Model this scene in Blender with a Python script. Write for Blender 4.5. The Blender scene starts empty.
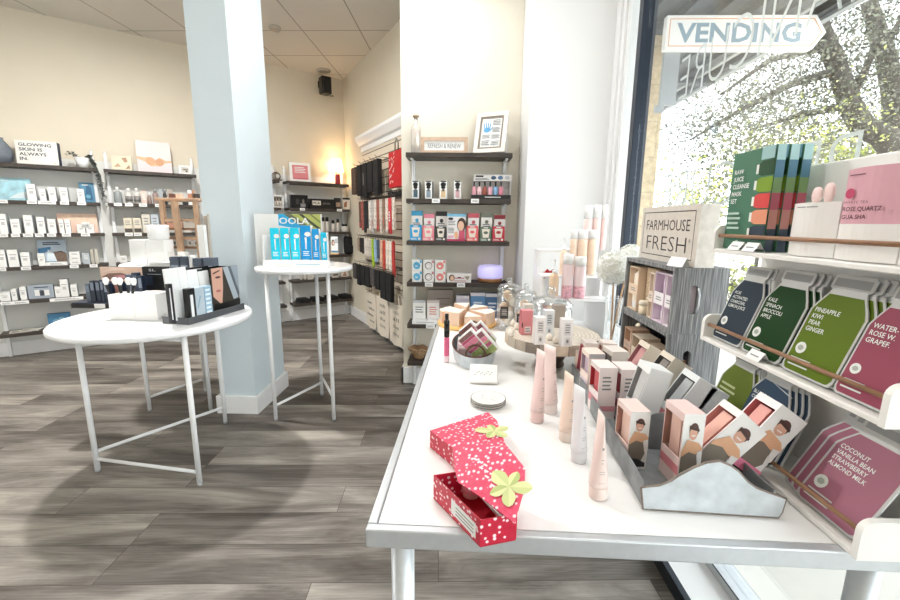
import bpy, bmesh, math, random
from math import sin, cos, pi, radians, atan2, sqrt
from mathutils import Vector, Matrix, Euler

random.seed(7)
SC = bpy.context.scene
COL = SC.collection

# ------------------------------------------------------------------ camera
F_PX = 420.0
CAM_H = 1.30
PITCH, ROLL, YAW = radians(10.5), radians(0.6), radians(1.6)
FW = Vector((-sin(YAW) * cos(PITCH), cos(YAW) * cos(PITCH), -sin(PITCH)))
R0 = Vector((cos(YAW), sin(YAW), 0))
U0 = R0.cross(FW)
RT = R0 * cos(ROLL) + U0 * sin(ROLL)
UP = -R0 * sin(ROLL) + U0 * cos(ROLL)
EYE = Vector((0, 0, CAM_H))
cam = bpy.data.cameras.new('camera')
cam.sensor_fit = 'HORIZONTAL'
cam.sensor_width = 36.0
cam.lens = F_PX / 900 * 36
cam.clip_start = 0.02
cam.clip_end = 200
camo = bpy.data.objects.new('camera', cam)
COL.objects.link(camo)
camo.matrix_world = Matrix(((RT.x, UP.x, -FW.x, 0), (RT.y, UP.y, -FW.y, 0), (RT.z, UP.z, -FW.z, CAM_H), (0, 0, 0, 1)))
SC.camera = camo

# ------------------------------------------------------------------ sky, sun, ceiling downlight, added fill lights, exposure
SC.view_settings.view_transform = 'Standard'
SC.view_settings.look = 'None'
SC.view_settings.gamma = 1
SC.view_settings.exposure = 0.08
SC.view_settings.use_curve_mapping = False
world = bpy.data.worlds.new('sky')
SC.world = world
world.use_nodes = True
wn = world.node_tree.nodes
bg = wn['Background']
bg.inputs[0].default_value = (0.93, 0.97, 1.0, 1)
bg.inputs[1].default_value = 4.6


def lamp(name, kind, loc, energy, color=(1, 1, 1), rot=(0, 0, 0), size=None, size_y=None, spot=None):
    l = bpy.data.lights.new(name, kind)
    l.energy = energy
    l.color = color
    if kind == 'AREA':
        l.shape = 'RECTANGLE' if size_y else 'DISK'
        l.size = size
        if size_y:
            l.size_y = size_y
    elif kind in ('POINT', 'SPOT'):
        l.shadow_soft_size = size or 0.05
        if spot:
            l.spot_size = spot
            l.spot_blend = 0.6
    elif kind == 'SUN':
        l.angle = size or 0.01
    o = bpy.data.objects.new(name, l)
    COL.objects.link(o)
    o.location = loc
    o.rotation_euler = rot
    return o


lamp('sun', 'SUN', (3, 0, 12), 7.0, (1, 0.95, 0.86), (radians(18), radians(-36), 0), 0.01)
lamp('ceiling_downlight', 'AREA', (-2.22, 2.72, 3.02), 80, (1, 0.97, 0.93), size=0.16)
lamp('fill_light_middle', 'AREA', (-0.55, 2.72, 3.05), 17, (0.97, 0.99, 1.0), size=0.9, size_y=0.4)  # unseen fill light, added to brighten the column's right face and end wall
lamp('fill_light_front', 'AREA', (0.45, 0.95, 3.05), 17, (1, 0.99, 0.98), size=0.9, size_y=0.5)  # unseen fill light, added to whiten the display table
lamp('fill_light_left', 'AREA', (-3.3, 1.2, 3.05), 14, (1, 0.97, 0.93), size=1.1, size_y=0.5)  # weak unseen fill light, added for the left of the room

# ------------------------------------------------------------------ measuring helpers: sight lines met with real planes


def ray(px, py):
    return RT * ((px - 450) / F_PX) + UP * ((300 - py) / F_PX) + FW


def PZ(px, py, z):
    d = ray(px, py)
    return EYE + d * ((z - CAM_H) / d.z)


def PY(px, py, y):
    d = ray(px, py)
    return EYE + d * (y / d.y)


def PX(px, py, x):
    d = ray(px, py)
    return EYE + d * (x / d.x)


class Fr:
    """a wall frame: s along the wall to the viewer's right, t into the wall, z up"""

    def __init__(s, o, yaw):
        s.o = Vector(o)
        s.yaw = yaw
        s.ex = Vector((cos(yaw), sin(yaw), 0))
        s.ey = Vector((-sin(yaw), cos(yaw), 0))

    def st(s, px, py, t):
        d = ray(px, py)
        k = ((s.o + s.ey * t - EYE).dot(s.ey)) / d.dot(s.ey)
        p = EYE + d * k
        return (p - s.o).dot(s.ex), p.z

    def at(s, a, t, z):
        return s.o + s.ex * a + s.ey * t + Vector((0, 0, z))


LW = Fr((-1.594, 5.863, 0), radians(38.2))     # left wall with its racks
SW = Fr((-1.594, 5.863, 0), radians(-59.0))    # slat wall
PW = Fr((0, 3.27, 0), 0.0)                     # end wall with the pillar rack
TR = Fr((0.665, 0.0, 0), radians(-90))         # tray rack, facing left

# ------------------------------------------------------------------ materials


def lin(c):
    r = []
    for v in c[:3]:
        v = v / 255.0
        r.append(v / 12.92 if v <= 0.04045 else ((v + 0.055) / 1.055) ** 2.4)
    return (r[0], r[1], r[2], 1)


_M = {}


def mat(name, c, rough=0.5, metal=0.0, emit=0.0, var=0.0, scale=20.0, spec=0.5, bump=0.0, alpha=1.0):
    if name in _M:
        return _M[name]
    m = bpy.data.materials.new(name)
    m.use_nodes = True
    nt = m.node_tree
    b = nt.nodes['Principled BSDF']
    b.inputs['Base Color'].default_value = lin(c)
    b.inputs['Roughness'].default_value = rough
    b.inputs['Metallic'].default_value = metal
    b.inputs['Specular IOR Level'].default_value = spec
    b.inputs['Alpha'].default_value = alpha
    if emit:
        b.inputs['Emission Color'].default_value = lin(c)
        b.inputs['Emission Strength'].default_value = emit
    if var or bump:
        tc = nt.nodes.new('ShaderNodeTexCoord')
        n = nt.nodes.new('ShaderNodeTexNoise')
        n.inputs['Scale'].default_value = scale
        n.inputs['Detail'].default_value = 4
        nt.links.new(tc.outputs['Object'], n.inputs['Vector'])
        if var:
            r = nt.nodes.new('ShaderNodeValToRGB')
            r.color_ramp.elements[0].position = 0.3
            r.color_ramp.elements[1].position = 0.7
            l0 = lin(c)
            r.color_ramp.elements[0].color = tuple(v * (1 - var) for v in l0[:3]) + (1,)
            r.color_ramp.elements[1].color = tuple(min(1, v * (1 + var)) for v in l0[:3]) + (1,)
            nt.links.new(n.outputs['Fac'], r.inputs[0])
            nt.links.new(r.outputs[0], b.inputs['Base Color'])
        if bump:
            bp = nt.nodes.new('ShaderNodeBump')
            bp.inputs['Strength'].default_value = bump
            bp.inputs['Distance'].default_value = 0.01
            nt.links.new(n.outputs['Fac'], bp.inputs['Height'])
            nt.links.new(bp.outputs[0], b.inputs['Normal'])
    _M[name] = m
    return m


def hexm(h, rough=0.45):
    """a plain printed or painted colour given as RRGGBB"""
    return mat('colour_' + h, tuple(int(h[i:i + 2], 16) for i in (0, 2, 4)), rough)


def node_mat(name):
    m = bpy.data.materials.new(name)
    m.use_nodes = True
    _M[name] = m
    return m, m.node_tree, m.node_tree.nodes, m.node_tree.links, m.node_tree.nodes['Principled BSDF']


def ramp(nodes, stops):
    r = nodes.new('ShaderNodeValToRGB')
    e = r.color_ramp.elements
    while len(e) < len(stops):
        e.new(0.5)
    for i, (p, c) in enumerate(stops):
        e[i].position = p
        e[i].color = lin(c)
    return r


def thin_glass(name, tint, gloss=0.06, edge=0.5, rough=0.02):
    m = bpy.data.materials.new(name)
    m.use_nodes = True
    nt = m.node_tree
    nt.nodes.clear()
    out = nt.nodes.new('ShaderNodeOutputMaterial')
    tr = nt.nodes.new('ShaderNodeBsdfTransparent')
    tr.inputs[0].default_value = tint
    gl = nt.nodes.new('ShaderNodeBsdfGlossy')
    gl.inputs['Roughness'].default_value = rough
    mx = nt.nodes.new('ShaderNodeMixShader')
    lw = nt.nodes.new('ShaderNodeLayerWeight')
    lw.inputs[0].default_value = 0.35
    mr = nt.nodes.new('ShaderNodeMapRange')
    mr.inputs['To Min'].default_value = gloss
    mr.inputs['To Max'].default_value = edge
    nt.links.new(lw.outputs['Facing'], mr.inputs[0])
    nt.links.new(mr.outputs[0], mx.inputs[0])
    nt.links.new(tr.outputs[0], mx.inputs[1])
    nt.links.new(gl.outputs[0], mx.inputs[2])
    nt.links.new(mx.outputs[0], out.inputs[0])
    _M[name] = m
    return m


WHITE = mat('white_paper', (245, 245, 243), 0.5)
WPAINT = mat('white_paint', (244, 244, 242), 0.4)
WMETAL = mat('white_powder_coat', (242, 243, 244), 0.3)
WPLASTIC = mat('white_plastic', (246, 246, 246), 0.25)
BLACK = mat('black_card', (18, 18, 20), 0.4)
BLACKP = mat('black_plastic', (12, 12, 13), 0.22)
NAVY = mat('navy_card', (38, 48, 66), 0.35)
GREYT = mat('grey_ink', (140, 140, 142), 0.6)
DARKT = mat('dark_ink', (52, 54, 60), 0.6)
SHELFW = mat('dark_stained_wood', (64, 56, 50), 0.55, var=0.25, scale=9)
CHROME = mat('brushed_aluminium', (196, 200, 204), 0.32, 0.85, var=0.05, scale=60)
WIRE = mat('steel_wire', (150, 150, 152), 0.3, 0.9)
GLASS = thin_glass('jar_glass', (0.95, 0.965, 0.97, 1), 0.14, 0.85)
PANE = thin_glass('window_glass', (0.93, 0.95, 0.95, 1), 0.03, 0.22)
ACRYL = thin_glass('clear_acrylic', (0.96, 0.97, 0.98, 1), 0.08, 0.5)

# ------------------------------------------------------------------ mesh builder
_T = {}


def text_geo(s, bold):
    k = (s, bold)
    if k not in _T:
        cu = bpy.data.curves.new('txt', 'FONT')
        cu.body = s
        cu.align_x = 'LEFT'
        cu.resolution_u = 5 if s in ('MANICURE', 'PEDICURE') else 2
        cu.offset = bold
        cu.space_line = 0.95
        o = bpy.data.objects.new('txt', cu)
        me = o.to_mesh()
        vs = [(v.co.x, v.co.y) for v in me.vertices]
        fs = [tuple(p.vertices) for p in me.polygons]
        o.to_mesh_clear()
        bpy.data.objects.remove(o)
        bpy.data.curves.remove(cu)
        _T[k] = (vs, fs)
    return _T[k]


class G:
    def __init__(s):
        s.bm = bmesh.new()
        s.mats = []
        s.M = Matrix.Identity(4)

    def at(s, loc=(0, 0, 0), rot=(0, 0, 0)):
        s.M = Matrix.Translation(Vector(loc)) @ Euler(rot).to_matrix().to_4x4()
        return s

    def mi(s, m):
        if m not in s.mats:
            s.mats.append(m)
        return s.mats.index(m)

    def v(s, p):
        return s.bm.verts.new(s.M @ Vector(p))

    def poly(s, pts, m, smooth=False):
        f = s.bm.faces.new([s.v(p) for p in pts])
        f.material_index = s.mi(m)
        f.smooth = smooth
        return f

    def box(s, x0, y0, z0, x1, y1, z1, m, bev=0.0, top=None, right=None, left=None, seg=2):
        vs = [s.v(p) for p in ((x0, y0, z0), (x1, y0, z0), (x1, y1, z0), (x0, y1, z0), (x0, y0, z1), (x1, y0, z1), (x1, y1, z1), (x0, y1, z1))]
        fs = []
        for k, idx in enumerate(((0, 1, 5, 4), (1, 2, 6, 5), (2, 3, 7, 6), (3, 0, 4, 7), (4, 5, 6, 7), (3, 2, 1, 0))):
            f = s.bm.faces.new([vs[i] for i in idx])
            mm = m
            if k == 4 and top:
                mm = top
            if k == 1 and right:
                mm = right
            if k == 3 and left:
                mm = left
            f.material_index = s.mi(mm)
            fs.append(f)
        if bev:
            es = {e for f in fs for e in f.edges}
            r = bmesh.ops.bevel(s.bm, geom=list(es), offset=bev, segments=seg, affect='EDGES', profile=0.5)
            for f in r['faces']:
                f.smooth = True
        return fs

    def ring(s, c, r, n, ax=None, a0=0.0):
        return [s.v((c[0] + r * cos(a0 + 2 * pi * i / n), c[1] + r * sin(a0 + 2 * pi * i / n), c[2])) for i in range(n)]

    def lathe(s, prof, m, n=24, c=(0, 0, 0), sx=1.0, sy=1.0, mats=None, cap=True):
        """prof [(r,z)...]; mats optional per-segment materials"""
        rows = []
        for r, z in prof:
            if r < 1e-6:
                rows.append([s.v((c[0], c[1], c[2] + z))])
            else:
                rows.append([s.v((c[0] + sx * r * cos(2 * pi * i / n), c[1] + sy * r * sin(2 * pi * i / n), c[2] + z)) for i in range(n)])
        for k in range(len(rows) - 1):
            a, b = rows[k], rows[k + 1]
            mi = s.mi(mats[k] if mats else m)
            flat = abs(prof[k][1] - prof[k + 1][1]) < 1e-5
            for i in range(n):
                j = (i + 1) % n
                if len(a) == 1 and len(b) == 1:
                    continue
                if len(a) == 1:
                    q = [a[0], b[j], b[i]][::-1]
                elif len(b) == 1:
                    q = [a[i], a[j], b[0]]
                else:
                    q = [a[i], a[j], b[j], b[i]]
                f = s.bm.faces.new(q)
                f.material_index = mi
                f.smooth = not flat
        if cap:
            for row, mm, rev in ((rows[0], mats[0] if mats else m, True), (rows[-1], mats[-1] if mats else m, False)):
                if len(row) > 1:
                    f = s.bm.faces.new(row[::-1] if rev else row)
                    f.material_index = s.mi(mm)

    def tube(s, pts, r, m, n=10, cap=True, r2=None, closed=False):
        P = [Vector(p) for p in pts]
        rows = []
        L = len(P)
        prev = None
        for i, p in enumerate(P):
            if closed:
                d = P[(i + 1) % L] - P[i - 1]
            else:
                d = (P[min(i + 1, L - 1)] - P[max(i - 1, 0)])
            d.normalize()
            if prev is None:
                a = d.cross(Vector((0, 0, 1)))
                if a.length < 1e-3:
                    a = d.cross(Vector((1, 0, 0)))
            else:
                a = prev - d * prev.dot(d)
            a.normalize()
            prev = a
            b = d.cross(a)
            rr = r if r2 is None else r + (r2 - r) * i / max(1, L - 1)
            rows.append([s.v(p + (a * cos(2 * pi * k / n) + b * sin(2 * pi * k / n)) * rr) for k in range(n)])
        mi = s.mi(m)
        for k in range(L if closed else L - 1):
            A, B = rows[k], rows[(k + 1) % L]
            for i in range(n):
                j = (i + 1) % n
                f = s.bm.faces.new([A[i], B[i], B[j], A[j]])
                f.material_index = mi
                f.smooth = True
        if cap and not closed:
            f = s.bm.faces.new(rows[0]); f.material_index = mi
            f = s.bm.faces.new(rows[-1][::-1]); f.material_index = mi

    def cyl(s, p0, p1, r, m, n=16, r2=None):
        s.tube([p0, p1], r, m, n, True, r2)

    def prism(s, poly, y0, y1, m, side=None, back=None):
        """polygon in XZ, from y0 (front) to y1"""
        a = [s.v((x, y0, z)) for x, z in poly]
        b = [s.v((x, y1, z)) for x, z in poly]
        mi, ms = s.mi(m), s.mi(side or m)
        f = s.bm.faces.new(a); f.material_index = mi
        f = s.bm.faces.new(b[::-1]); f.material_index = s.mi(back or m)
        n = len(poly)
        for i in range(n):
            j = (i + 1) % n
            f = s.bm.faces.new([a[i], b[i], b[j], a[j]])
            f.material_index = ms

    def slab(s, poly, z0, z1, m, side=None, top=None):
        """polygon in XY, from z0 up to z1"""
        a = [s.v((x, y, z0)) for x, y in poly]
        b = [s.v((x, y, z1)) for x, y in poly]
        f = s.bm.faces.new(a[::-1]); f.material_index = s.mi(m)
        f = s.bm.faces.new(b); f.material_index = s.mi(top or m)
        n = len(poly)
        for i in range(n):
            j = (i + 1) % n
            f = s.bm.faces.new([a[i], a[j], b[j], b[i]])
            f.material_index = s.mi(side or m)

    def sphere(s, c, r, m, n=14, k=8, sz=1.0):
        s.lathe([(0, -r * sz)] + [(r * sin(pi * i / k), -r * sz * cos(pi * i / k)) for i in range(1, k)] + [(0, r * sz)], m, n, c, cap=False)

    def text(s, txt, x, z, h, m, y=0.0, w=None, bold=0.0, align='c', k=1.0):
        """lettering in the XZ plane facing -Y; x,z = anchor (centre/left), h = capital height, w = fitted width"""
        vs, fs = text_geo(txt, bold)
        if not vs:
            return
        xs = [p[0] for p in vs]
        zs = [p[1] for p in vs]
        x0, x1 = min(xs), max(xs)
        sc = h / 0.70
        sx = sc * k
        if w:
            sx = w / max(1e-6, x1 - x0)
        off = -(x0 + x1) / 2 * sx if align == 'c' else -x0 * sx
        mi = s.mi(m)
        nv = [s.v((x + off + px * sx, y, z + pz * sc)) for px, pz in vs]
        for f in fs:
            try:
                q = s.bm.faces.new([nv[i] for i in f])
                q.material_index = mi
            except ValueError:
                pass

    def art(s, w, h, y, items, x0=None, z0=0.0):
        """print on a front face w x h whose lower left is (x0, z0), facing -Y"""
        if x0 is None:
            x0 = -w / 2
        for i, it in enumerate(items):
            yy = y - 0.0004 * (i + 1)
            k = it[0]
            if k == 'r':
                a, b, c, d, m = it[1:6]
                s.poly([(x0 + a * w, yy, z0 + b * h), (x0 + c * w, yy, z0 + b * h), (x0 + c * w, yy, z0 + d * h), (x0 + a * w, yy, z0 + d * h)], m)
            elif k == 'e':
                a, b, rx, rz, m = it[1:6]
                s.poly([(x0 + (a + rx * cos(2 * pi * j / 16)) * w, yy, z0 + (b + rz * sin(2 * pi * j / 16)) * h) for j in range(16)], m)
            elif k == 'p':
                s.poly([(x0 + a * w, yy, z0 + b * h) for a, b in it[1]], it[2])
            elif k == 't':
                txt, a, b, hh, m = it[1:6]
                ww = it[6] if len(it) > 6 else None
                bd = it[7] if len(it) > 7 else 0.0
                al = it[8] if len(it) > 8 else 'c'
                s.text(txt, x0 + a * w, z0 + b * h, hh * h, m, yy, ww * w if ww else None, bd, al)
            elif k == 'l':     # lines of small print
                a, b, c, d, n, m = it[1:7]
                for j in range(n):
                    zz = b + (d - b) * (j + 0.5) / n
                    q = (d - b) / n * 0.22
                    e = c - (0.12 * (c - a) if j % 2 else 0)
                    s.poly([(x0 + a * w, yy, z0 + (zz - q) * h), (x0 + e * w, yy, z0 + (zz - q) * h), (x0 + e * w, yy, z0 + (zz + q) * h), (x0 + a * w, yy, z0 + (zz + q) * h)], m)

    def done(s, name, parent=None, loc=(0, 0, 0), rot=(0, 0, 0)):
        me = bpy.data.meshes.new(name)
        s.bm.normal_update()
        s.bm.to_mesh(me)
        s.bm.free()
        for m in s.mats:
            me.materials.append(m)
        o = bpy.data.objects.new(name, me)
        COL.objects.link(o)
        if parent:
            o.parent = parent
        o.location = loc
        o.rotation_euler = rot if not isinstance(rot, (int, float)) else (0, 0, rot)
        return o


def tag(o, label, cat, group=None):
    o['label'] = label
    o['category'] = cat
    if group:
        o['group'] = group
    return o


def thing(name, label, cat, loc, rz=0.0, group=None, rot=None):
    o = bpy.data.objects.new(name, None)
    o.empty_display_size = 0.05
    COL.objects.link(o)
    o.location = loc
    o.rotation_euler = rot or (0, 0, rz)
    return tag(o, label, cat, group)


def struct(o):
    o['kind'] = 'structure'
    return o


def solo(g, name, label, cat, loc, rz=0.0, group=None, rot=None):
    return tag(g.done(name, None, loc, rot or (0, 0, rz)), label, cat, group)


def copy_tree(root, loc, rz=None, label=None, group=None):
    r = root.copy()
    COL.objects.link(r)
    r.location = loc
    if rz is not None:
        r.rotation_euler = (0, 0, rz)
    if label:
        r['label'] = label
    if group:
        r['group'] = group
    for ch in list(root.children):
        c = ch.copy()
        COL.objects.link(c)
        c.parent = r
        for gch in list(ch.children):
            d = gch.copy()
            COL.objects.link(d)
            d.parent = c
    return r


def carton(name, label, cat, loc, rz, w, d, h, m, art=(), group=None, side=None, top=None, lean=0.0, right=None, left=None):
    """a printed box standing on its base centre; front faces local -Y; lean tips it back"""
    g = G()
    g.box(-w / 2, -d / 2, 0, w / 2, d / 2, h, m, 0, top=top, right=right or side, left=left or side)
    if art:
        g.art(w, h, -d / 2, art)
    o = solo(g, name, label, cat, loc, rz, group)
    if lean:
        o.rotation_euler = (-lean, 0, rz)
        o.location = Vector(loc) + Vector((0, 0, d / 2 * sin(lean)))
    return o


ORD = ['first', 'second', 'third', 'fourth', 'fifth', 'sixth', 'seventh', 'eighth', 'ninth', 'tenth', 'eleventh', 'twelfth', 'thirteenth', 'fourteenth', 'fifteenth', 'sixteenth']

# ================================================================== the room
CEIL = 3.11
TOPZ = 0.75            # display table top


def floor_mat():
    m, nt, N, L, b = node_mat('greige_wood_planks')
    tc = N.new('ShaderNodeTexCoord')
    mp = N.new('ShaderNodeMapping')
    mp.inputs['Rotation'].default_value = (0, 0, radians(-3))
    L.new(tc.outputs['Object'], mp.inputs[0])
    br = N.new('ShaderNodeTexBrick')
    br.inputs['Scale'].default_value = 1.0
    br.inputs['Brick Width'].default_value = 1.25
    br.inputs['Row Height'].default_value = 0.19
    br.inputs['Mortar Size'].default_value = 0.0012
    br.inputs['Mortar Smooth'].default_value = 0.2
    br.offset = 0.37
    br.offset_frequency = 3
    br.inputs['Color1'].default_value = (0.15, 0.15, 0.15, 1)
    br.inputs['Color2'].default_value = (0.85, 0.85, 0.85, 1)
    br.inputs['Mortar'].default_value = (0.5, 0.5, 0.5, 1)
    L.new(mp.outputs[0], br.inputs['Vector'])
    # grain stretched along the plank, shifted per plank
    sc = N.new('ShaderNodeMapping')
    sc.inputs['Scale'].default_value = (0.8, 4.5, 1)
    L.new(mp.outputs[0], sc.inputs[0])
    ad = N.new('ShaderNodeVectorMath')
    ad.operation = 'MULTIPLY_ADD'
    ad.inputs[1].default_value = (7, 7, 7)
    L.new(br.outputs['Color'], ad.inputs[0])
    L.new(sc.outputs[0], ad.inputs[2])
    n1 = N.new('ShaderNodeTexNoise')
    n1.inputs['Scale'].default_value = 1.6
    n1.inputs['Detail'].default_value = 9
    n1.inputs['Roughness'].default_value = 0.62
    n1.inputs['Distortion'].default_value = 0.6
    L.new(ad.outputs[0], n1.inputs['Vector'])
    sc2 = N.new('ShaderNodeMapping')
    sc2.inputs['Scale'].default_value = (2.5, 70.0, 1)
    L.new(mp.outputs[0], sc2.inputs[0])
    n2 = N.new('ShaderNodeTexNoise')
    n2.inputs['Scale'].default_value = 2.2
    n2.inputs['Detail'].default_value = 6
    L.new(sc2.outputs[0], n2.inputs['Vector'])
    r1 = ramp(N, [(0.3, (64, 57, 51)), (0.43, (100, 94, 88)), (0.55, (136, 130, 123)), (0.72, (184, 177, 166))])
    mixn = N.new('ShaderNodeMix')
    mixn.data_type = 'FLOAT'
    mixn.inputs[0].default_value = 0.2
    L.new(n1.outputs['Fac'], mixn.inputs[2])
    L.new(n2.outputs['Fac'], mixn.inputs[3])
    ofs = N.new('ShaderNodeMath')
    ofs.operation = 'MULTIPLY_ADD'
    ofs.inputs[1].default_value = 0.24
    L.new(br.outputs['Color'], ofs.inputs[0])
    sub = N.new('ShaderNodeMath')
    sub.operation = 'SUBTRACT'
    sub.inputs[1].default_value = 0.12
    L.new(mixn.outputs[0], sub.inputs[0])
    L.new(sub.outputs[0], ofs.inputs[2])
    L.new(ofs.outputs[0], r1.inputs[0])
    dk = N.new('ShaderNodeMix')
    dk.data_type = 'RGBA'
    dk.inputs[7].default_value = lin((58, 50, 44))
    L.new(br.outputs['Fac'], dk.inputs[0])
    L.new(r1.outputs[0], dk.inputs[6])
    L.new(dk.outputs[2], b.inputs['Base Color'])
    b.inputs['Roughness'].default_value = 0.5
    b.inputs['Specular IOR Level'].default_value = 0.35
    return m


def ceil_mat():
    m, nt, N, L, b = node_mat('ceiling_tiles')
    tc = N.new('ShaderNodeTexCoord')
    sp = N.new('ShaderNodeSeparateXYZ')
    L.new(tc.outputs['Object'], sp.inputs[0])
    outs = []
    for ax, off, step in (('X', 1.02 + 56, 0.56), ('Y', -4.05 + 61, 0.62)):
        a = N.new('ShaderNodeMath'); a.operation = 'ADD'; a.inputs[1].default_value = off
        L.new(sp.outputs[ax], a.inputs[0])
        d = N.new('ShaderNodeMath'); d.operation = 'DIVIDE'; d.inputs[1].default_value = step
        L.new(a.outputs[0], d.inputs[0])
        f = N.new('ShaderNodeMath'); f.operation = 'FRACT'
        L.new(d.outputs[0], f.inputs[0])
        p = N.new('ShaderNodeMath'); p.operation = 'PINGPONG'; p.inputs[1].default_value = 0.5
        L.new(f.outputs[0], p.inputs[0])
        l = N.new('ShaderNodeMath'); l.operation = 'LESS_THAN'; l.inputs[1].default_value = 0.011
        L.new(p.outputs[0], l.inputs[0])
        outs.append(l)
    mx = N.new('ShaderNodeMath'); mx.operation = 'MAXIMUM'
    L.new(outs[0].outputs[0], mx.inputs[0]); L.new(outs[1].outputs[0], mx.inputs[1])
    mc = N.new('ShaderNodeMix'); mc.data_type = 'RGBA'
    mc.inputs[6].default_value = lin((222, 217, 208))
    mc.inputs[7].default_value = lin((165, 158, 148))
    L.new(mx.outputs[0], mc.inputs[0])
    L.new(mc.outputs[2], b.inputs['Base Color'])
    b.inputs['Roughness'].default_value = 0.8
    return m


CREAM = mat('cream_wall_paint', (224, 215, 196), 0.6, var=0.02, scale=3)
IVORY = mat('ivory_wall_paint', (240, 233, 218), 0.6, var=0.02, scale=3)
PALEBLUE = mat('pale_blue_paint', (214, 226, 232), 0.5, var=0.02, scale=3)
TRIMW = mat('white_trim_paint', (246, 246, 246), 0.35)

g = G(); g.box(-9, -3, -0.1, 1.02, 8, 0, floor_mat()); struct(g.done('floor'))
g = G(); g.box(-9, -3, CEIL, 1.02, 8, CEIL + 0.1, ceil_mat()); struct(g.done('ceiling'))

PALEW = mat('pale_grey_white_paint', (226, 226, 222), 0.6, var=0.02, scale=3)
g = G(); g.box(-9.4, 0, 1.86, 0.12, 0.12, CEIL, CREAM); g.box(-9.4, 0, 0, 0.12, 0.12, 1.86, PALEW)
g.box(-9.4, -0.014, 0, 0.0, 0.0, 0.13, TRIMW)
w = struct(g.done('wall_left', None, LW.o, LW.yaw))
SLAT, nt, N, L, b = node_mat('cream_slatwall')
tc = N.new('ShaderNodeTexCoord'); sp = N.new('ShaderNodeSeparateXYZ'); L.new(tc.outputs['Object'], sp.inputs[0])
d = N.new('ShaderNodeMath'); d.operation = 'DIVIDE'; d.inputs[1].default_value = 0.0762; L.new(sp.outputs['Z'], d.inputs[0])
f = N.new('ShaderNodeMath'); f.operation = 'FRACT'; L.new(d.outputs[0], f.inputs[0])
l = N.new('ShaderNodeMath'); l.operation = 'LESS_THAN'; l.inputs[1].default_value = 0.13; L.new(f.outputs[0], l.inputs[0])
mc = N.new('ShaderNodeMix'); mc.data_type = 'RGBA'; mc.inputs[6].default_value = lin((226, 214, 196)); mc.inputs[7].default_value = lin((90, 78, 66))
L.new(l.outputs[0], mc.inputs[0]); L.new(mc.outputs[2], b.inputs['Base Color'])
b.inputs['Roughness'].default_value = 0.5
g = G(); g.box(0, 0, 0, 2.78, 0.12, CEIL, CREAM)
g.box(0.0, -0.014, 0, 2.78, 0, 0.13, TRIMW)
struct(g.done('wall_back', None, SW.o, SW.yaw))
g = G(); g.box(0.80, -0.022, 0.42, 2.75, -0.002, 2.10, SLAT)
struct(g.done('trim_1', None, SW.o, SW.yaw))
g = G()
prof = [(0, 2.10), (-0.03, 2.10), (-0.03, 2.15), (-0.055, 2.165), (-0.09, 2.215), (-0.10, 2.23), (-0.10, 2.26), (0, 2.26)]
a = [g.v((0.78 - (0 if t == 0 else 0.0), t, z)) for t, z in prof]
bb = [g.v((2.75, t, z)) for t, z in prof]
k = g.mi(TRIMW)
for i in range(len(prof)):
    j = (i + 1) % len(prof)
    q = g.bm.faces.new([a[i], a[j], bb[j], bb[i]]); q.material_index = k
q = g.bm.faces.new(a[::-1]); q.material_index = k
q = g.bm.faces.new(bb); q.material_index = k
struct(g.done('trim_2', None, SW.o, SW.yaw))

# end wall with the pillar rack and the white pier beside the window
g = G(); g.box(-0.465, 3.27, 0, 0.41, 3.42, CEIL, IVORY); struct(g.done('wall_front'))
g = G(); g.box(-0.48, 3.255, 0, 0.41, 3.269, 0.13, TRIMW)
g.box(-0.48, 3.255, 0, -0.466, 3.43, 0.13, TRIMW); struct(g.done('baseboard_front'))
g = G(); g.box(0.411, 2.85, 0, 1.02, 3.42, CEIL, TRIMW); struct(g.done('wall_pier'))
# window jamb mouldings and frames along the glass plane
GX = 0.95
g = G()
for y0, y1, x in ((2.78, 2.849, 0.915), (2.73, 2.779, 0.928), (2.70, 2.729, 0.94)):
    g.box(x, y0, 0, 1.02, y1, CEIL, TRIMW, 0.004)
struct(g.done('trim_3'))
FRAMEB = mat('dark_bronze_aluminium', (38, 46, 58), 0.35, 0.5)
g = G()
g.box(0.925, 2.46, 0.0, 1.0, 2.515, CEIL, FRAMEB, 0.003)
g.box(0.925, -1.5, 0.056, 1.0, 2.459, 0.09, CHROME, 0.003)
g.box(0.925, -1.5, CEIL - 0.06, 1.0, 2.459, CEIL, FRAMEB, 0.003)
fr = struct(g.done('window_1'))
g = G(); g.box(0.955, 2.516, 0.11, 0.963, 2.70, CEIL - 0.06, PANE); g.box(0.955, -1.5, 0.09, 0.963, 2.459, CEIL - 0.06, PANE)
p = g.done('glass_pane', fr); struct(p)
# low window ledge on the floor with a metal edge
g = G(); g.box(0.79, -1.5, 0, 1.02, 2.45, 0.055, TRIMW)
struct(g.done('trim_4'))
g = G(); g.box(0.768, -1.5, 0, 0.789, 2.45, 0.057, mat('steel_edge', (70, 76, 84), 0.3, 0.8)); struct(g.done('trim_5'))

g = G(); g.box(-9, -2.6, 0, 1.02, -2.5, CEIL, IVORY); struct(g.done('wall_behind'))
# square column in the shop floor
g = G(); g.box(-1.635, 2.65, 0, -1.39, 3.12, CEIL, PALEBLUE)
col = struct(g.done('column'))
g = G(); g.box(-1.655, 2.63, 0, -1.37, 3.14, 0.125, TRIMW, 0.003); struct(g.done('baseboard_column'))

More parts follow.
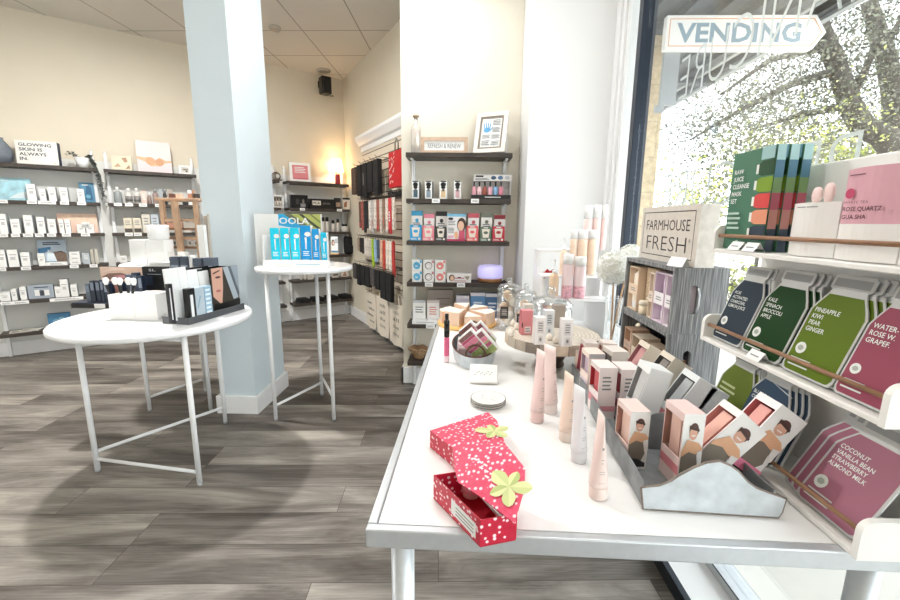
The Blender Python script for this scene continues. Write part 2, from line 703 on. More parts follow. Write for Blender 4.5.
# ceiling detector and air vent
g = G(); g.lathe([(0.055, 0), (0.055, -0.012), (0.045, -0.03), (0, -0.034)][::-1], mat('aged_plastic', (196, 186, 172), 0.5), 20)
c = PZ(275, 27, CEIL)
solo(g, 'smoke_detector', 'round beige smoke detector on the ceiling tiles beside the column', 'smoke detector', (c.x, c.y, CEIL - 0.0005))
s_, z_ = LW.st(325, 86, -0.16)
t = thing('wall_speaker', 'small black speaker mounted high in the rear corner under the ceiling', 'speaker', LW.at(s_, 0, z_), LW.yaw, rot=(0, 0, LW.yaw))
g = G(); g.box(-0.06, -0.23, -0.10, 0.06, -0.1, 0.10, BLACKP, 0.012); g.done('cabinet', t)
g = G(); g.box(-0.05, -0.237, -0.09, 0.05, -0.231, 0.09, BLACK); g.done('grille', t)
g = G(); g.cyl((0, -0.1, 0.05), (0, -0.002, 0.05), 0.012, BLACKP); g.box(-0.03, -0.006, 0.01, 0.03, -0.001, 0.09, BLACKP); g.done('bracket', t)
g = G(); g.tube([(0.06, -0.12, -0.02), (0.10, -0.06, -0.07), (0.13, -0.02, -0.07), (0.15, -0.006, -0.05), (0.165, -0.004, -0.06)], 0.005, BLACKP, 6); g.done('cable', t)
c = LW.at(s_ - 0.02, -0.2, CEIL)
g = G(); g.lathe([(0.085, 0), (0.085, -0.01), (0.06, -0.02), (0, -0.02)][::-1], mat('aged_plastic', (196, 186, 172), 0.5), 20)
solo(g, 'ceiling_vent', 'round grey ceiling vent just above the black wall speaker', 'vent', (c.x, c.y, CEIL - 0.0005))

# ================================================================== wall racks and what stands on them
SZ = [1.772, 1.452, 1.158, 0.858, 0.55, 0.25]
SD = 0.22


def rack(label, fr, s0, s1, zs=SZ, posts=(0.02, 0.02), depth=SD, post_top=None):
    w = s1 - s0
    t = thing('wall_rack', label, 'shelf rack', fr.at((s0 + s1) / 2, 0, 0), fr.yaw)
    for z in zs:
        g = G(); g.box(-w / 2, -depth, z - 0.031, w / 2, -0.012, z, SHELFW, 0.002)
        g.done('shelf_board', t)
    for px in (-w / 2 + posts[0], w / 2 - posts[1]):
        g = G()
        tp = post_top or zs[0] + 0.15
        g.box(px - 0.014, -0.045, 0, px + 0.014, -0.016, tp, WMETAL, 0.003)
        g.tube([(px, -0.03, tp - 0.02), (px, -0.03, tp + 0.01), (px, -0.02, tp + 0.025), (px, -0.002, tp + 0.03)], 0.012, WMETAL, 8)
        g.done('post', t)
        for z in zs:
            g = G(); g.box(px - 0.008, -depth + 0.03, z - 0.041, px + 0.008, -0.046, z - 0.0315, WMETAL); g.done('bracket', t)
    return t


def strip(rk, fr, x0, x1, py, z, depth=SD):
    """white price strip clipped to a shelf edge"""
    a = fr.st(x0, py, -depth)[0]
    b = fr.st(x1, py, -depth)[0]
    o = rk.location
    c = ((a + b) / 2) - (Vector(o) - fr.o).dot(fr.ex)
    g = G(); h = (b - a) / 2
    g.box(c - h, -depth - 0.003, z - 0.029, c + h, -depth - 0.0005, z + 0.002, WPLASTIC)
    g.art(2 * h, 0.031, -depth - 0.003, [('l', 0.15, 0.25, 0.85, 0.75, 2, GREYT)], c - h, z - 0.029)
    g.done('price_label', rk)


def shelf_box(fr, x0, x1, yt, yb, z, t=-0.17, d=0.05, m=WHITE, art=(), name='carton', label='', cat='carton', group=None, lean=0.0, yaw=0.0, side=None, behind=0, blabel=None, h=None, top=None):
    py = (yt + yb) / 2
    a = fr.st(x0, py, t)[0]
    b = fr.st(x1, py, t)[0]
    if h is None:
        h = fr.st((x0 + x1) / 2, yt, t)[1] - z
    w = b - a
    c = fr.at((a + b) / 2, t + d / 2, z + 0.0008)
    o = carton(name, label, cat, c, fr.yaw + yaw, w, d, h, m, art, group, side=side, lean=lean, top=top)
    for k in range(behind):
        c2 = fr.at((a + b) / 2, t + d / 2 + (d + 0.004) * (k + 1), z + 0.0008)
        o2 = o.copy(); COL.objects.link(o2); o2.location = c2
        o2['label'] = blabel or label
    return o


def bottle(name, label, cat, loc, rz, prof, m, cap_prof, capm, group=None, n=16, sx=1, sy=1, art=None, capname='cap', cat_mats=None):
    t = thing(name, label, cat, loc, rz, group)
    g = G(); g.lathe(prof, m, n, sx=sx, sy=sy, mats=cat_mats)
    if art:
        art(g)
    g.done('body', t)
    g = G(); g.lathe(cap_prof, capm, n, sx=sx, sy=sy)
    g.done(capname, t)
    return t


def shelf_bottle(fr, x0, x1, yt, yb, z, label, m, capm, t=-0.15, name='bottle', cat='bottle', capf=0.25, neck=0.55, group=None, band=None):
    py = (yt + yb) / 2
    a = fr.st(x0, py, t)[0]; b = fr.st(x1, py, t)[0]
    h = fr.st((x0 + x1) / 2, yt, t)[1] - z
    r = (b - a) / 2
    hb = h * (1 - capf)
    prof = [(r * 0.9, 0), (r, 0.004), (r, hb * 0.82), (r * 0.9, hb * 0.93), (r * neck, hb)]
    mats = [m] * 5
    if band:
        prof = [(r * 0.9, 0), (r, 0.004), (r, hb * 0.2), (r * 1.004, hb * 0.2), (r * 1.004, hb * 0.65), (r, hb * 0.65), (r, hb * 0.82), (r * 0.9, hb * 0.93), (r * neck, hb)]
        mats = [m, m, band, band, band, m, m, m]
    cp = [(r * neck, hb + 0.0004), (r * neck, hb + (h - hb) * 0.9), (r * neck * 0.8, h), ]
    return bottle(name, label, cat, fr.at((a + b) / 2, t + 0.02, z + 0.0008), fr.yaw, prof, m, cp, capm, group, cat_mats=mats)


SMALLPRINT = [('r', 0.15, 0.70, 0.85, 0.73, GREYT), ('l', 0.25, 0.42, 0.75, 0.6, 3, GREYT)]
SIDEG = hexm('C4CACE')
CREAMC = hexm('E9E0CC')
BEIGE = hexm('D8C8AE')
SALMON = hexm('F2CFBC')

R1 = rack('long wall rack with dark shelves at the left edge of the photo', LW, -3.46, -2.625)
R2 = rack('dark shelved wall rack behind the wooden stepped stand', LW, -2.56, -1.785)
R3 = rack('dark shelved wall rack mostly hidden behind the column', LW, -1.70, -0.93)
R4 = rack('dark shelved corner rack carrying the lit lamp', LW, -0.84, -0.055)

# ---- rack 1, top shelf
z = SZ[0]
a, _ = LW.st(-1, 150, -0.12)
g = G(); g.lathe([(0.05, 0), (0.075, 0.02), (0.088, 0.08), (0.08, 0.13), (0.05, 0.18), (0.036, 0.2), (0.04, 0.215), (0.032, 0.215), (0.028, 0.19), (0, 0.19)], mat('slate_glaze', (112, 120, 130), 0.5, var=0.12, scale=30), 24, cap=False)
g.lathe([(0, 0.001), (0.05, 0)], mat('slate_glaze', (112, 120, 130), 0.5), 24, cap=False)
solo(g, 'vase', 'slate grey ceramic vase at the left edge of the photo', 'vase', LW.at(a, -0.12, z + 0.001), LW.yaw)
NAVYI = mat('navy_ink', (44, 58, 82), 0.6)
shelf_box(LW, 15, 59, 137, 165, z, -0.175, 0.07, hexm('F1EFE8'), [('t', 'GLOWING', 0.08, 0.76, 0.13, NAVYI, 0.78, 0.02, 'l'), ('t', 'SKIN IS', 0.08, 0.56, 0.13, NAVYI, 0.56, 0.02, 'l'), ('t', 'ALWAYS', 0.08, 0.36, 0.13, NAVYI, 0.64, 0.02, 'l'), ('t', 'IN.', 0.08, 0.16, 0.13, NAVYI, 0.2, 0.02, 'l'), ('p', [(0.88, 0.07), (0.94, 0.07), (0.91, 0.12)], BEIGE)],
          'slogan_box', 'off-white box printed with a navy skincare slogan on the top shelf', 'sign', yaw=-0.2, side=NAVYI, lean=0.06, h=0.205)
a, _ = LW.st(82, 160, -0.14)
t = thing('potted_trailing_plant', 'white pot with grey trailing plant at the end of a top shelf', 'plant', LW.at(a, -0.13, z + 0.001), LW.yaw)
g = G(); g.lathe([(0.042, 0), (0.058, 0.095), (0.052, 0.095), (0.05, 0.08), (0, 0.08)], WPLASTIC, 22); g.done('pot', t)
LEAFG = mat('dusty_leaf', (104, 110, 106), 0.6, var=0.2, scale=40)
g = G()
rr = random.Random(3)
for st in range(15):
    ang = -0.9 + st * 0.1
    x0_ = 0.03 + 0.02 * rr.random()
    dx, dy = 0.05 + 0.03 * rr.random(), -0.05 + 0.03 * rr.random()
    if st < 2:
        pts = [(-0.02, 0, 0.085), (-0.05, -0.02, 0.12), (-0.09, -0.03, 0.135 - 0.02 * st)]
    else:
        L_ = 0.12 + 0.16 * rr.random()
        pts = [(0.02, -0.01, 0.085), (0.055, dy * 0.5, 0.11), (0.065 + dx * 0.2, dy, 0.06), (0.075 + dx * 0.4, dy * 1.1, -0.04), (0.085 + dx * 0.6, dy, -L_)]
    g.tube(pts, 0.0022, LEAFG, 5)
    P = [Vector(p) for p in pts]
    for i in range(len(P) - 1):
        for q in range(9):
            c = P[i].lerp(P[i + 1], (q + rr.random()) / 6)
            l = 0.016 + 0.012 * rr.random()
            d1 = Vector((rr.uniform(-1, 1), rr.uniform(-1, 0.6), rr.uniform(-0.8, 0.5))).normalized()
            d2 = d1.cross(Vector((rr.uniform(-1, 1), 0.3, 1))).normalized()
            g.poly([c, c + d1 * l * 0.5 + d2 * l * 0.4, c + d1 * l, c + d1 * l * 0.5 - d2 * l * 0.4], LEAFG)
g.done('foliage', t)

# ---- rows of small white skincare cartons on rack 1
def white_row(fr, z, items, where, t=-0.17, behind=1):
    for i, it in enumerate(items):
        x0, x1, yt, yb = it[:4]
        size = 'tall' if (yb - yt) > 17 else 'small'
        lb = f'{size} white skincare carton, {ORD[i]} from left on {where}'
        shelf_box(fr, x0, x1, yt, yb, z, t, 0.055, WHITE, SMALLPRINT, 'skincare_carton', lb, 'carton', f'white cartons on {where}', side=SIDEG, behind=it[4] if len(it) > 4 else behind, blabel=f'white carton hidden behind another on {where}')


CLOUD = mat('aqua_cloud_print', (170, 214, 226), 0.4, var=0.28, scale=14)
z = SZ[1]
shelf_box(LW, -4, 31, 174, 199, z, -0.08, 0.012, CLOUD, [('r', 0.15, 0.85, 0.35, 0.9, hexm('C9DCE2')), ('p', [(0.3, 0.1), (0.95, 0.1), (0.95, 0.45), (0.6, 0.35)], hexm('DDEBF0'))], 'display_card', 'pale aqua clouded display card on the second shelf, far left', 'display card', lean=0.1, h=0.2)
white_row(LW, z, [(27, 36, 184, 202, 0), (39.5, 46, 189, 202), (48.5, 56, 187, 202), (60, 68, 187.5, 203), (77.5, 84.5, 189, 203, 0)], 'second shelf far left')
shelf_box(LW, 79, 94, 175, 203, z, -0.07, 0.015, hexm('4E87A6'), [('p', [(0.35, 0.15), (0.85, 0.1), (0.8, 0.75), (0.5, 0.95)], hexm('1F5E84')), ('r', 0.2, 0.86, 0.6, 0.9, WHITE), ('e', 0.55, 0.3, 0.16, 0.1, hexm('6FB3C9'))], 'display_card', 'teal display card standing under the trailing plant', 'display card', lean=0.1, h=0.19)
for a_, b_ in ((-2, 8), (27, 37), (38, 56), (60, 69), (77, 86)):
    strip(R1, LW, a_, b_, 203, z)
z = SZ[2]
white_row(LW, z, [(-1, 7, 214, 234), (11, 20, 219, 234), (24, 33, 215, 234), (37, 45, 217, 234), (48, 56, 219, 234, 0), (59, 64, 219.5, 233, 0), (65, 70.5, 219.5, 233, 0), (77, 85, 224.5, 232, 0), (86, 94, 224.5, 232, 0)], 'third shelf far left')
shelf_box(LW, 81, 89.5, 219, 224, z + 0.052, -0.17, 0.045, WHITE, SMALLPRINT, 'skincare_carton', 'small white skincare carton lying on top of two others, third shelf', 'carton', None, side=SIDEG, h=0.05)
shelf_box(LW, 57, 97, 209, 231, z, -0.095, 0.012, SALMON, [('r', 0.03, 0.62, 0.97, 0.95, mat('peach_sand', (238, 206, 182), 0.5, var=0.15, scale=25))], 'display_card', 'salmon pink display card behind white cartons on the third shelf', 'display card', lean=0.08, h=0.185)
for a_, b_ in ((-1, 8), (11, 20), (23, 33), (35, 44), (47, 56), (62, 71), (81, 90)):
    strip(R1, LW, a_, b_, 235, z)
z = SZ[3]
white_row(LW, z, [(-2, 6, 250, 270), (8, 18.5, 250, 269), (21, 30, 252.5, 268), (38, 45, 253.5, 266, 0)], 'fourth shelf far left')
shelf_box(LW, 37.5, 67, 238, 266, z, -0.075, 0.012, hexm('C3D2DF'), [('p', [(0.02, 0.35), (0.45, 0.62), (0.45, 0.72), (0.02, 0.66)], hexm('4A86B5')), ('p', [(0.25, 0.1), (0.75, 0.1), (0.55, 0.4), (0.35, 0.62)], hexm('E6EFF4')), ('p', [(0.62, 0.1), (0.98, 0.1), (0.98, 0.45), (0.8, 0.55), (0.52, 0.5)], mat('rock_print', (118, 98, 84), 0.6, var=0.3, scale=40)), ('r', 0.02, 0.06, 0.6, 0.13, hexm('3B7BA8')), ('l', 0.2, 0.78, 0.8, 0.92, 2, NAVYI)], 'display_card', 'display card with sea foam and brown rock photo, fourth shelf', 'display card', lean=0.08, h=0.235)
shelf_box(LW, 46, 67.5, 262, 266, z, -0.19, 0.07, WHITE, [('l', 0.2, 0.2, 0.8, 0.8, 2, GREYT)], 'flat_box', 'flat white box lying before the sea foam card', 'box', None, h=0.03)
for k in range(3):
    shelf_box(LW, 70, 81 - 0.3 * k, 262 - 4.7 * k, 266, z + 0.041 * k, -0.17, 0.07, WHITE, [('l', 0.2, 0.3, 0.8, 0.7, 2, GREYT)], 'flat_box', ['bottom', 'middle', 'topmost'][k] + ' white flat box in the stack of three, fourth shelf', 'box', 'stack of white flat boxes', side=SIDEG, h=0.0395)
shelf_box(LW, 82.5, 90, 253, 265, z, -0.15, 0.06, hexm('B9C0C6'), [('l', 0.2, 0.4, 0.8, 0.8, 3, WHITE)], 'grey_carton', 'pale grey carton right of the stack of three white boxes', 'carton', None)
shelf_box(LW, 91, 94, 249, 265, z, -0.16, 0.04, hexm('BEB8AC'), [], 'slim_carton', 'slim beige grey carton, left of a pair at the fourth shelf end', 'carton', None)
shelf_box(LW, 95, 98.5, 249, 265, z, -0.16, 0.04, hexm('C9C4BA'), [], 'slim_carton', 'slim beige grey carton, right of a pair at the fourth shelf end', 'carton', None)
for a_, b_ in ((-2, 6), (21, 31), (70, 79), (90, 98)):
    strip(R1, LW, a_, b_, 268, z)
z = SZ[4]
white_row(LW, z, [(0, 10.5, 293, 303), (11.5, 17, 289.5, 302), (20, 26.5, 287, 301), (55, 61, 287, 298), (60.5, 68.5, 279.5, 298), (71, 77.5, 285, 298)], 'fifth shelf far left')
shelf_box(LW, 28, 54, 285, 300, z, -0.15, 0.05, hexm('A9B3BE'), [('r', 0.25, 0.2, 0.45, 0.65, WHITE), ('r', 0.58, 0.2, 0.82, 0.62, WHITE), ('r', 0.44, 0.2, 0.62, 0.6, hexm('3E4650')), ('l', 0.25, 0.75, 0.8, 0.9, 1, NAVYI)], 'gift_box', 'silver blue gift box showing jars between white cartons', 'box', None, side=hexm('7C8792'))
for a_, b_ in ((0, 12), (12, 29), (50, 84)):
    strip(R1, LW, a_, b_, 302, z)
z = SZ[5]
for k, (x0, x1, rz) in enumerate(((14, 28, 0.1), (24, 40, -0.25))):
    a, _ = LW.st((x0 + x1) / 2, 331, -0.14)
    g = G(); g.box(-0.075, -0.06, 0, 0.075, 0.06, 0.005, hexm('C8C4BC'), right=hexm('6A6660')); g.poly([(-0.06, -0.05, 0.0054), (-0.01, -0.05, 0.0054), (-0.01, 0.03, 0.0054), (-0.06, 0.03, 0.0054)], hexm('9A968E'))
    solo(g, 'brochure', ['grey brochure lying flat on the lowest shelf, left one', 'grey brochure lying askew on the lowest shelf, right one'][k], 'brochure', LW.at(a, -0.14, z + 0.001 + 0.006 * k), LW.yaw + rz)
shelf_box(LW, 48, 71, 310, 331, z, -0.09, 0.03, hexm('4C86AE'), [('e', 0.45, 0.45, 0.25, 0.14, hexm('7FA9C2')), ('e', 0.6, 0.6, 0.12, 0.1, hexm('8FB8CE'))], 'display_card', 'blue display card on the lowest shelf behind the round table', 'display card', h=0.135)

# ---- rack 2
z = SZ[0]
shelf_box(LW, 111.5, 132, 156, 171, z, -0.15, 0.03, hexm('E3DAC2'), [('p', [(0.1, 0.2), (0.45, 0.25), (0.3, 0.5)], hexm('C4A384')), ('p', [(0.5, 0.85), (0.65, 0.55), (0.8, 0.6), (0.75, 0.9)], hexm('B38C6C')), ('p', [(0.65, 0.1), (0.9, 0.15), (0.85, 0.4)], hexm('A88464'))], 'display_box', 'cream display box with tan leaf print, left of the hands card', 'display box', side=hexm('A07C62'), lean=0.05, yaw=-0.1)
HANDS = hexm('E2B48C')
shelf_box(LW, 137, 171, 141.5, 174, z, -0.12, 0.02, hexm('EBDAD8'), [('p', [(0.02, 0.05), (0.98, 0.05), (0.98, 0.42), (0.02, 0.45)], hexm('E9D3D6')), ('p', [(0, 0.5), (0.2, 0.47), (0.35, 0.5), (0.5, 0.35), (0.65, 0.5), (0.85, 0.4), (1, 0.42), (1, 0.36), (0.8, 0.32), (0.65, 0.22), (0.38, 0.2), (0.25, 0.32), (0, 0.42)], HANDS), ('e', 0.38, 0.36, 0.14, 0.13, hexm('D9A277')), ('e', 0.64, 0.34, 0.13, 0.12, hexm('D19A70'))], 'display_card', 'large pale pink display card with cupped hands, top shelf', 'display card', lean=0.08)
t = thing('small_photo_frame', 'small white frame at the right end of the top shelf', 'picture frame', LW.at(LW.st(185, 170, -0.12)[0], -0.12, z + 0.001), LW.yaw)
g = G()
w_, h_ = 0.118, 0.095
for bx in ((-w_ / 2, 0, w_ / 2, 0.02), (-w_ / 2, h_ - 0.02, w_ / 2, h_), (-w_ / 2, 0.0201, -w_ / 2 + 0.022, h_ - 0.0201), (w_ / 2 - 0.022, 0.0201, w_ / 2, h_ - 0.0201)):
    g.box(bx[0], -0.012, bx[1], bx[2], 0.012, bx[3], WPAINT)
g.done('frame', t)
g = G(); g.box(-0.036, -0.004, 0.021, 0.036, 0.008, h_ - 0.021, hexm('D9D4CC')); g.art(0.072, 0.053, -0.004, [('r', 0.2, 0.45, 0.9, 0.75, hexm('8A8078')), ('r', 0.55, 0.1, 0.8, 0.4, hexm('5F574F'))], -0.036, 0.021); g.done('picture', t)
z = SZ[1]
shelf_bottle(LW, 113.5, 122, 187, 204, z, 'grey cylinder bottle with white cap, leftmost on its shelf', hexm('9CA2A4'), WPLASTIC, neck=0.4)
for k, (x0, x1) in enumerate(((125, 132.5), (133.5, 140.5))):
    shelf_bottle(LW, x0, x1, 188, 204, z, ['left', 'right'][k] + ' one of two white bottles with black print, second shelf', hexm('DAD8D4'), WPLASTIC, neck=0.45, group='white bottles with black print', band=hexm('8E8A88'))
shelf_box(LW, 141.5, 146.5, 191, 204, z, -0.16, 0.04, hexm('E2C7BC'), [('l', 0.2, 0.3, 0.8, 0.8, 4, WHITE)], 'slim_carton', 'slim pale pink carton beside the two white bottles', 'carton', None)
shelf_bottle(LW, 147.5, 151.5, 193, 204, z, 'small mauve brown bottle with white cap beside the pink carton', hexm('A58F88'), WPLASTIC)
shelf_bottle(LW, 152.5, 158.5, 189, 203, z, 'rosy brown bottle with silver cap behind the wooden stand', hexm('AB9690'), CHROME)
shelf_box(LW, 159, 162.5, 189, 203, z, -0.16, 0.04, hexm('A7AFB4'), [], 'slim_carton', 'slim blue grey carton behind the wooden stand', 'carton', None)
shelf_bottle(LW, 163, 167, 189, 203, z, 'small black bottle with silver cap behind the wooden stand', hexm('4A4846'), CHROME)
shelf_box(LW, 167.5, 173, 189.5, 203, z, -0.16, 0.04, hexm('B4A99E'), [], 'slim_carton', 'taupe carton behind the wooden stand', 'carton', None)
shelf_box(LW, 174.5, 180, 195.5, 204, z, -0.16, 0.04, hexm('DDD0B8'), [], 'small_carton', 'small cream carton behind the wooden stand', 'carton', None)
a, _ = LW.st(185, 198, -0.15)
g = G(); g.lathe([(0.024, 0), (0.028, 0.01), (0.028, 0.045), (0.022, 0.055), (0, 0.057)], hexm('3A3A3C'), 18)
solo(g, 'jar', 'small charcoal jar near the right end of the second shelf', 'jar', LW.at(a, -0.15, z + 0.001), 0)
shelf_box(LW, 188, 192, 190, 204, z, -0.16, 0.03, WHITE, [], 'slim_carton', 'slim white carton near the right end of the second shelf', 'carton', None)
shelf_box(LW, 192.5, 195.5, 190, 204, z, -0.16, 0.03, hexm('B98E74'), [], 'slim_carton', 'slim tan carton at the right end of the second shelf', 'carton', None)
for a_, b_ in ((114, 122), (125, 133), (139, 147), (155, 160)):
    strip(R2, LW, a_, b_, 205, z)
z = SZ[2]
for k, (x0, x1, yt, c) in enumerate(((124, 132.5, 218, 'E4DAC4'), (133.5, 141.5, 218, 'E6DDC9'), (142.5, 150.5, 214.5, 'DFD9CC'), (151.5, 159, 214.5, 'C6CFD8'), (176, 183, 218, 'DAD6CE'), (184, 191, 219, 'D8D4CC'))):
    shelf_box(LW, x0, x1, yt, 234, z, -0.16, 0.06, hexm(c), [('r', 0.05, 0.03, 0.95, 0.3, hexm('544C46')), ('l', 0.2, 0.5, 0.8, 0.85, 3, GREYT)] if k < 2 else [('l', 0.2, 0.4, 0.8, 0.85, 3, GREYT)], 'cream_carton', ['cream carton with dark base, leftmost of its row behind the white boxes', 'cream carton with dark base, second of its row behind white boxes', 'taller ivory carton in the row behind the white boxes', 'pale blue carton behind the wooden stand', 'ivory carton behind the stand, left of two', 'ivory carton behind the stand, right of two'][k], 'carton', 'cartons on the third shelf')
for a_, b_ in ((125, 133), (134, 142)):
    strip(R2, LW, a_, b_, 236, z)
z = SZ[3]
for k in range(4):
    shelf_box(LW, 120 + k * 10, 127 + k * 10, 256, 264, z, -0.16, 0.06, [WHITE, hexm('D9D4CA')][k % 2], SMALLPRINT, 'skincare_carton', f'small pale carton low behind the tall white table, {ORD[k]} from left', 'carton', 'cartons low behind the tall table')
# ---- rack 3, right end showing past the column
z = SZ[0]
a, _ = LW.st(277, 178, -0.13)
g = G()
for k in range(4):
    g.tube([(0.05 * cos(q * pi / 8) * (1 - 0.15 * k), -0.02 * k, 0.05 + 0.05 * sin(q * pi / 8) * (1 - 0.15 * k)) for q in range(17)], 0.004, mat('dark_wicker', (92, 78, 66), 0.7), 6)
g.box(-0.05, -0.07, 0, 0.05, 0.01, 0.012, mat('dark_wicker', (92, 78, 66), 0.7))
solo(g, 'wire_ornament', 'dark looped wire ornament just right of the column', 'ornament', LW.at(a, -0.1, z + 0.001), LW.yaw)
z = SZ[1]
t = thing('bottle_kit', 'white framed kit of small dropper bottles just right of the column', 'gift set', LW.at(LW.st(278.5, 205, -0.14)[0], -0.12, z + 0.001), LW.yaw)
g = G()
for bx in ((-0.06, 0, 0.06, 0.012), (-0.06, 0.133, 0.06, 0.145), (-0.06, 0.0121, -0.05, 0.1329), (0.05, 0.0121, 0.06, 0.1329)):
    g.box(bx[0], -0.02, bx[1], bx[2], 0.03, bx[3], WPAINT)
g.box(-0.0499, 0.02, 0.0121, 0.0499, 0.03, 0.1329, hexm('B9B0A6')); g.done('case', t)
for k in range(3):
    g = G(); g.lathe([(0.012, 0), (0.014, 0.06), (0.006, 0.07), (0.006, 0.1), (0, 0.105)], hexm('D0C8BE'), 12, mats=[hexm('D0C8BE'), hexm('D0C8BE'), BLACK, BLACK]); g.done('dropper_bottle', t, (-0.032 + 0.032 * k, 0.002, 0.0125))
# ---- rack 4 (corner)
z = SZ[0]
t = thing('pink_framed_sign', 'white framed pink sign leaning on the corner rack', 'sign', LW.at(LW.st(302, 183, -0.14)[0], -0.10, z + 0.003), 0, rot=(-0.14, 0, LW.yaw - 0.1))
g = G(); w_, h_ = 0.25, 0.235
for bx in ((-w_ / 2, 0, w_ / 2, 0.03), (-w_ / 2, h_ - 0.03, w_ / 2, h_), (-w_ / 2, 0.0301, -w_ / 2 + 0.03, h_ - 0.0301), (w_ / 2 - 0.03, 0.0301, w_ / 2, h_ - 0.0301)):
    g.box(bx[0], -0.012, bx[1], bx[2], 0.012, bx[3], WPAINT)
g.done('frame', t)
PINKP = hexm('E0898E')
g = G(); g.box(-w_ / 2 + 0.03, -0.005, 0.03, w_ / 2 - 0.03, 0.01, h_ - 0.03, PINKP)
g.art(w_ - 0.06, h_ - 0.06, -0.005, [('l', 0.15, 0.45, 0.85, 0.9, 4, WHITE), ('r', 0.05, 0.05, 0.95, 0.09, hexm('C4495A'))], -w_ / 2 + 0.03, 0.03); g.done('picture', t)
a, _ = LW.st(336.5, 180, -0.13)
t = thing('table_lamp', 'lit table lamp with cream shade on the corner rack', 'lamp', LW.at(a + 0.01, -0.106, z + 0.001), LW.yaw)
g = G(); g.lathe([(0.055, 0), (0.055, 0.012), (0.012, 0.02), (0.009, 0.03), (0.009, 0.17), (0.014, 0.17), (0.014, 0.20), (0, 0.20)], WMETAL, 20); g.done('base', t)
SHADE, nt, N, L, b = node_mat('lamp_shade_cloth')
b.inputs['Base Color'].default_value = lin((250, 240, 222))
b.inputs['Roughness'].default_value = 0.8
trn = N.new('ShaderNodeBsdfTranslucent'); trn.inputs[0].default_value = lin((255, 240, 214))
mxs = N.new('ShaderNodeMixShader'); mxs.inputs[0].default_value = 0.5
L.new(b.outputs[0], mxs.inputs[1]); L.new(trn.outputs[0], mxs.inputs[2])
L.new(mxs.outputs[0], N['Material Output'].inputs[0])
g = G(); g.lathe([(0.100, 0.155), (0.062, 0.325)], SHADE, 28, cap=False); g.done('lamp_shade', t)
p = LW.at(a + 0.01, -0.106, z + 0.24)
lamp('corner_lamp_bulb', 'POINT', p, 5.5, (1, 0.68, 0.38), size=0.05)
g = G(); g.lathe([(0.030, 0), (0.032, 0.004), (0.032, 0.10), (0.029, 0.118), (0, 0.12)], hexm('A82A35'), 22)
p = LW.at(a - 0.005, -0.186, z + 0.001)
solo(g, 'candle', 'dark red candle standing in front of the lit lamp', 'candle', p, 0)
z = SZ[1]
shelf_box(LW, 291, 308, 195, 211, z, -0.16, 0.06, BLACK, [('r', 0.3, 0.3, 0.48, 0.7, hexm('3C3C3E')), ('r', 0.55, 0.1, 0.85, 0.35, hexm('8E8C8A')), ('e', 0.72, 0.5, 0.07, 0.2, hexm('76716C'))], 'gift_box', 'black gift box left of the long black skin care box', 'box', None)
shelf_box(LW, 310, 334.5, 199, 211.5, z, -0.17, 0.07, BLACK, [('r', 0.1, 0.35, 0.44, 0.8, hexm('E6E0D4')), ('t', 'PCA', 0.27, 0.45, 0.24, BLACK, 0.26, 0.02), ('t', 'skin', 0.66, 0.45, 0.22, hexm('8C8880'), 0.3)], 'product_box', 'long black box lettered in white on the corner rack', 'box', None)
shelf_box(LW, 335.5, 341, 198, 211.5, z, -0.17, 0.05, hexm('2A2624'), [('r', 0.1, 0.2, 0.9, 0.6, hexm('A08672'))], 'product_box', 'small black box with tan photo right of the long black box', 'box', None)
shelf_box(LW, 343, 350, 198, 211.5, z, -0.17, 0.05, hexm('E4D8CA'), [('r', 0, 0.85, 1, 1, BLACK), ('p', [(0.1, 0.2), (0.5, 0.2), (0.6, 0.7), (0.2, 0.6)], hexm('A06A4C'))], 'product_box', 'cream box with black lid at the corner end of the rack', 'box', None)
for a_, b_ in ((300, 305), (337, 342)):
    strip(R4, LW, a_, b_, 212, z)
z = SZ[2]
for k, (x0, x1, yt) in enumerate(((322, 325.5, 217), (326, 329.5, 217), (332, 335.5, 220), (337, 340, 219), (342, 348.5, 224))):
    shelf_bottle(LW, x0, x1, yt, 235, z, ['white pump bottle with black top, leftmost behind the sunscreen display', 'white pump bottle with black top, second behind the sunscreen display', 'white black capped bottle in the middle of the corner shelf', 'slim white bottle near the corner wall', 'short white jar with black lid beside the corner wall'][k], hexm('D8D2CA'), BLACK, capf=0.3, neck=0.85)
z = SZ[3]
a, _ = LW.st(349, 245, -0.13)
t = thing('black_backpack', 'small black bag at the corner end of the rack', 'bag', LW.at(a - 0.02, -0.15, z + 0.001), LW.yaw)
BFAB = mat('black_fabric', (20, 19, 20), 0.8, var=0.3, scale=40, bump=0.3)
g = G(); g.box(-0.055, -0.06, 0, 0.055, 0.05, 0.235, BFAB, 0.03, seg=3); g.done('body', t)
g = G(); g.box(-0.04, -0.085, 0.02, 0.04, -0.061, 0.12, BFAB, 0.01); g.done('pocket', t)
g = G(); g.tube([(-0.03, 0.0, 0.235), (-0.025, 0, 0.27), (0.025, 0, 0.27), (0.03, 0, 0.235)], 0.006, BFAB, 6); g.done('handle', t)
for k, x0 in enumerate((300, 309, 318, 330)):
    shelf_box(LW, x0, x0 + 6, 240, 256, z, -0.14, 0.05, hexm(['7A746C', 'C9C3BA', '4E4A46', 'BDB7AE'][k]), SMALLPRINT, 'skincare_carton', ['grey brown', 'ivory', 'dark brown', 'pale taupe'][k] + ' carton on the corner rack behind the tall table', 'carton', None)
z = SZ[4]
for k, (x0, x1, yt) in enumerate(((300, 302.5, 263), (303.5, 306.5, 262))):
    shelf_bottle(LW, x0, x1, yt, 281, z, ['left', 'right'][k] + ' white bottle with black cap low on the corner rack', hexm('CFC9C2'), BLACK, capf=0.25, neck=0.8, group='low white bottles')
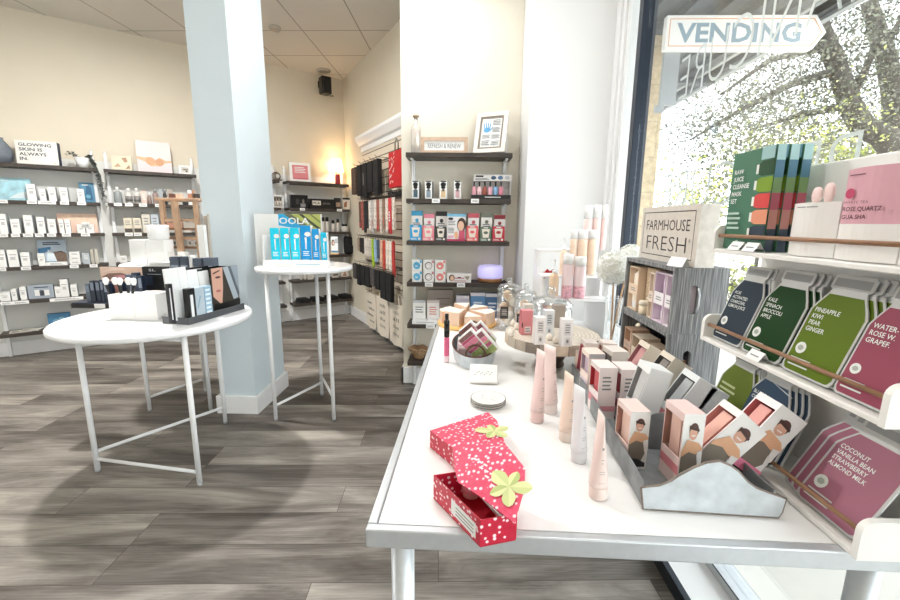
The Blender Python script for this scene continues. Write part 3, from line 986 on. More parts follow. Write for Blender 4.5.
shelf_box(LW, 308, 313.5, 275, 281, z, -0.17, 0.04, hexm('D8D2C8'), SMALLPRINT, 'small_carton', 'small ivory carton beside two low white bottles', 'carton')
shelf_box(LW, 333, 338.5, 275, 279, z, -0.17, 0.05, hexm('CFC8BE'), [('r', 0, 0.6, 1, 1, BLACK)], 'small_carton', 'lower ivory carton of a stacked pair, low corner shelf', 'carton', h=0.045)
shelf_box(LW, 333, 338.5, 270, 275, z + 0.047, -0.17, 0.05, hexm('C9C2B8'), [('r', 0, 0.6, 1, 1, BLACK)], 'small_carton', 'upper ivory carton of a stacked pair, low corner shelf', 'carton', h=0.045)
shelf_box(LW, 341, 348, 268.5, 279, z, -0.15, 0.03, hexm('D9CCC0'), [('p', [(0.2, 0.1), (0.8, 0.1), (0.6, 0.7)], hexm('A67F68'))], 'photo_card', 'cream photo card at the low corner shelf end', 'card')
z = SZ[5]
rr = random.Random(5)
for k in range(4):
    a, _ = LW.st(303.5 + 14 * k, 302, -0.13)
    g = G()
    for q in range(3):
        g.box(-0.078 + 0.006 * q, -0.085, 0.018 * q, 0.078 - 0.008 * q, 0.085, 0.018 * q + 0.017, BFAB, 0.007)
    solo(g, 'folded_garment', f'folded black garment on the lowest corner shelf, {ORD[k]} from left', 'garment', LW.at(a, -0.115, z + 0.001), LW.yaw + rr.uniform(-0.05, 0.05), 'folded black garments')

# ================================================================== rack on the end wall
PZS = [1.775, 1.462, 1.165, 0.861, 0.545, 0.25]
PT = -0.17
RP = rack('dark shelved wall rack on the ivory end wall beside the pier', PW, -0.405, 0.338, PZS, (0.035, 0.035))


def pw(x, py, t=PT):
    return PW.st(x, py, t)


z = PZS[0]
a, _ = pw(416, 140, -0.12)
PEARL = mat('pearl_glass', (226, 216, 206), 0.15, 0.25, var=0.08, scale=30)
bottle('tall_bottle', 'tall pearly glass bottle at the left end of the end wall rack', 'bottle', PW.at(a, -0.12, z + 0.001), 0,
       [(0.03, 0), (0.036, 0.006), (0.037, 0.16), (0.032, 0.185), (0.016, 0.205), (0.015, 0.25)], PEARL, [(0.015, 0.2504), (0.023, 0.252), (0.023, 0.262), (0.015, 0.265), (0.013, 0.262)], mat('tan_rim', (168, 142, 112), 0.5), capname='rim')
t = thing('wooden_sign', 'tan wood framed white sign reading refresh and renew', 'sign', PW.at((pw(420, 145)[0] + pw(468, 145)[0]) / 2, -0.12, z + 0.001), 0, rot=(-0.06, 0, 0))
w_ = pw(468, 145)[0] - pw(420, 145)[0]; h_ = 0.118
TANW = mat('pale_pink_wood', (206, 178, 154), 0.6, var=0.12, scale=25)
g = G(); k = 0.026
for bx in ((-w_ / 2, 0, w_ / 2, k), (-w_ / 2, h_ - k, w_ / 2, h_), (-w_ / 2, k, -w_ / 2 + k, h_ - k), (w_ / 2 - k, k, w_ / 2, h_ - k)):
    g.box(bx[0], -0.015, bx[1], bx[2], 0.015, bx[3], TANW)
g.done('frame', t)
g = G(); g.box(-w_ / 2 + k, -0.006, k, w_ / 2 - k, 0.01, h_ - k, WHITE); g.text('REFRESH & RENEW', 0, h_ / 2 - 0.016, 0.032, hexm('8E8E90'), -0.0066, w_ - 2 * k - 0.05, 0.01); g.done('panel', t)
t = thing('framed_notice', 'white picture frame with blue hand print leaning on the end wall rack', 'picture frame', PW.at(pw(489, 150)[0], -0.160, z + 0.006), 0, rot=(-0.30, 0, -0.36))
w_, h_, k = 0.232, 0.30, 0.03
g = G()
for bx in ((-w_ / 2, 0, w_ / 2, k), (-w_ / 2, h_ - k, w_ / 2, h_), (-w_ / 2, k, -w_ / 2 + k, h_ - k), (w_ / 2 - k, k, w_ / 2, h_ - k)):
    g.box(bx[0], -0.015, bx[1], bx[2], 0.012, bx[3], mat('cream_frame', (236, 230, 220), 0.45))
g.done('frame', t)
k2 = k + 0.012
g = G()
BRF = hexm('857868')
for bx in ((-w_ / 2 + k, k, w_ / 2 - k, k2), (-w_ / 2 + k, h_ - k2, w_ / 2 - k, h_ - k), (-w_ / 2 + k, k2, -w_ / 2 + k2, h_ - k2), (w_ / 2 - k2, k2, w_ / 2 - k, h_ - k2)):
    g.box(bx[0], -0.010, bx[1], bx[2], 0.008, bx[3], BRF)
g.done('inner_frame', t)
g = G(); g.box(-w_ / 2 + k2, -0.004, k2, w_ / 2 - k2, 0.006, h_ - k2, WHITE)
HB = hexm('4E9CCB')
art = [('e', 0.28, 0.60, 0.17, 0.09, HB)] + [('p', [(0.13 + 0.085 * q, 0.65), (0.10 + 0.11 * q - 0.015, 0.82 + 0.04 * (q in (1, 2))), (0.10 + 0.11 * q + 0.03, 0.83 + 0.04 * (q in (1, 2))), (0.19 + 0.085 * q, 0.65)], HB) for q in range(4)] + [('p', [(0.42, 0.6), (0.55, 0.7), (0.57, 0.67), (0.44, 0.54)], HB)]
art += [('l', 0.55, 0.74, 0.95, 0.95, 4, GREYT), ('l', 0.55, 0.5, 0.95, 0.68, 4, GREYT), ('l', 0.08, 0.3, 0.48, 0.44, 3, GREYT), ('l', 0.54, 0.28, 0.95, 0.44, 4, GREYT), ('l', 0.08, 0.06, 0.48, 0.25, 3, GREYT), ('l', 0.54, 0.06, 0.95, 0.22, 3, GREYT)]
g.art(w_ - 2 * k2, h_ - 2 * k2, -0.004, art, -w_ / 2 + k2, k2); g.done('print', t)

z = PZS[1]
for k, (x0, x1, col, nb) in enumerate(((412, 419, '48606E', 2), (425, 432, '8EA0AE', 2), (439.5, 447, 'E2C49A', 0), (454, 461, 'D9AEB4', 0))):
    shelf_box(PW, x0, x1, 181, 199, z, -0.19, 0.05, WHITE, [('r', 0.1, 0.94, 0.9, 1, BLACK), ('e', 0.5, 0.8, 0.36, 0.13, BLACK), ('e', 0.5, 0.64, 0.3, 0.08, BLACK), ('r', 0.2, 0.08, 0.8, 0.5, hexm(col)), ('r', 0.35, 0.42, 0.65, 0.58, hexm('6E6A6A'))], 'bath_carton',
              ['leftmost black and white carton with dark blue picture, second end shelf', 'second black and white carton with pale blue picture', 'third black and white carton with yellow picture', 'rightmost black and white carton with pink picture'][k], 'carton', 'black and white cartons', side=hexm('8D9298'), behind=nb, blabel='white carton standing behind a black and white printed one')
x0, x1 = pw(471, 190, -0.19)[0], pw(511, 190, -0.19)[0]
w_ = x1 - x0
t = thing('nail_kit_display', 'counter display of pink and blue bottles on the second end shelf', 'product display', PW.at((x0 + x1) / 2, -0.14, z + 0.001), 0)
g = G(); g.box(-w_ / 2, -0.05, 0, w_ / 2, 0.04, 0.03, BLACK); g.art(w_, 0.03, -0.05, [('l', 0.35, 0.3, 0.75, 0.7, 1, WHITE)])
g.box(-w_ / 2 + 0.01, 0.03, 0.03, w_ / 2, 0.04, 0.14, hexm('DAD6D4')); g.box(w_ / 2 - 0.006, -0.045, 0.03, w_ / 2, 0.03, 0.13, hexm('D2D0D2')); g.done('tray', t)
g = G(); g.box(-w_ / 2 + 0.02, -0.03, 0.128, w_ / 2 + 0.005, 0.045, 0.172, hexm('ECEAE8')); g.art(w_ - 0.015, 0.044, -0.03, [('r', 0.04, 0.6, 0.25, 0.85, BLACK), ('l', 0.04, 0.1, 0.4, 0.5, 2, DARKT), ('e', 0.52, 0.5, 0.07, 0.3, hexm('35536E')), ('e', 0.7, 0.5, 0.07, 0.3, hexm('4A6F96')), ('e', 0.88, 0.5, 0.07, 0.3, hexm('B9BEC4'))], -w_ / 2 + 0.02, 0.128); g.done('header', t)
for k, c in enumerate(('E7A8B4', 'F0C9CE', 'A65A4C', 'F0B6C4', '8CB6DC', 'E890A4')):
    g = G(); g.lathe([(0.015, 0), (0.016, 0.004), (0.016, 0.05), (0.006, 0.06), (0.006, 0.09), (0.004, 0.094)], hexm(c), 12, mats=[hexm(c), hexm(c), hexm(c), BLACK, BLACK])
    g.done('polish_bottle', t, (-w_ / 2 + 0.022 + 0.0385 * k, -0.02, 0.0305))
for a_, b_ in ((432, 440), (471, 479)):
    strip(RP, PW, a_, b_, 201, z)

z = PZS[2]
FACE = hexm('E8BFA6')
HAIR = hexm('4A342C')


def mask_box(x0, x1, yt, yb, col, capc, label, body='F2EEEC', front=False):
    m = hexm(col)
    if front:
        art = [('r', 0.0, 0.0, 1, 1, m), ('p', [(0.25, 0.25), (0.75, 0.25), (0.85, 0.85), (0.15, 0.85)], hexm('F0E6DA')), ('e', 0.5, 0.6, 0.2, 0.1, m), ('r', 0.3, 0.9, 0.7, 0.96, WHITE), ('e', 0.8, 0.12, 0.1, 0.08, hexm('F4EFE8')), ('l', 0.08, 0.05, 0.6, 0.18, 2, WHITE)]
        t_, d_ = -0.195, 0.035
    else:
        art = [('r', 0, 0.84, 1, 1, hexm(capc)), ('e', 0.5, 0.68, 0.16, 0.07, hexm(capc)), ('l', 0.15, 0.5, 0.85, 0.62, 2, DARKT), ('p', [(0.45, 0), (1, 0), (1, 0.42), (0.7, 0.45)], hexm(col))]
        t_, d_ = -0.145, 0.05
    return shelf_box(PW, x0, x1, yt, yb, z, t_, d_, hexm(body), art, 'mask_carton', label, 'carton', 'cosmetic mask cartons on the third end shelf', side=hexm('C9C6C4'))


for x0, x1, yt, col, capc, nm in ((411.5, 422.5, 211, 'B9D2DE', '3F9DC8', 'blue topped'), (424, 434.5, 214, 'E9B9BE', 'E88CA0', 'pink topped'), (436, 447, 211.5, 'B9B6B4', '2A2828', 'black topped'),
                                  (468, 479, 213.5, 'E4A8A4', 'D0606C', 'coral topped'), (481, 492, 213, 'C9C2B4', '74786C', 'grey green topped'), (494, 505, 215, 'DDAAA8', '8C2430', 'dark red topped')):
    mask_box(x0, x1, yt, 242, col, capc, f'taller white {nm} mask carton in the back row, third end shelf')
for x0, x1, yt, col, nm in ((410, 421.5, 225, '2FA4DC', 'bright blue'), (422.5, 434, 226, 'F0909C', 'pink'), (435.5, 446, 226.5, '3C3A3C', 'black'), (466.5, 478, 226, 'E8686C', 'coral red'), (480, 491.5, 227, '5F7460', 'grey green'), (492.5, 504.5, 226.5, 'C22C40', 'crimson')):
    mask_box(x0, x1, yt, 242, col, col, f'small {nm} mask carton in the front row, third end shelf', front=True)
shelf_box(PW, 447, 465.5, 214, 242, z, -0.19, 0.06, hexm('F3F0F0'), [('r', 0, 0.9, 1, 1, hexm('7FC0E4')), ('r', 0, 0, 1, 0.07, hexm('D23C6A')), ('e', 0.78, 0.6, 0.24, 0.26, HAIR), ('e', 0.75, 0.56, 0.17, 0.18, FACE), ('p', [(0.62, 0.07), (0.98, 0.07), (0.95, 0.4), (0.66, 0.38)], hexm('C9556E')), ('e', 0.5, 0.22, 0.1, 0.14, hexm('F0B48C')), ('e', 0.2, 0.82, 0.14, 0.05, DARKT), ('l', 0.06, 0.58, 0.45, 0.76, 3, GREYT), ('l', 0.06, 0.3, 0.4, 0.5, 4, GREYT), ('r', 0.06, 0.12, 0.36, 0.2, hexm('E8B7C8'))], 'mask_carton', 'large white mask carton with woman in pink, middle of third shelf', 'carton')

z = PZS[3]
for k, (x0, x1, c, nm) in enumerate(((412, 422, '63B7E0', 'blue'), (423.5, 434, 'C98A98', 'mauve'), (435, 445.5, 'E58E88', 'coral'))):
    c1 = hexm(c)
    for lv in range(2):
        h_ = 0.082
        shelf_box(PW, x0, x1, 260, 284, z + lv * (h_ + 0.001), -0.19, 0.06, WHITE, [('e', 0.48, 0.47, 0.36, 0.34, hexm('6A4A50') if k == 1 else c1), ('e', 0.5, 0.45, 0.3, 0.28, hexm('E9E4E2') if k == 1 else c1), ('e', 0.45, 0.42, 0.14, 0.1, hexm('BFE2F2') if k == 0 else WHITE), ('r', 0.78, 0.7, 0.98, 0.95, c1)], 'soap_box',
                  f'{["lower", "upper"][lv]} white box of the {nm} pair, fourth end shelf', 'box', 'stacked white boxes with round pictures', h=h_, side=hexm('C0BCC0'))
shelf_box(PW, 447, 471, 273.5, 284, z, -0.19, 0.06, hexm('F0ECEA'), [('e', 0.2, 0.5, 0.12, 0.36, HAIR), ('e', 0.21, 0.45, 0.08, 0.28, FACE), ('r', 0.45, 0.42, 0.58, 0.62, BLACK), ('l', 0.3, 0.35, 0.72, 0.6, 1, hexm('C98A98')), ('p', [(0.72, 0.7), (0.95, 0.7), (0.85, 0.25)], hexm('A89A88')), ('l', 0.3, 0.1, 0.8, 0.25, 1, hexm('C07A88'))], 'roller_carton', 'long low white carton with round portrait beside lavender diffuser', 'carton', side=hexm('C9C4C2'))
strip(RP, PW, 425, 433, 287, z); strip(RP, PW, 457, 465, 287, z)
a, _ = pw(490, 276, -0.12)
t = thing('aroma_diffuser', 'glowing lavender aroma diffuser on a wooden base', 'diffuser', PW.at(a, -0.12, z + 0.001), 0)
g = G(); g.lathe([(0.07, 0), (0.088, 0.004), (0.092, 0.026), (0.09, 0.03)], mat('bamboo_base', (176, 124, 84), 0.5, var=0.15, scale=20), 28); g.done('base', t)
LAV = mat('lavender_glow_plastic', (196, 190, 240), 0.35, emit=0.55)
g = G(); g.lathe([(0.090, 0.0304), (0.095, 0.05), (0.093, 0.105), (0.08, 0.122), (0.03, 0.126), (0, 0.126)], LAV, 28); g.done('tank', t)

z = PZS[4]
g = G(); g.lathe([(0.03, 0), (0.055, 0.02), (0.058, 0.06), (0.04, 0.10), (0.02, 0.125), (0.022, 0.145), (0.016, 0.145), (0, 0.12)], hexm('B4B8BE'), 22)
solo(g, 'vase', 'small grey white vase behind the white leaflet tray', 'vase', PW.at(pw(419, 295, -0.05)[0], -0.075, z + 0.001))
shelf_box(PW, 428, 453, 290, 316, z, -0.075, 0.04, mat('kraft_taupe', (178, 166, 158), 0.6, var=0.05), [('r', 0.35, 0.7, 0.9, 0.74, hexm('8C7E76')), ('r', 0.4, 0.52, 0.85, 0.55, hexm('9C8E86'))], 'kraft_box', 'taupe cardboard box at the back of the fifth end shelf', 'box')
shelf_box(PW, 413, 425.5, 303, 327, z + 0.03, -0.16, 0.03, WHITE, [('l', 0.2, 0.3, 0.8, 0.7, 3, GREYT), ('r', 0, 0.88, 1, 1, hexm('C8CCD0'))], 'skincare_carton', 'white carton with grey print in the white leaflet tray', 'carton', h=0.14)
shelf_box(PW, 427, 439, 303, 327, z + 0.03, -0.16, 0.03, hexm('F6F0EE'), [('l', 0.2, 0.2, 0.8, 0.7, 4, hexm('E0897E')), ('r', 0, 0.88, 1, 1, hexm('D8C8C4'))], 'skincare_carton', 'white carton with coral print in the white leaflet tray', 'carton', h=0.14)
shelf_box(PW, 412, 437.5, 315, 324, z, -0.215, 0.1, WPLASTIC, [('l', 0.15, 0.4, 0.85, 0.65, 1, GREYT)], 'leaflet_tray', 'low white tray at the left end of the fifth end shelf', 'tray', h=0.029)
for k, (x0, x1, yt, c, nm) in enumerate(((456, 469, 296, 'B6B0BE', 'lilac grey'), (470.5, 485, 293, '5B84B0', 'blue'), (485.5, 499, 294, '456890', 'dark blue'), (500, 506, 296, '3E5674', 'navy blue'))):
    shelf_box(PW, x0, x1, yt, 316, z, -0.19, 0.08, hexm(c), [('r', 0, 0.9, 1, 1, hexm('D8D4DC')), ('l', 0.2, 0.4, 0.8, 0.75, 3, hexm('D4DAE4'))], 'bath_box', f'{nm} box on the fifth end shelf behind the table', 'box', 'blue boxes on the fifth end shelf', top=hexm('C9CCD6'))
strip(RP, PW, 426, 435, 329, z)
z = PZS[5]
a, _ = pw(419, 355, -0.12)
g = G()
WICK = mat('dried_wicker', (176, 142, 108), 0.7, var=0.3, scale=60, bump=0.4)
for k in range(7):
    g.tube([((0.035 + 0.007 * k) * cos(q * pi / 12) , (0.035 + 0.007 * k) * sin(q * pi / 12) * 0.8, 0.012 + 0.011 * k + 0.006 * sin(q * 1.7 + k)) for q in range(24)], 0.0075, WICK, 6, closed=True)
g.lathe([(0, 0.002), (0.04, 0.004)], WICK, 20, cap=False)
solo(g, 'basket', 'small woven wicker bowl on the lowest end wall shelf', 'basket', PW.at(a, -0.12, z + 0.002))

# ================================================================== slat wall with hanging goods
def hooks(label, zz, xs):
    s0 = SW.st(xs[0], 190, -0.1)[0]
    t = thing('wire_hook_row', label, 'hooks', SW.at(0.8, 0, 0), SW.yaw)
    return t


HK = mat('hook_steel', (120, 116, 112), 0.35, 0.8)


def hanger(label, zz, ss, L=0.16):
    t = thing('hook_rail', label, 'hook rail', SW.at(ss[0], -0.024, zz), SW.yaw)
    g = G(); g.box(-0.03, -0.004, -0.008, ss[-1] - ss[0] + 0.03, 0, 0.008, HK); g.done('bar', t)
    for q in ss:
        g = G(); x = q - ss[0]
        g.tube([(x, -0.004, 0), (x, -L + 0.02, 0.0), (x, -L, 0.018)], 0.003, HK, 6)
        g.done('hook', t)
    return t


def hang(name, label, cat, s, zz, w, h, m, L=0.14, art=(), d=0.02, shape=None, group=None, rz=0.0, hole=True):
    """a thing hanging from a hook, its top at zz; front faces the room"""
    g = G()
    if shape:
        g.prism([(x * w, -h + zq * h) for x, zq in shape], -d, 0, m)
    else:
        g.box(-w / 2, -d, -h, w / 2, 0, -0.002, m, min(0.006, d / 3))
    if art:
        g.art(w, h, -d, art, None, -h)
    g.tube([(0, -d / 2, -0.004), (-0.008, -d / 2, 0.006), (0, -d / 2, 0.014), (0.008, -d / 2, 0.006)], 0.0015, BLACK, 5, closed=True)
    return solo(g, name, label, cat, SW.at(s, -0.024 - L + 0.03, zz - 0.012), SW.yaw + rz, group)


def yz(px, py):
    return SW.st(px, py, -0.14)


ROW1 = [0.94, 1.15, 1.33, 1.51, 1.69]
hanger('upper hook rail on the slat wall with black and red bags', 1.93, ROW1)
hang('tote_bag', 'brown black patterned bag hanging nearest the corner of the slat wall', 'bag', 0.94, 1.915, 0.15, 0.30, mat('brown_print_fabric', (84, 66, 56), 0.8, var=0.45, scale=40), d=0.05)
hang('pouch', 'small black pouch hanging low under the patterned bag', 'pouch', 1.03, 1.70, 0.12, 0.13, BFAB, d=0.04, L=0.08)
for k, (s, w, h) in enumerate(((1.15, 0.15, 0.33), (1.33, 0.15, 0.36), (1.51, 0.15, 0.31), (1.69, 0.14, 0.35))):
    hang('black_bag', f'black hanging fabric bag on the upper slat wall, {ORD[k]} from the corner', 'bag', s, 1.92, w, h, BFAB, d=0.05, group='black bags on the upper rail', art=[('p', [(0.3, 0.35), (0.5, 0.4), (0.45, 0.7), (0.3, 0.75)], hexm('6A6462'))] if k == 1 else ())
REDB = mat('red_print_bag', (190, 22, 30), 0.6, var=0.1, scale=20)
t = thing('red_bag', 'red bag with white print hanging on the slat wall', 'bag', SW.at(2.08, -0.085, 1.945), SW.yaw)
g = G(); g.box(-0.19, -0.035, -0.33, 0.19, 0, 0, REDB, 0.01)
rr = random.Random(11)
for q in range(26):
    x, zz = rr.uniform(-0.17, -0.05), rr.uniform(-0.3, -0.03)
    g.poly([(x, -0.0358, zz), (x + 0.015, -0.0358, zz + 0.008), (x + 0.02, -0.0358, zz + 0.025), (x + 0.004, -0.0358, zz + 0.016)], hexm('E8D6D2'))
g.done('body', t)
g = G(); g.tube([(-0.04, -0.025, 0), (-0.035, -0.025, 0.07), (0.0, -0.025, 0.1), (0.035, -0.025, 0.07), (0.04, -0.025, 0)], 0.008, hexm('8A8A80'), 6); g.done('handle', t)
for k in range(3):
    hang('black_pouch', f'black pouch hanging below the red bag, {ORD[k]} from the corner', 'pouch', 1.85 + 0.13 * k, 1.60, 0.12, 0.045, BFAB, d=0.04, L=0.06, group='black pouches below the red bag')
ROW2 = [1.05 + 0.085 * k for k in range(13)]
hanger('second hook rail holding hair bands and small accessories', 1.545, ROW2, 0.15)
cols2 = ['6E4A40', 'A65C50', '2A2A2C', '1E1C1E', 'D8D0C8', 'B8B4B0', 'D8CEC4', '9A5A4A', 'C8BCB0', '8A7060', 'D6C8BC', 'B83A40', 'CFC4B8']
nm2 = ['brown', 'rust', 'charcoal', 'black', 'ivory', 'pale grey', 'cream', 'terracotta', 'stone', 'tan', 'beige', 'red', 'sand']
for k, s in enumerate(ROW2):
    m = mat('accessory_' + nm2[k].replace(' ', '_'), tuple(int(cols2[k][i:i + 2], 16) for i in (0, 2, 4)), 0.7, var=0.35, scale=45)
    art = [('r', 0.15, 0.05, 0.85, 0.2, hexm('B8302C'))] if k in (0, 7) else ([('p', [(0.2, 0.1), (0.8, 0.3), (0.6, 0.5)], hexm('C03A34'))] if k in (5, 9) else ())
    if k == 11:
        hang('hair_clip', 'red hair accessory on black and white card, second slat wall row', 'hair accessory', s, 1.535, 0.065, 0.34, hexm('C8343C'), d=0.02, art=[('r', 0.3, 0.35, 0.7, 0.62, WHITE), ('l', 0.35, 0.38, 0.65, 0.6, 3, BLACK), ('r', 0.1, 0.0, 0.9, 0.12, hexm('8A1820'))])
    else:
        hang('hair_band', f'{nm2[k]} hair band hanging in the second slat wall row', 'hair accessory', s, 1.535, 0.062, 0.30 + 0.05 * ((k * 7) % 3) / 2, m, d=0.018, art=art, group='hair bands on the second row')
ROW3 = [0.95 + 0.085 * k for k in range(14)]
hanger('third hook rail with socks and small packets', 1.135, ROW3, 0.14)
cols3 = ['A6947E', '2C2628', '241F20', 'D9D2C8', 'CFC8BE', 'C0B8AE', 'A8C83C', '98B8D8', '3C4C60', 'D0A890', 'B84030', 'D8CCC0', 'E0D4C8', 'B83A36']
nm3 = ['khaki', 'brown black', 'black', 'white', 'ivory', 'stone', 'lime green', 'pale blue', 'navy', 'peach', 'brick red', 'cream', 'off-white', 'red']
for k, s in enumerate(ROW3):
    m = mat('packet_' + nm3[k].replace(' ', '_').replace('-', '_'), tuple(int(cols3[k][i:i + 2], 16) for i in (0, 2, 4)), 0.65, var=0.3, scale=40)
    h = [0.16, 0.17, 0.18, 0.19, 0.2, 0.2, 0.3, 0.24, 0.2, 0.28, 0.3, 0.28, 0.3, 0.34][k]
    shp = [(-0.5, 1), (-0.5, 0.45), (-0.3, 0.0), (0.45, 0.0), (0.5, 0.2), (0.2, 0.45), (0.3, 1)] if k in (6, 7, 13) else None
    hang('sock_packet' if shp else 'accessory_packet', f'{nm3[k]} {"sock packet" if shp else "accessory packet"} hanging in the third slat wall row', 'accessory', s, 1.125, 0.066, h, m, d=0.016, shape=shp, group='packets on the third row')
ROW4 = [0.93 + 0.16 * k for k in range(8)]
hanger('lowest hook rail with dark purses above the tote bags', 0.83, ROW4, 0.17)
for k, s in enumerate(ROW4):
    w, h = [(0.11, 0.2), (0.11, 0.26), (0.13, 0.24), (0.13, 0.24), (0.12, 0.2), (0.12, 0.22), (0.14, 0.3), (0.14, 0.3)][k]
    m = [mat('grey_black_fabric', (70, 66, 66), 0.8, var=0.4, scale=50), BFAB][int(k > 0 and k != 4)]
    hang('purse', f'{"grey" if k in (0, 4) else "black"} purse hanging on the lowest rail, {ORD[k]} from the corner', 'purse', s, 0.82, w, h * 0.92, m, d=0.04, L=0.17, group='dark purses on the lowest rail')
CANV = mat('natural_canvas', (222, 212, 196), 0.85, var=0.06, scale=60)
for k, (s, w, lines) in enumerate(((1.27, 0.33, ()), (1.66, 0.36, ('totally', 'all', 'the', 'time')), (2.05, 0.34, ('totally', 'all', 'the', 'time')))):
    t = thing('canvas_tote', ['natural canvas tote with black block lettering, nearest the corner', 'natural canvas tote with black script lettering, middle of three', 'natural canvas tote at the end of the slat wall'][k], 'tote bag', SW.at(s, -0.07 - 0.004 * k, 0.50), SW.yaw)
    g = G()
    n = 8
    poly = [(-w / 2, 0), (-w / 2 - 0.01, -0.25), (-w / 2 + 0.01, -0.40), (-0.05, -0.43), (w / 2 - 0.01, -0.40), (w / 2 + 0.01, -0.22), (w / 2, 0)]
    g.prism(poly[::-1], -0.05, 0, CANV)
    if k == 0:
        for q, (a_, b_) in enumerate(((-0.8, 0.2), (-0.5, 0.7), (-0.85, 0.55), (-0.3, 0.8))):
            xx = a_ * w / 2.4
            rq = random.Random(q)
            while xx < b_ * w / 2.4:
                l = rq.uniform(0.012, 0.03); hh = rq.uniform(0.015, 0.032)
                g.poly([(xx, -0.0506, -0.13 - 0.07 * q), (xx + l, -0.0506, -0.13 - 0.07 * q), (xx + l * 0.8, -0.0506, -0.13 - 0.07 * q + hh), (xx + 0.005, -0.0506, -0.13 - 0.07 * q + hh * 0.8)], BLACK)
                xx += l + 0.006
    for q, ln in enumerate(lines):
        if ln:
            g.text(ln, 0, -0.10 - 0.075 * q, 0.04, BLACK, -0.0506, w * (0.6 if k == 0 else 0.45))
    g.done('body', t)
    for yy in (-0.045, -0.005):
        g = G(); g.tube([(-w * 0.25, yy, -0.02), (-w * 0.2, yy, 0.06), (0, -0.025, 0.1), (w * 0.2, yy, 0.06), (w * 0.25, yy, -0.02)], 0.006, CANV, 6); g.done('handle', t)

# ================================================================== white round tables on tube legs
def round_table(label, cx, cy, zt, R, feet, bars, low):
    """feet: three floor points; bars: pairs joined near the floor (with height); low: top rails"""
    t = thing('round_table', label, 'table', (cx, cy, 0))
    g = G(); g.lathe([(R - 0.006, zt - 0.028), (R, zt - 0.022), (R, zt - 0.006), (R - 0.006, zt)], WMETAL, 64); g.done('tabletop', t)
    P = [Vector((fx - cx, fy - cy, 0)) for fx, fy in feet]
    T = [Vector((p.x, p.y, zt - 0.029)) for p in P]
    r = 0.0125
    for p, q in zip(P, T):
        g = G(); g.cyl(p + Vector((0, 0, 0.012)), q, r, WMETAL, 14)
        lg = g.done('leg', t)
        g = G(); g.cyl(p, p + Vector((0, 0, 0.0118)), r * 0.95, CHROME, 14); g.done('foot', lg)
    for i, j, h in bars:
        g = G(); a, b = P[i] + Vector((0, 0, h)), P[j] + Vector((0, 0, h)); d = (b - a).normalized() * r
        g.cyl(a + d, b - d, 0.009, WMETAL, 10); g.done('stretcher', t)
    for i, j in low:
        g = G(); a, b = T[i] - Vector((0, 0, 0.02)), T[j] - Vector((0, 0, 0.02)); d = (b - a).normalized() * r
        g.cyl(a + d, b - d, 0.009, WMETAL, 10); g.done('top_rail', t)
    return t


def fl(px, py):
    p = PZ(px, py, 0)
    return (p.x, p.y)


RTZ, RTR = 0.795, 0.446
RTC = (-1.600, 2.125)
round_table('low white round table in front of the column', RTC[0], RTC[1], RTZ, RTR, [fl(98, 471), fl(200, 485), fl(225.5, 423)], [(0, 1, 0.07), (0, 2, 0.11)], [(0, 1), (0, 2)])
TTZ, TTR = 1.01, 0.305
TTC = (-1.035, 2.735)
round_table('tall white round table right of the column with sunscreens', TTC[0], TTC[1], TTZ, TTR, [fl(276, 420), fl(322, 395), fl(334, 420)], [(0, 1, 0.10), (1, 2, 0.16)], [(0, 1), (1, 2)])
KTC = (-1.955, 2.80)
round_table('tall white round table left of the column with wooden stand', KTC[0], KTC[1], TTZ, TTR, [fl(150, 411), fl(211, 410), fl(206, 391)], [(0, 2, 0.10)], [(0, 2), (0, 1)])

# ---- sunscreen display on the tall table
z = TTZ + 0.0008
fx = lambda x, y: PY(x, y, 2.62)
p0, p1 = PY(257.5, 250, 2.745), PY(322.5, 250, 2.745)
w_ = (p1 - p0).x
cx = (p0.x + p1.x) / 2
t = thing('sunscreen_display', 'white counter display holding blue sunscreen cartons on tall table', 'product display', (cx, 2.70, z), 0.06)
h_ = PY(290, 214, 2.75).z - z
CY = hexm('19C3EE')
g = G(); g.box(-w_ / 2, 0.045, 0.0, w_ / 2, 0.055, h_, WHITE)
g.art(w_, h_, 0.045, [('p', [(0.36, 0.78), (0.36, 1), (0.6, 1), (0.98, 0.62), (0.98, 0.4), (0.7, 0.7)], hexm('38B4E8')), ('p', [(0.44, 1), (0.62, 1), (0.98, 0.68), (0.98, 0.5)], hexm('6A705C')), ('p', [(0.55, 1), (0.99, 1), (0.99, 0.6), (0.75, 0.82)], hexm('B9BE6A')), ('p', [(0.66, 1), (0.72, 1), (0.99, 0.72), (0.99, 0.66)], hexm('4A5040')), ('p', [(0.82, 1), (0.86, 1), (0.99, 0.86), (0.99, 0.82)], hexm('7E8450')), ('t', 'COOLA', 0.54, 0.81, 0.12, WHITE, 0.56, 0.02)])
g.done('back_panel', t)
tl, tr = PY(262, 250, 2.62).x - cx, PY(327, 250, 2.62).x - cx + 0.004
g = G(); g.box(tl, -0.075, 0.0, tr, 0.044, 0.012, WHITE); g.box(tl, -0.085, 0.0, tr, -0.0751, 0.045, WHITE)
g.art(tr - tl, 0.045, -0.085, [('l', 0.15, 0.3, 0.45, 0.5, 1, hexm('D8D4CC')), ('l', 0.5, 0.25, 0.85, 0.5, 1, hexm('A8CFE4'))], tl)
g.box(tl, -0.075, 0.0121, tl + 0.006, 0.044, 0.20, WHITE)
g.done('tray', t)
SUN = [(269.5, 278.5, 228, 'cyan', '12D4F2'), (279.5, 288, 228, 'cyan', '12D4F2'), (289, 298, 228, 'cyan', '12D4F2'), (299, 309.5, 225.5, 'mid blue', '0E9EE4'), (310.5, 317.5, 229, 'mid blue', '0E9EE4'), (319, 325, 232.5, 'cyan', '1FC6EE')]
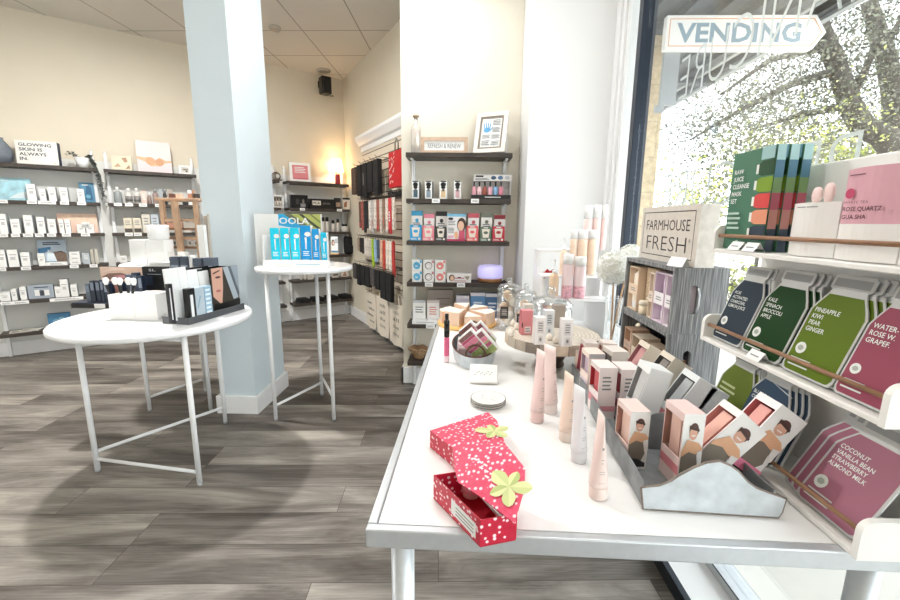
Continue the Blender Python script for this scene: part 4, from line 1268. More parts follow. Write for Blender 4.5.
for k, (x0, x1, yt, cn, c) in enumerate(SUN):
    a, b = fx(x0, 240).x, fx(x1, 240).x
    top = fx((x0 + x1) / 2, yt).z
    loc = ((a + b) / 2, 2.655 + 0.06 * ((a + b) / 2 - cx), z + 0.0135)
    carton('sunscreen_carton', f'{cn} sunscreen carton in the white display, {ORD[k]} from left', 'carton', loc, 0.06, b - a - 0.001, 0.045, top - loc[2], hexm(c), [('e', 0.7, 0.78, 0.3, 0.06, WHITE), ('p', [(0.4, 0.7), (0.6, 0.7), (0.55, 0.4), (0.45, 0.4)], WHITE), ('l', 0.2, 0.22, 0.8, 0.36, 3, WHITE), ('l', 0.15, 0.05, 0.85, 0.16, 2, hexm('A6E8F8'))], 'sunscreen cartons', side=WHITE, top=WHITE)
# little photo card on a wooden block
p = PZ(335, 254.5, TTZ)
t = thing('photo_card', 'small photo card of woman on a wooden block, tall table', 'card', (p.x, p.y, z), 0.1)
g = G(); g.box(-0.035, -0.02, 0, 0.035, 0.02, 0.016, mat('light_oak', (214, 176, 132), 0.5, var=0.12, scale=30), 0.003); g.done('base', t)
g = G(); g.box(-0.03, -0.002, 0.0165, 0.03, 0.002, 0.155, hexm('EEF0F0')); g.art(0.06, 0.138, -0.002, [('e', 0.3, 0.62, 0.22, 0.2, HAIR), ('e', 0.33, 0.6, 0.14, 0.13, FACE), ('p', [(0.1, 0.15), (0.6, 0.15), (0.5, 0.45), (0.2, 0.45)], hexm('F2EEEA')), ('r', 0, 0, 1, 0.12, hexm('4A86A8')), ('l', 0.55, 0.6, 0.95, 0.9, 3, GREYT)], None, 0.0165); g.done('card', t)
# ---- wooden stand table
PINE = mat('honey_pine', (186, 152, 124), 0.55, var=0.2, scale=18)
PINED = mat('honey_pine_edge', (166, 130, 102), 0.55, var=0.2, scale=18)
z = TTZ + 0.0008
QY = 2.70
q = lambda x, y, Y=QY: PY(x, y, Y)
xl, xr = q(155, 200).x, q(198, 200).x
zt = q(176, 198).z
H = zt - z
sx_ = (xl + xr) / 2
t = thing('wooden_stand', 'honey coloured wooden stepped display stand on the tall white table', 'display stand', (sx_, QY + 0.07, z), 0.0)
hw = (xr - xl) / 2
g = G(); g.box(-hw, -0.08, H - 0.018, hw, 0.08, H, PINE, 0.003); g.done('top_board', t)
for x, y in ((-hw * 0.72, -0.065), (hw * 0.85, -0.065), (-hw * 0.72, 0.065), (hw * 0.85, 0.065)):
    g = G(); g.box(x - 0.013, y - 0.013, 0.0, x + 0.013, y + 0.013, H - 0.0185, PINE, 0.002); g.done('leg', t)
g = G(); g.prism([(0.0, 0), (0.034, 0), (0.018, H - 0.0185), (-0.018, H - 0.0185)], -0.105, -0.082, PINE); g.done('front_upright', t)
for zz in (0.10, 0.22):
    g = G(); g.box(-hw * 0.72 + 0.0135, -0.06, zz, hw * 0.85 - 0.0135, 0.06, zz + 0.014, PINED, 0.002); g.done('shelf', t)
for zz in (0.16, 0.275):
    g = G(); g.box(-hw * 0.72 + 0.0135, -0.075, zz, hw * 0.85 - 0.0135, -0.066, zz + 0.018, PINE, 0.002); g.done('rail', t)
def onstand(dx, w, d, h, lvl, m, art, name, label, cat, dy=-0.03, rz=0, group=None):
    zz = {0: 0, 1: 0.114, 2: 0.234, 3: H}[lvl]
    return carton(name, label, cat, (sx_ + dx, QY + 0.07 + dy, z + zz + 0.0008), rz, w, d, h, m, art, group)
for k, dx in enumerate((-0.07, -0.025, 0.055, 0.09)):
    onstand(dx, 0.03, 0.03, 0.03, 3, [hexm('6A4A44'), hexm('D8C4B0'), hexm('B98A74'), hexm('3E3836')][k], (), 'sample_pot', ['dark brown', 'cream', 'tan', 'black'][k] + ' sample block on top of the wooden stand', 'sample', 0)
for k, (dx, w, c) in enumerate(((-0.05, 0.07, 'D9A48C'), (0.06, 0.075, 'E4DED6'))):
    onstand(dx, w, 0.06, 0.035, 2, hexm(c), (), 'small_box', ['salmon box on the upper shelf of the wooden stand', 'ivory box on the upper shelf of the wooden stand'][k], 'box')
for k, dx in enumerate((-0.055, 0.045, 0.085)):
    onstand(dx, 0.036, 0.036, 0.045, 1, hexm('E6E4E0'), [('e', 0.5, 0.5, 0.2, 0.25, GREYT)], 'soap_cube', f'white cube on the lower shelf of the wooden stand, {ORD[k]} from left', 'box', group='white cubes on the stand')
for k, (x0, x1) in enumerate(((163.5, 170), (171.5, 178), (187, 194))):
    a, b = q(x0, 250).x, q(x1, 250).x
    carton('letter_cube', ['white cube before the wooden stand, leftmost of three', 'white cube before the wooden stand, middle of three', 'white cube before the wooden stand, right of its upright'][k], 'box', ((a + b) / 2, QY - 0.075, z + 0.0008), 0, b - a, 0.04, 0.085, hexm('ECEAE6'), [('e', 0.45, 0.5, 0.22, 0.25, DARKT if k == 1 else GREYT), ('e', 0.55, 0.45, 0.1, 0.12, WHITE)])
YB = 2.585
q2 = lambda x, y: PY(x, y, YB)
def kbox(x0, x1, yt, yb, m, name, label, cat, art=(), d=0.09, zb=None, dy=0.0, side=None, h=None):
    a, b = PY(x0, yt, YB + dy).x, PY(x1, yt, YB + dy).x
    zz = z if zb is None else zb
    hh = h or (PY((x0 + x1) / 2, yt, YB + dy).z - zz)
    carton(name, label, cat, ((a + b) / 2, YB + d / 2 + dy, zz + 0.0008), 0.0, b - a, d, hh, m, art, side=side)
    return zz + 0.0008 + hh
kbox(128.5, 144.5, 240, 258, WHITE, 'white_box', 'square white box at the left side of the tall table', 'box')
zz = kbox(145.5, 163, 240, 258, WHITE, 'white_box', 'white box below the round white tub, tall table', 'box', dy=-0.01)
g = G(); g.lathe([(0.05, 0), (0.058, 0.01), (0.06, 0.085), (0.057, 0.09), (0, 0.09)], WPLASTIC, 28)
solo(g, 'white_tub', 'round white tub on a white box, tall table', 'tub', (q2(154, 230).x, YB + 0.035, zz + 0.0008))
a = q2(124, 252)
g = G(); g.box(-0.035, -0.04, 0, 0.035, 0.03, 0.012, BLACK); g.box(-0.02, -0.03, 0.0122, 0.02, 0.01, 0.03, hexm('3A3A3C'))
solo(g, 'black_tester', 'small black tester block at the left edge of the tall table', 'tester', (a.x - 0.001, YB + 0.14, z + 0.0008))
for k, (x0, x1, yt, c, dy) in enumerate(((196.5, 203, 225, 'F0EFEC', -0.02), (203.5, 206, 216, 'A89A8C', 0.06), (206.5, 208.5, 214, 'C9C2B8', 0.06))):
    kbox(x0, x1, yt, 258, hexm(c), 'upright_board', ['white upright board at the right edge of the tall table', 'brown grey upright board behind the white one', 'pale upright board beside the column edge'][k], 'board', d=0.03, dy=dy)
kbox(148, 192, 252, 262, WHITE, 'leaflet_stack', 'flat stack of white leaflets along the tall table front', 'leaflets', d=0.05, dy=-0.075, h=0.03)

# ---- make-up on the low round table
z = RTZ + 0.0008
S = lambda x, y, Y: PY(x, y, Y)
def rbox(x0, x1, yt, Y, m, name, label, cat, art=(), d=0.04, group=None, zb=0.0, side=None, rz=0.0, h=None, lean=0.0, right=None, left=None, top=None):
    a, b = S(x0, yt, Y).x, S(x1, yt, Y).x
    hh = h or (S((x0 + x1) / 2, yt, Y).z - z - zb)
    return carton(name, label, cat, ((a + b) / 2, Y + d / 2, z + zb + 0.0004), rz, b - a, d, hh, m, art, group, side=side, lean=lean, right=right, left=left, top=top)


YM = 2.30
a, b = S(70, 313, YM).x, S(112, 313, YM).x
# make-up tester stand: tray, header with photo, tall black panel
x0, x1 = S(69, 300, YM).x, S(168, 300, YM).x
mx = (x0 + x1) / 2
t = thing('makeup_display', 'black make-up tester stand with eye photo header on low round table', 'product display', (mx, YM, z), 0.0)
g = G(); g.box(x0 - mx + 0.02, -0.01, 0, x1 - mx, 0.13, 0.03, NAVY); g.box(x0 - mx + 0.02, -0.014, 0.0, x1 - mx - 0.24, -0.0101, 0.024, BLACK); g.box(x0 - mx + 0.16, -0.018, 0.002, x0 - mx + 0.22, -0.0141, 0.026, WHITE); g.done('tray', t)
xa, xb = S(100, 270, YM + 0.1).x - mx, S(142, 270, YM + 0.1).x - mx
zt_ = S(120, 267, YM + 0.1).z - z
SKIN = hexm('E9C8B4')
g = G(); g.box(xa, 0.10, 0.031, xb, 0.125, zt_, NAVY)
hh = 0.085
g.art(xb - xa, hh, 0.10, [('r', 0, 0, 1, 1, SKIN), ('p', [(0.02, 0.3), (0.2, 0.55), (0.5, 0.6), (0.8, 0.3), (0.5, 0.1), (0.2, 0.12)], hexm('8A6A5C')), ('p', [(0.3, 0.38), (0.5, 0.46), (0.7, 0.34), (0.5, 0.2)], hexm('C98A92')), ('p', [(0.0, 0.6), (0.3, 0.9), (0.6, 0.9), (0.6, 0.8), (0.3, 0.75)], hexm('F3DACB'))], xa, zt_ - hh)
g.done('header', t)
xc = S(167, 270, YM + 0.1).x - mx
g = G(); g.box(xb + 0.001, 0.10, 0.031, xc, 0.125, zt_ + 0.004, BLACK)
g.art(xc - xb, zt_ - 0.03, 0.10, [('t', 'SL', 0.4, 0.87, 0.07, hexm('C8CCD2'), 0.28), ('l', 0.2, 0.76, 0.75, 0.80, 1, hexm('9AA0A8')), ('e', 0.5, 0.14, 0.5, 0.16, SKIN), ('p', [(0.0, 0.05), (0.9, 0.0), (0.9, 0.12), (0.1, 0.2)], hexm('DDB49C')), ('r', 0.1, 0.45, 0.4, 0.72, NAVY)], xb, 0.033)
g.done('side_panel', t)
for k, (x0_, x1_, yt) in enumerate(((84.5, 88.5, 284), (89, 93, 281), (94.5, 98.5, 281), (99, 102, 280), (103, 107.5, 284), (125, 130, 275), (131, 136.5, 273), (137, 141, 276))):
    rbox(x0_, x1_, yt, YM + 0.02, [NAVY, hexm('5E6878')][int(k in (0, 5))], 'lipstick_carton', f'slim dark cosmetic carton in the tester stand, {ORD[k]} from left', 'carton', [('r', 0.1, 0.55, 0.9, 0.92, hexm('7C8696') if k != 6 else hexm('4C5666'))], d=0.03, zb=0.031, group='slim dark cosmetic cartons')
# white boxes with brushes
YW = 2.03
for k, (x0_, x1_, yt) in enumerate(((107.5, 131.5, 295), (132.5, 154, 294))):
    rbox(x0_, x1_, yt, YW, WHITE, 'white_brush_box', ['left white box holding make-up brushes', 'right white box beside the brush box'][k], 'box', d=0.10, rz=0.05)
bw = S(120, 296, YW)
for k, px in enumerate((110, 116, 121.5, 127, 133)):
    p = S(px, 290, YW + 0.05)
    tz = S(119.5, 295, YW).z + 0.0016
    t = thing('makeup_brush', f'white tipped make-up brush standing on the white box, {ORD[k]} from left', 'brush', (p.x, YW + 0.045 + 0.012 * (k % 2), tz), 0, 'make-up brushes')
    g = G(); g.cyl((0, 0, 0), (0.006 * (k - 2), 0, 0.042), 0.007, [BLACK, hexm('8A5A50'), BLACK, DARKT, BLACK][k], 10); g.done('handle', t)
    g = G(); g.lathe([(0.007, 0.0424), (0.013, 0.055), (0.014, 0.07), (0.009, 0.078), (0, 0.08)], WHITE, 12, (0.006 * (k - 2), 0, 0)); g.done('bristles', t)
# black lipped tray with cards, boxes and mirror; its near corner points at the viewer
TC, TRr, TL = PZ(189.5, 325, RTZ), PZ(244, 309, RTZ), PZ(160, 308, RTZ)
er = (TRr - TC); WR = er.length; er.normalize()
el = Vector((-er.y, er.x, 0)); DL = 0.15
ang = atan2(er.y, er.x)
TT = Vector((TC.x, TC.y, z))
t = thing('tester_tray', 'black plastic tester tray at the right of the low round table', 'tray', TT, ang)
g = G()
g.box(0, 0, 0, WR, DL, 0.018, hexm('3A3C40')); g.box(0, -0.004, 0, WR, -0.0001, 0.034, hexm('4A4C50')); g.box(-0.004, -0.004, 0, -0.0001, DL, 0.034, hexm('56585C')); g.done('base', t)
g = G(); g.box(WR - 0.012, 0.062, 0.0185, WR, DL, 0.245, BLACKP); g.box(WR * 0.8, DL - 0.012, 0.0185, WR - 0.0121, DL, 0.245, BLACKP); g.done('black_frame', t)
g = G(); g.box(WR * 0.3, DL - 0.012, 0.0185, WR * 0.79, DL, 0.255, BLACK); g.art(WR * 0.49, 0.025, DL - 0.012, [('l', 0.1, 0.3, 0.75, 0.75, 1, hexm('C8CCD0'))], WR * 0.3, 0.23); g.done('header', t)


def ontray(u, v, w, d, h, m, name, label, cat, art=(), lean=0.0, side=None, rz=0.0, top=None):
    loc = TT + er * u + el * v + Vector((0, 0, 0.0188))
    return carton(name, label, cat, loc, ang + rz, w, d, h, m, art, side=side, lean=lean, top=top)


def ontray2(px0, px1, pyt, v, m, name, label, art=(), d=0.008, lean=0.0, rz=0.0, cat='card'):
    def hit(px, py):
        dd = ray(px, py)
        k = (TT + el * v - EYE).dot(el) / dd.dot(el)
        return EYE + dd * k
    a, b = (hit(px0, pyt) - TT).dot(er), (hit(px1, pyt) - TT).dot(er)
    h = hit((px0 + px1) / 2, pyt).z - TT.z - 0.019
    return ontray((a + b) / 2, v + d / 2, b - a, d, h, m, name, label, cat, art, lean, rz=rz)


SHEEN = [('p', [(0.68, 0), (0.7, 0), (0.62, 1), (0.6, 1)], hexm('DCDDE0')), ('p', [(0.36, 0), (0.37, 0), (0.31, 1), (0.3, 1)], hexm('E6E7EA'))]
ontray2(166, 188, 268, 0.06, WHITE, 'white_card', 'broad white leaning card at the left of the tester tray', SHEEN, lean=0.06)
ontray2(189, 199, 270, 0.07, hexm('F4F4F4'), 'white_card', 'white leaning card, middle of three in the tester tray', (), lean=0.06)
ontray2(200, 210, 271, 0.075, WHITE, 'white_card', 'narrow white leaning card just left of the face card', (), lean=0.06)
ontray2(187.5, 194, 288.5, 0.002, BLACK, 'perfume_carton', 'black carton with white edge at the near corner of the tester tray', [('r', 0.25, 0.05, 0.7, 0.8, hexm('E8EAEC'))], d=0.03, cat='carton')
ontray2(194.5, 203.5, 287.5, 0.002, hexm('B4C2CC'), 'serum_carton', 'pale silver blue carton at the tester tray front, left one', [('p', [(0.2, 0.3), (0.6, 0.7), (0.5, 0.75), (0.15, 0.4)], hexm('8CA4B4'))], d=0.03, cat='carton')
ontray2(204, 210.5, 286, 0.002, hexm('9FC0D6'), 'serum_carton', 'pale blue checked carton at the tester tray front, right one', [('l', 0.1, 0.05, 0.9, 0.95, 6, hexm('E4EEF4'))], d=0.03, cat='carton')
ontray2(168, 172, 284, 0.03, BLACK, 'mascara_carton', 'black carton at the left rim of the tester tray', [('r', 0.1, 0.1, 0.4, 0.9, hexm('E8E8EA'))], d=0.018, cat='carton')
ontray2(210.5, 237, 267, 0.045, hexm('3C3630'), 'face_card', 'tall display card showing half a woman\'s face and silver sheen', [('p', [(0, 0.35), (0.3, 0.1), (0.38, 0.5), (0.42, 1), (0.0, 1)], hexm('D8A894')), ('e', 0.22, 0.78, 0.1, 0.025, hexm('4A342C')), ('p', [(0.05, 0.9), (0.3, 0.95), (0.3, 0.92), (0.05, 0.86)], hexm('5A4034')), ('e', 0.2, 0.46, 0.09, 0.03, hexm('B86A64')), ('p', [(0.42, 1), (0.62, 1), (0.95, 0.2), (0.75, 0.18)], hexm('AEB8C2')), ('p', [(0.72, 1), (1, 1), (1, 0.3)], hexm('98A2AC')), ('p', [(0.62, 1), (0.72, 1), (1, 0.3), (0.95, 0.2)], hexm('5E666E')), ('r', 0, 0, 1, 0.16, hexm('181818'))], d=0.01, cat='display card')
YN = 2.36
for k, (x0_, x1_, yt) in enumerate(((169, 178, 257), (179, 187.5, 257), (192.5, 201, 258.5), (203, 213, 258))):
    rbox(x0_, x1_, yt, YN, hexm(['46505E', '3C4654', '4A5462', '525C6A'][k]), 'foundation_carton', f'dark slate carton at the back of the round table, {ORD[k]} from left', 'carton', [('r', 0.1, 0.8, 0.9, 0.84, hexm('8A94A2')), ('r', 0.3, 0.1, 0.7, 0.5, hexm('66707E'))], d=0.05, group='dark slate cartons')
rbox(188, 191.5, 256, YN + 0.01, WHITE, 'slim_carton', 'slim white carton between dark slate cartons on the round table', 'carton', d=0.03)

# ================================================================== long white display table by the window
TX0, TX1, TY0, TY1 = -0.168, 0.84, 0.667, 2.42
ALU = mat('satin_aluminium', (206, 210, 214), 0.38, 0.55, var=0.04, scale=50)
t = thing('display_table', 'long white display table with aluminium edge beside the window', 'table', (TX0, TY0, 0), radians(-1.2))
W_, D_ = TX1 - TX0, TY1 - TY0
g = G(); g.box(0.02, 0.02, TOPZ - 0.03, W_ - 0.02, D_ - 0.02, TOPZ, mat('white_laminate', (246, 246, 245), 0.28)); g.done('tabletop', t)
g = G(); k = 0.018
for bx in ((0, 0, W_, k), (0, D_ - k, W_, D_), (0, k + 0.0002, k, D_ - k - 0.0002), (W_ - k, k + 0.0002, W_, D_ - k - 0.0002)):
    g.box(bx[0], bx[1], TOPZ - 0.036, bx[2], bx[3], TOPZ + 0.001, ALU, 0.003)
g.done('edge_frame', t)
for x, y in ((0.058, 0.06), (W_ - 0.075, 0.06), (0.058, D_ - 0.06), (W_ - 0.075, D_ - 0.06)):
    g = G(); g.cyl((x, y, 0.012), (x, y, TOPZ - 0.0365), 0.023, ALU, 24); lg = g.done('leg', t)
    g = G(); g.cyl((x, y, 0), (x, y, 0.0118), 0.026, BLACKP, 20); g.done('foot', lg)


def T(px, py):
    p = PZ(px, py, TOPZ)
    return Vector((p.x, p.y, TOPZ + 0.0012))


# ---- strawberry gift boxes
def straw(name, c, c2):
    m, nt, N, L, b = node_mat(name)
    tc = N.new('ShaderNodeTexCoord')
    mp = N.new('ShaderNodeMapping'); mp.inputs['Scale'].default_value = (1.0, 1.0, 1.0); mp.inputs['Rotation'].default_value = (0.3, 0.2, 0.5)
    L.new(tc.outputs['Object'], mp.inputs[0])
    v = N.new('ShaderNodeTexVoronoi'); v.inputs['Scale'].default_value = 95; v.inputs['Randomness'].default_value = 0.6
    L.new(mp.outputs[0], v.inputs['Vector'])
    r = ramp(N, [(0.0, (250, 232, 236)), (0.27, (250, 226, 232)), (0.33, c), (1.0, c2)])
    r.color_ramp.interpolation = 'LINEAR'
    L.new(v.outputs['Distance'], r.inputs[0]); L.new(r.outputs[0], b.inputs['Base Color'])
    b.inputs['Roughness'].default_value = 0.35
    return m


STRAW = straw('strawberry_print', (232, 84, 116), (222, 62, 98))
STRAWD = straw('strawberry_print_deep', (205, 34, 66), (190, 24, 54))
CRIM = mat('crimson_card', (176, 18, 44), 0.5)
LEAF1, LEAF2 = hexm('DDE0A4'), hexm('B9C67C')


def leaf_cluster(g, o, u, v, n, s):
    """five-leaf strawberry cap lying on a plane spanned by u,v"""
    for k in range(5):
        a = k * 1.22 + 0.5
        d = u * cos(a) + v * sin(a)
        e = u * -sin(a) + v * cos(a)
        L_ = s * (1.0, 0.8, 1.1, 0.85, 0.95)[k]
        prof = [(0, 0), (0.15, 0.12), (0.35, 0.26), (0.6, 0.31), (0.8, 0.24), (0.93, 0.12), (1, 0)]
        q = n * (0.0007 + 0.0004 * k)
        g.poly([o + d * L_ * x + e * L_ * y + q for x, y in prof], LEAF1)
        g.poly([o + d * L_ * x - e * L_ * y + q for x, y in prof[::-1]], LEAF2 if k % 2 else hexm('CDD592'))


org = T(470, 450)
lz = 0.045
tp = [PZ(x, y, TOPZ + lz) for x, y in ((430, 431), (488, 412.5), (497, 421), (506, 446), (500, 466), (466, 470), (452, 448))]
t = thing('strawberry_box', 'closed strawberry shaped gift box at the back of the pair', 'gift box', org)
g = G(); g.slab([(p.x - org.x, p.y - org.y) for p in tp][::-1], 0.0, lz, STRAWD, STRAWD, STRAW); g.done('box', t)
o = PZ(494, 432, TOPZ + lz)
g = G(); leaf_cluster(g, Vector((o.x - org.x, o.y - org.y, lz)), Vector((1, 0.1, 0)), Vector((-0.1, 1, 0)), Vector((0, 0, 1)), 0.044); g.done('leaves', t)

A, B, Cc = T(433.5, 499), T(480, 548), T(515.5, 541)
org = A.copy()
hB = PY(480, 521, B.y).z - TOPZ
uL = (B - A); uL.z = 0; LL = uL.length; uL.normalize()
uS = (Cc - B); uS.z = 0; LS = uS.length; uS.normalize()
ang = atan2(uL.y, uL.x)
t = thing('strawberry_box', 'opened strawberry gift box with crimson inside at the table front edge', 'gift box', org, 0)
def st_(a, b, z):
    p = uL * a + uS * b
    return (p.x, p.y, z)
g = G()
hh = hB
WD = LS * 1.35
th = 0.002
def wall(a0, b0, a1, b1, name=None):
    pts = [st_(a0, b0, 0), st_(a1, b0, 0), st_(a1, b1, 0), st_(a0, b1, 0)]
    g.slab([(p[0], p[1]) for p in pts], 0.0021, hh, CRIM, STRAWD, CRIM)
g.slab([st_(0, 0, 0)[:2], st_(LL, 0, 0)[:2], st_(LL, LS, 0)[:2], st_(0, WD, 0)[:2]], 0, 0.002, CRIM)
wall(0, 0, LL, th); wall(0, WD - th, LL * 0.7, WD); wall(0, th, th, WD - th); wall(LL - th, th, LL, LS)
g.slab([st_(LL - 0.001, LS, 0)[:2], st_(LL - 0.001, LS + th, 0)[:2], st_(LL * 0.7, WD, 0)[:2], st_(LL * 0.7, WD - th, 0)[:2]], 0.0021, hh, CRIM, STRAWD, CRIM)
g.done('tray', t)
g = G()
n_ = Vector((uL.y, -uL.x, 0))
def onside(f, zf):
    p = uL * (LL * f) + n_ * 0.0006
    return (p.x, p.y, hh * zf)
g.poly([onside(0.42, 0.2), onside(0.92, 0.15), onside(0.92, 0.72), onside(0.42, 0.75)], WHITE)
n_ = n_ * 1.6
for q in range(3):
    g.poly([onside(0.52, 0.3 + 0.13 * q), onside(0.88, 0.28 + 0.13 * q), onside(0.88, 0.32 + 0.13 * q), onside(0.52, 0.34 + 0.13 * q)], GREYT)
g.done('label_sticker', t)
# lid leaning over the tray
e1 = (PZ(514, 523, TOPZ + hh) - PZ(468, 492, TOPZ + hh)); e1.normalize()
away = Vector((-e1.y, e1.x, 0)).normalized()
e2 = (away * cos(0.42) + Vector((0, 0, 1)) * sin(0.42)).normalized()
nn = e1.cross(e2).normalized()
if nn.z < 0:
    nn = -nn
P0 = PZ(514, 523, TOPZ + hh + 0.004)
def lidpt(px, py):
    d = ray(px, py)
    return EYE + d * ((P0 - EYE).dot(nn) / d.dot(nn))
lp = [lidpt(x, y) - org for x, y in ((514, 523), (481, 497), (458, 482), (455, 470), (453, 441), (470, 441), (488, 447), (507, 446), (525, 468), (524, 488))]
g = G()
a_ = [g.v(p) for p in lp]; b_ = [g.v(p - nn * 0.004) for p in lp]
f = g.bm.faces.new(a_); f.material_index = g.mi(STRAW)
f = g.bm.faces.new(b_[::-1]); f.material_index = g.mi(CRIM)
for i in range(len(lp)):
    j = (i + 1) % len(lp)
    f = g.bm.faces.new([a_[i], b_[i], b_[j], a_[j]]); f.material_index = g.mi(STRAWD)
g.done('lid', t)
g = G(); leaf_cluster(g, lidpt(509, 487) - org, e1, e2, nn, 0.044); g.done('leaves', t)
g = G()
for q in range(4):
    c = lidpt(480 + 6 * q, 462 + 9 * q) - org + nn * 0.0006
    for w0 in (-0.018, -0.004, 0.010):
        l = 0.010
        g.poly([c + e1 * w0 - e2 * 0.002, c + e1 * (w0 + l) - e2 * 0.002, c + e1 * (w0 + l) + e2 * 0.002, c + e1 * w0 + e2 * 0.002], hexm('FBE3EA'))
g.done('lettering', t)
jp = PZ(468, 499, TOPZ + 0.003)
t = thing('balm_jar', 'small jar with glossy pink lid inside the opened strawberry box', 'jar', (jp.x + 0.006, jp.y + 0.012, TOPZ + 0.0036))
g = G(); g.lathe([(0.016, 0), (0.017, 0.003), (0.017, 0.012)], hexm('E7B9B0'), 20); g.done('pot', t)
g = G(); g.lathe([(0.0185, 0.0122), (0.019, 0.014), (0.019, 0.022), (0.016, 0.0235), (0, 0.024)], hexm('EFA0AC'), 20); g.done('lid', t)

# ---- plates and soap dish
PLT = mat('speckled_porcelain', (244, 242, 238), 0.3)
c = T(488, 404)
for k in range(3):
    g = G()
    R = 0.054
    z0 = 0.0062 * k
    g.lathe([(0.03, z0), (R - 0.002, z0 + 0.004), (R, z0 + 0.0056), (R - 0.002, z0 + 0.006), (0.03, z0 + 0.0026), (0, z0 + 0.0024)], PLT, 40, mats=[PLT, hexm('6E6A66'), hexm('6E6A66'), PLT, PLT])
    if k == 2:
        rq = random.Random(2)
        for q in range(30):
            a, r = rq.uniform(0, 6.28), rq.uniform(0.004, 0.029)
            s2 = rq.uniform(0.0006, 0.0017)
            x, y = r * cos(a), r * sin(a)
            g.poly([(x - s2, y, z0 + 0.0030), (x, y - s2, z0 + 0.0030), (x + s2, y, z0 + 0.0030), (x, y + s2, z0 + 0.0030)], hexm('5E5C62'))
    solo(g, 'trinket_dish', ['bottom', 'middle', 'topmost speckled'][k] + ' round white dish in the stack before the galvanised tub', 'dish', (c.x, c.y, TOPZ + 0.0016 + 0.0008 * k), 0, 'round white dishes')
c = T(484, 384)
g = G(); g.box(-0.05, -0.045, 0, 0.05, 0.045, 0.012, PLT, 0.005)
for q in range(10):
    x, y = -0.03 + 0.0065 * q, -0.012 + 0.004 * (q * 7 % 5)
    g.poly([(x - 0.004, y, 0.0124), (x, y - 0.002, 0.0124), (x + 0.004, y + 0.001, 0.0124), (x, y + 0.0035, 0.0124)], hexm('A8A4A4'))
solo(g, 'soap_dish', 'square white dish with grey leaf print behind the round dishes', 'dish', (c.x, c.y + 0.035, TOPZ + 0.0014 + 0.045 * sin(0.42)), 0, rot=(0.42, 0, -0.06))

# ---- galvanised tub with soap bars
GALV = mat('galvanised_steel', (206, 213, 218), 0.42, 0.3, var=0.13, scale=28)
GALVD = mat('galvanised_steel_shaded', (136, 140, 142), 0.5, 0.35, var=0.2, scale=28)  # same steel with shade put into its colour, for inner and side faces
RUST = mat('rusted_rim', (98, 70, 58), 0.55, 0.3, var=0.2, scale=60)
c = Vector((0.055, 1.69, TOPZ))
t = thing('galvanised_tub', 'oval galvanised tub with rusty rim holding striped soap cartons', 'tub', (c.x, c.y, TOPZ + 0.0014), 0.0)
rx, ry, hz = 0.088, 0.19, 0.056
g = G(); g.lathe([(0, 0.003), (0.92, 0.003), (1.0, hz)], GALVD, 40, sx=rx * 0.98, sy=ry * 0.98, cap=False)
g.lathe([(0.94, 0), (1.0, hz * 0.5), (1.02, hz)], GALV, 40, sx=rx, sy=ry, cap=False)
g.lathe([(0, 0.0005), (0.94, 0)], GALV, 40, sx=rx, sy=ry, cap=False); g.done('body', t)
g = G(); g.tube([(1.015 * rx * cos(q * pi / 20), 1.015 * ry * sin(q * pi / 20), hz) for q in range(40)], 0.0035, RUST, 8, closed=True); g.done('rim', t)
for s_ in (-1, 1):
    g = G(); g.tube([(-0.038, s_ * ry * 0.93, hz)] + [(-0.036 * cos(q * pi / 10), s_ * ry * 0.99, hz + 0.006 + 0.04 * sin(q * pi / 10)) for q in range(11)] + [(0.038, s_ * ry * 0.93, hz)], 0.0042, RUST, 8); g.done('handle', t)
BCOL = [('96606A', 'E3829E', 'C9577C', '8EA35A'), ('A8506E', 'E88FA6', '8EA35A', 'E5D9C8')]
tubw = Vector((c.x, c.y, TOPZ))
def soapbar(loc, tilt, yaw, cols, label):
    g = G()
    w, d, h = 0.066, 0.034, 0.098
    g.box(-w / 2, -d / 2, 0, w / 2, d / 2, h, WHITE)
    z0 = 0.0
    for q, (cc, f) in enumerate(cols):
        z1 = z0 + h * f
        m = mat('soap_' + cc, tuple(int(cc[i:i + 2], 16) for i in (0, 2, 4)), 0.5, var=0.14, scale=120)
        g.box(-w / 2 - 0.0005, -d / 2 - 0.0005, z0, w / 2 - 0.005, d / 2 + 0.0005, z1 - 0.001, m)
        z0 = z1
    return solo(g, 'soap_carton', label, 'soap', loc, 0, 'striped soap cartons in the galvanised tub', rot=(0.0, -tilt, yaw))
C1 = (('98A868', 0.26), ('B25878', 0.14), ('8A6A50', 0.06), ('E58CA6', 0.22), ('C9577C', 0.12), ('8A6460', 0.18))
C2 = (('98A868', 0.30), ('B25878', 0.16), ('A8A868', 0.08), ('E890A8', 0.20), ('96606A', 0.22))
for k, (dx, yaw, cols) in enumerate(((0.012, -0.1, C1), (0.052, -0.1, C2))):
    for q in (0, 2):
        soapbar(tubw + Vector((dx + 0.014, -0.125 + 0.046 * q, 0.056 + 0.004 * q)), 0.74, yaw, cols, f'{["left", "right"][k]} {["front", "middle", "rear"][q]} striped pink and green soap carton in the galvanised tub')
for k in range(4):
    g = G(); g.box(-0.012, -0.018, 0, 0.012, 0.018, 0.055, mat('floral_paper', (240, 214, 216), 0.5, var=0.3, scale=90))
    solo(g, 'wrapped_soap', f'floral wrapped soap leaning at the left of the tub, {ORD[k]} from the front', 'soap', tubw + Vector((-0.058, -0.10 + 0.045 * k, 0.012)), 0, 'floral soaps', rot=(0.0, 0.12, 0.2))
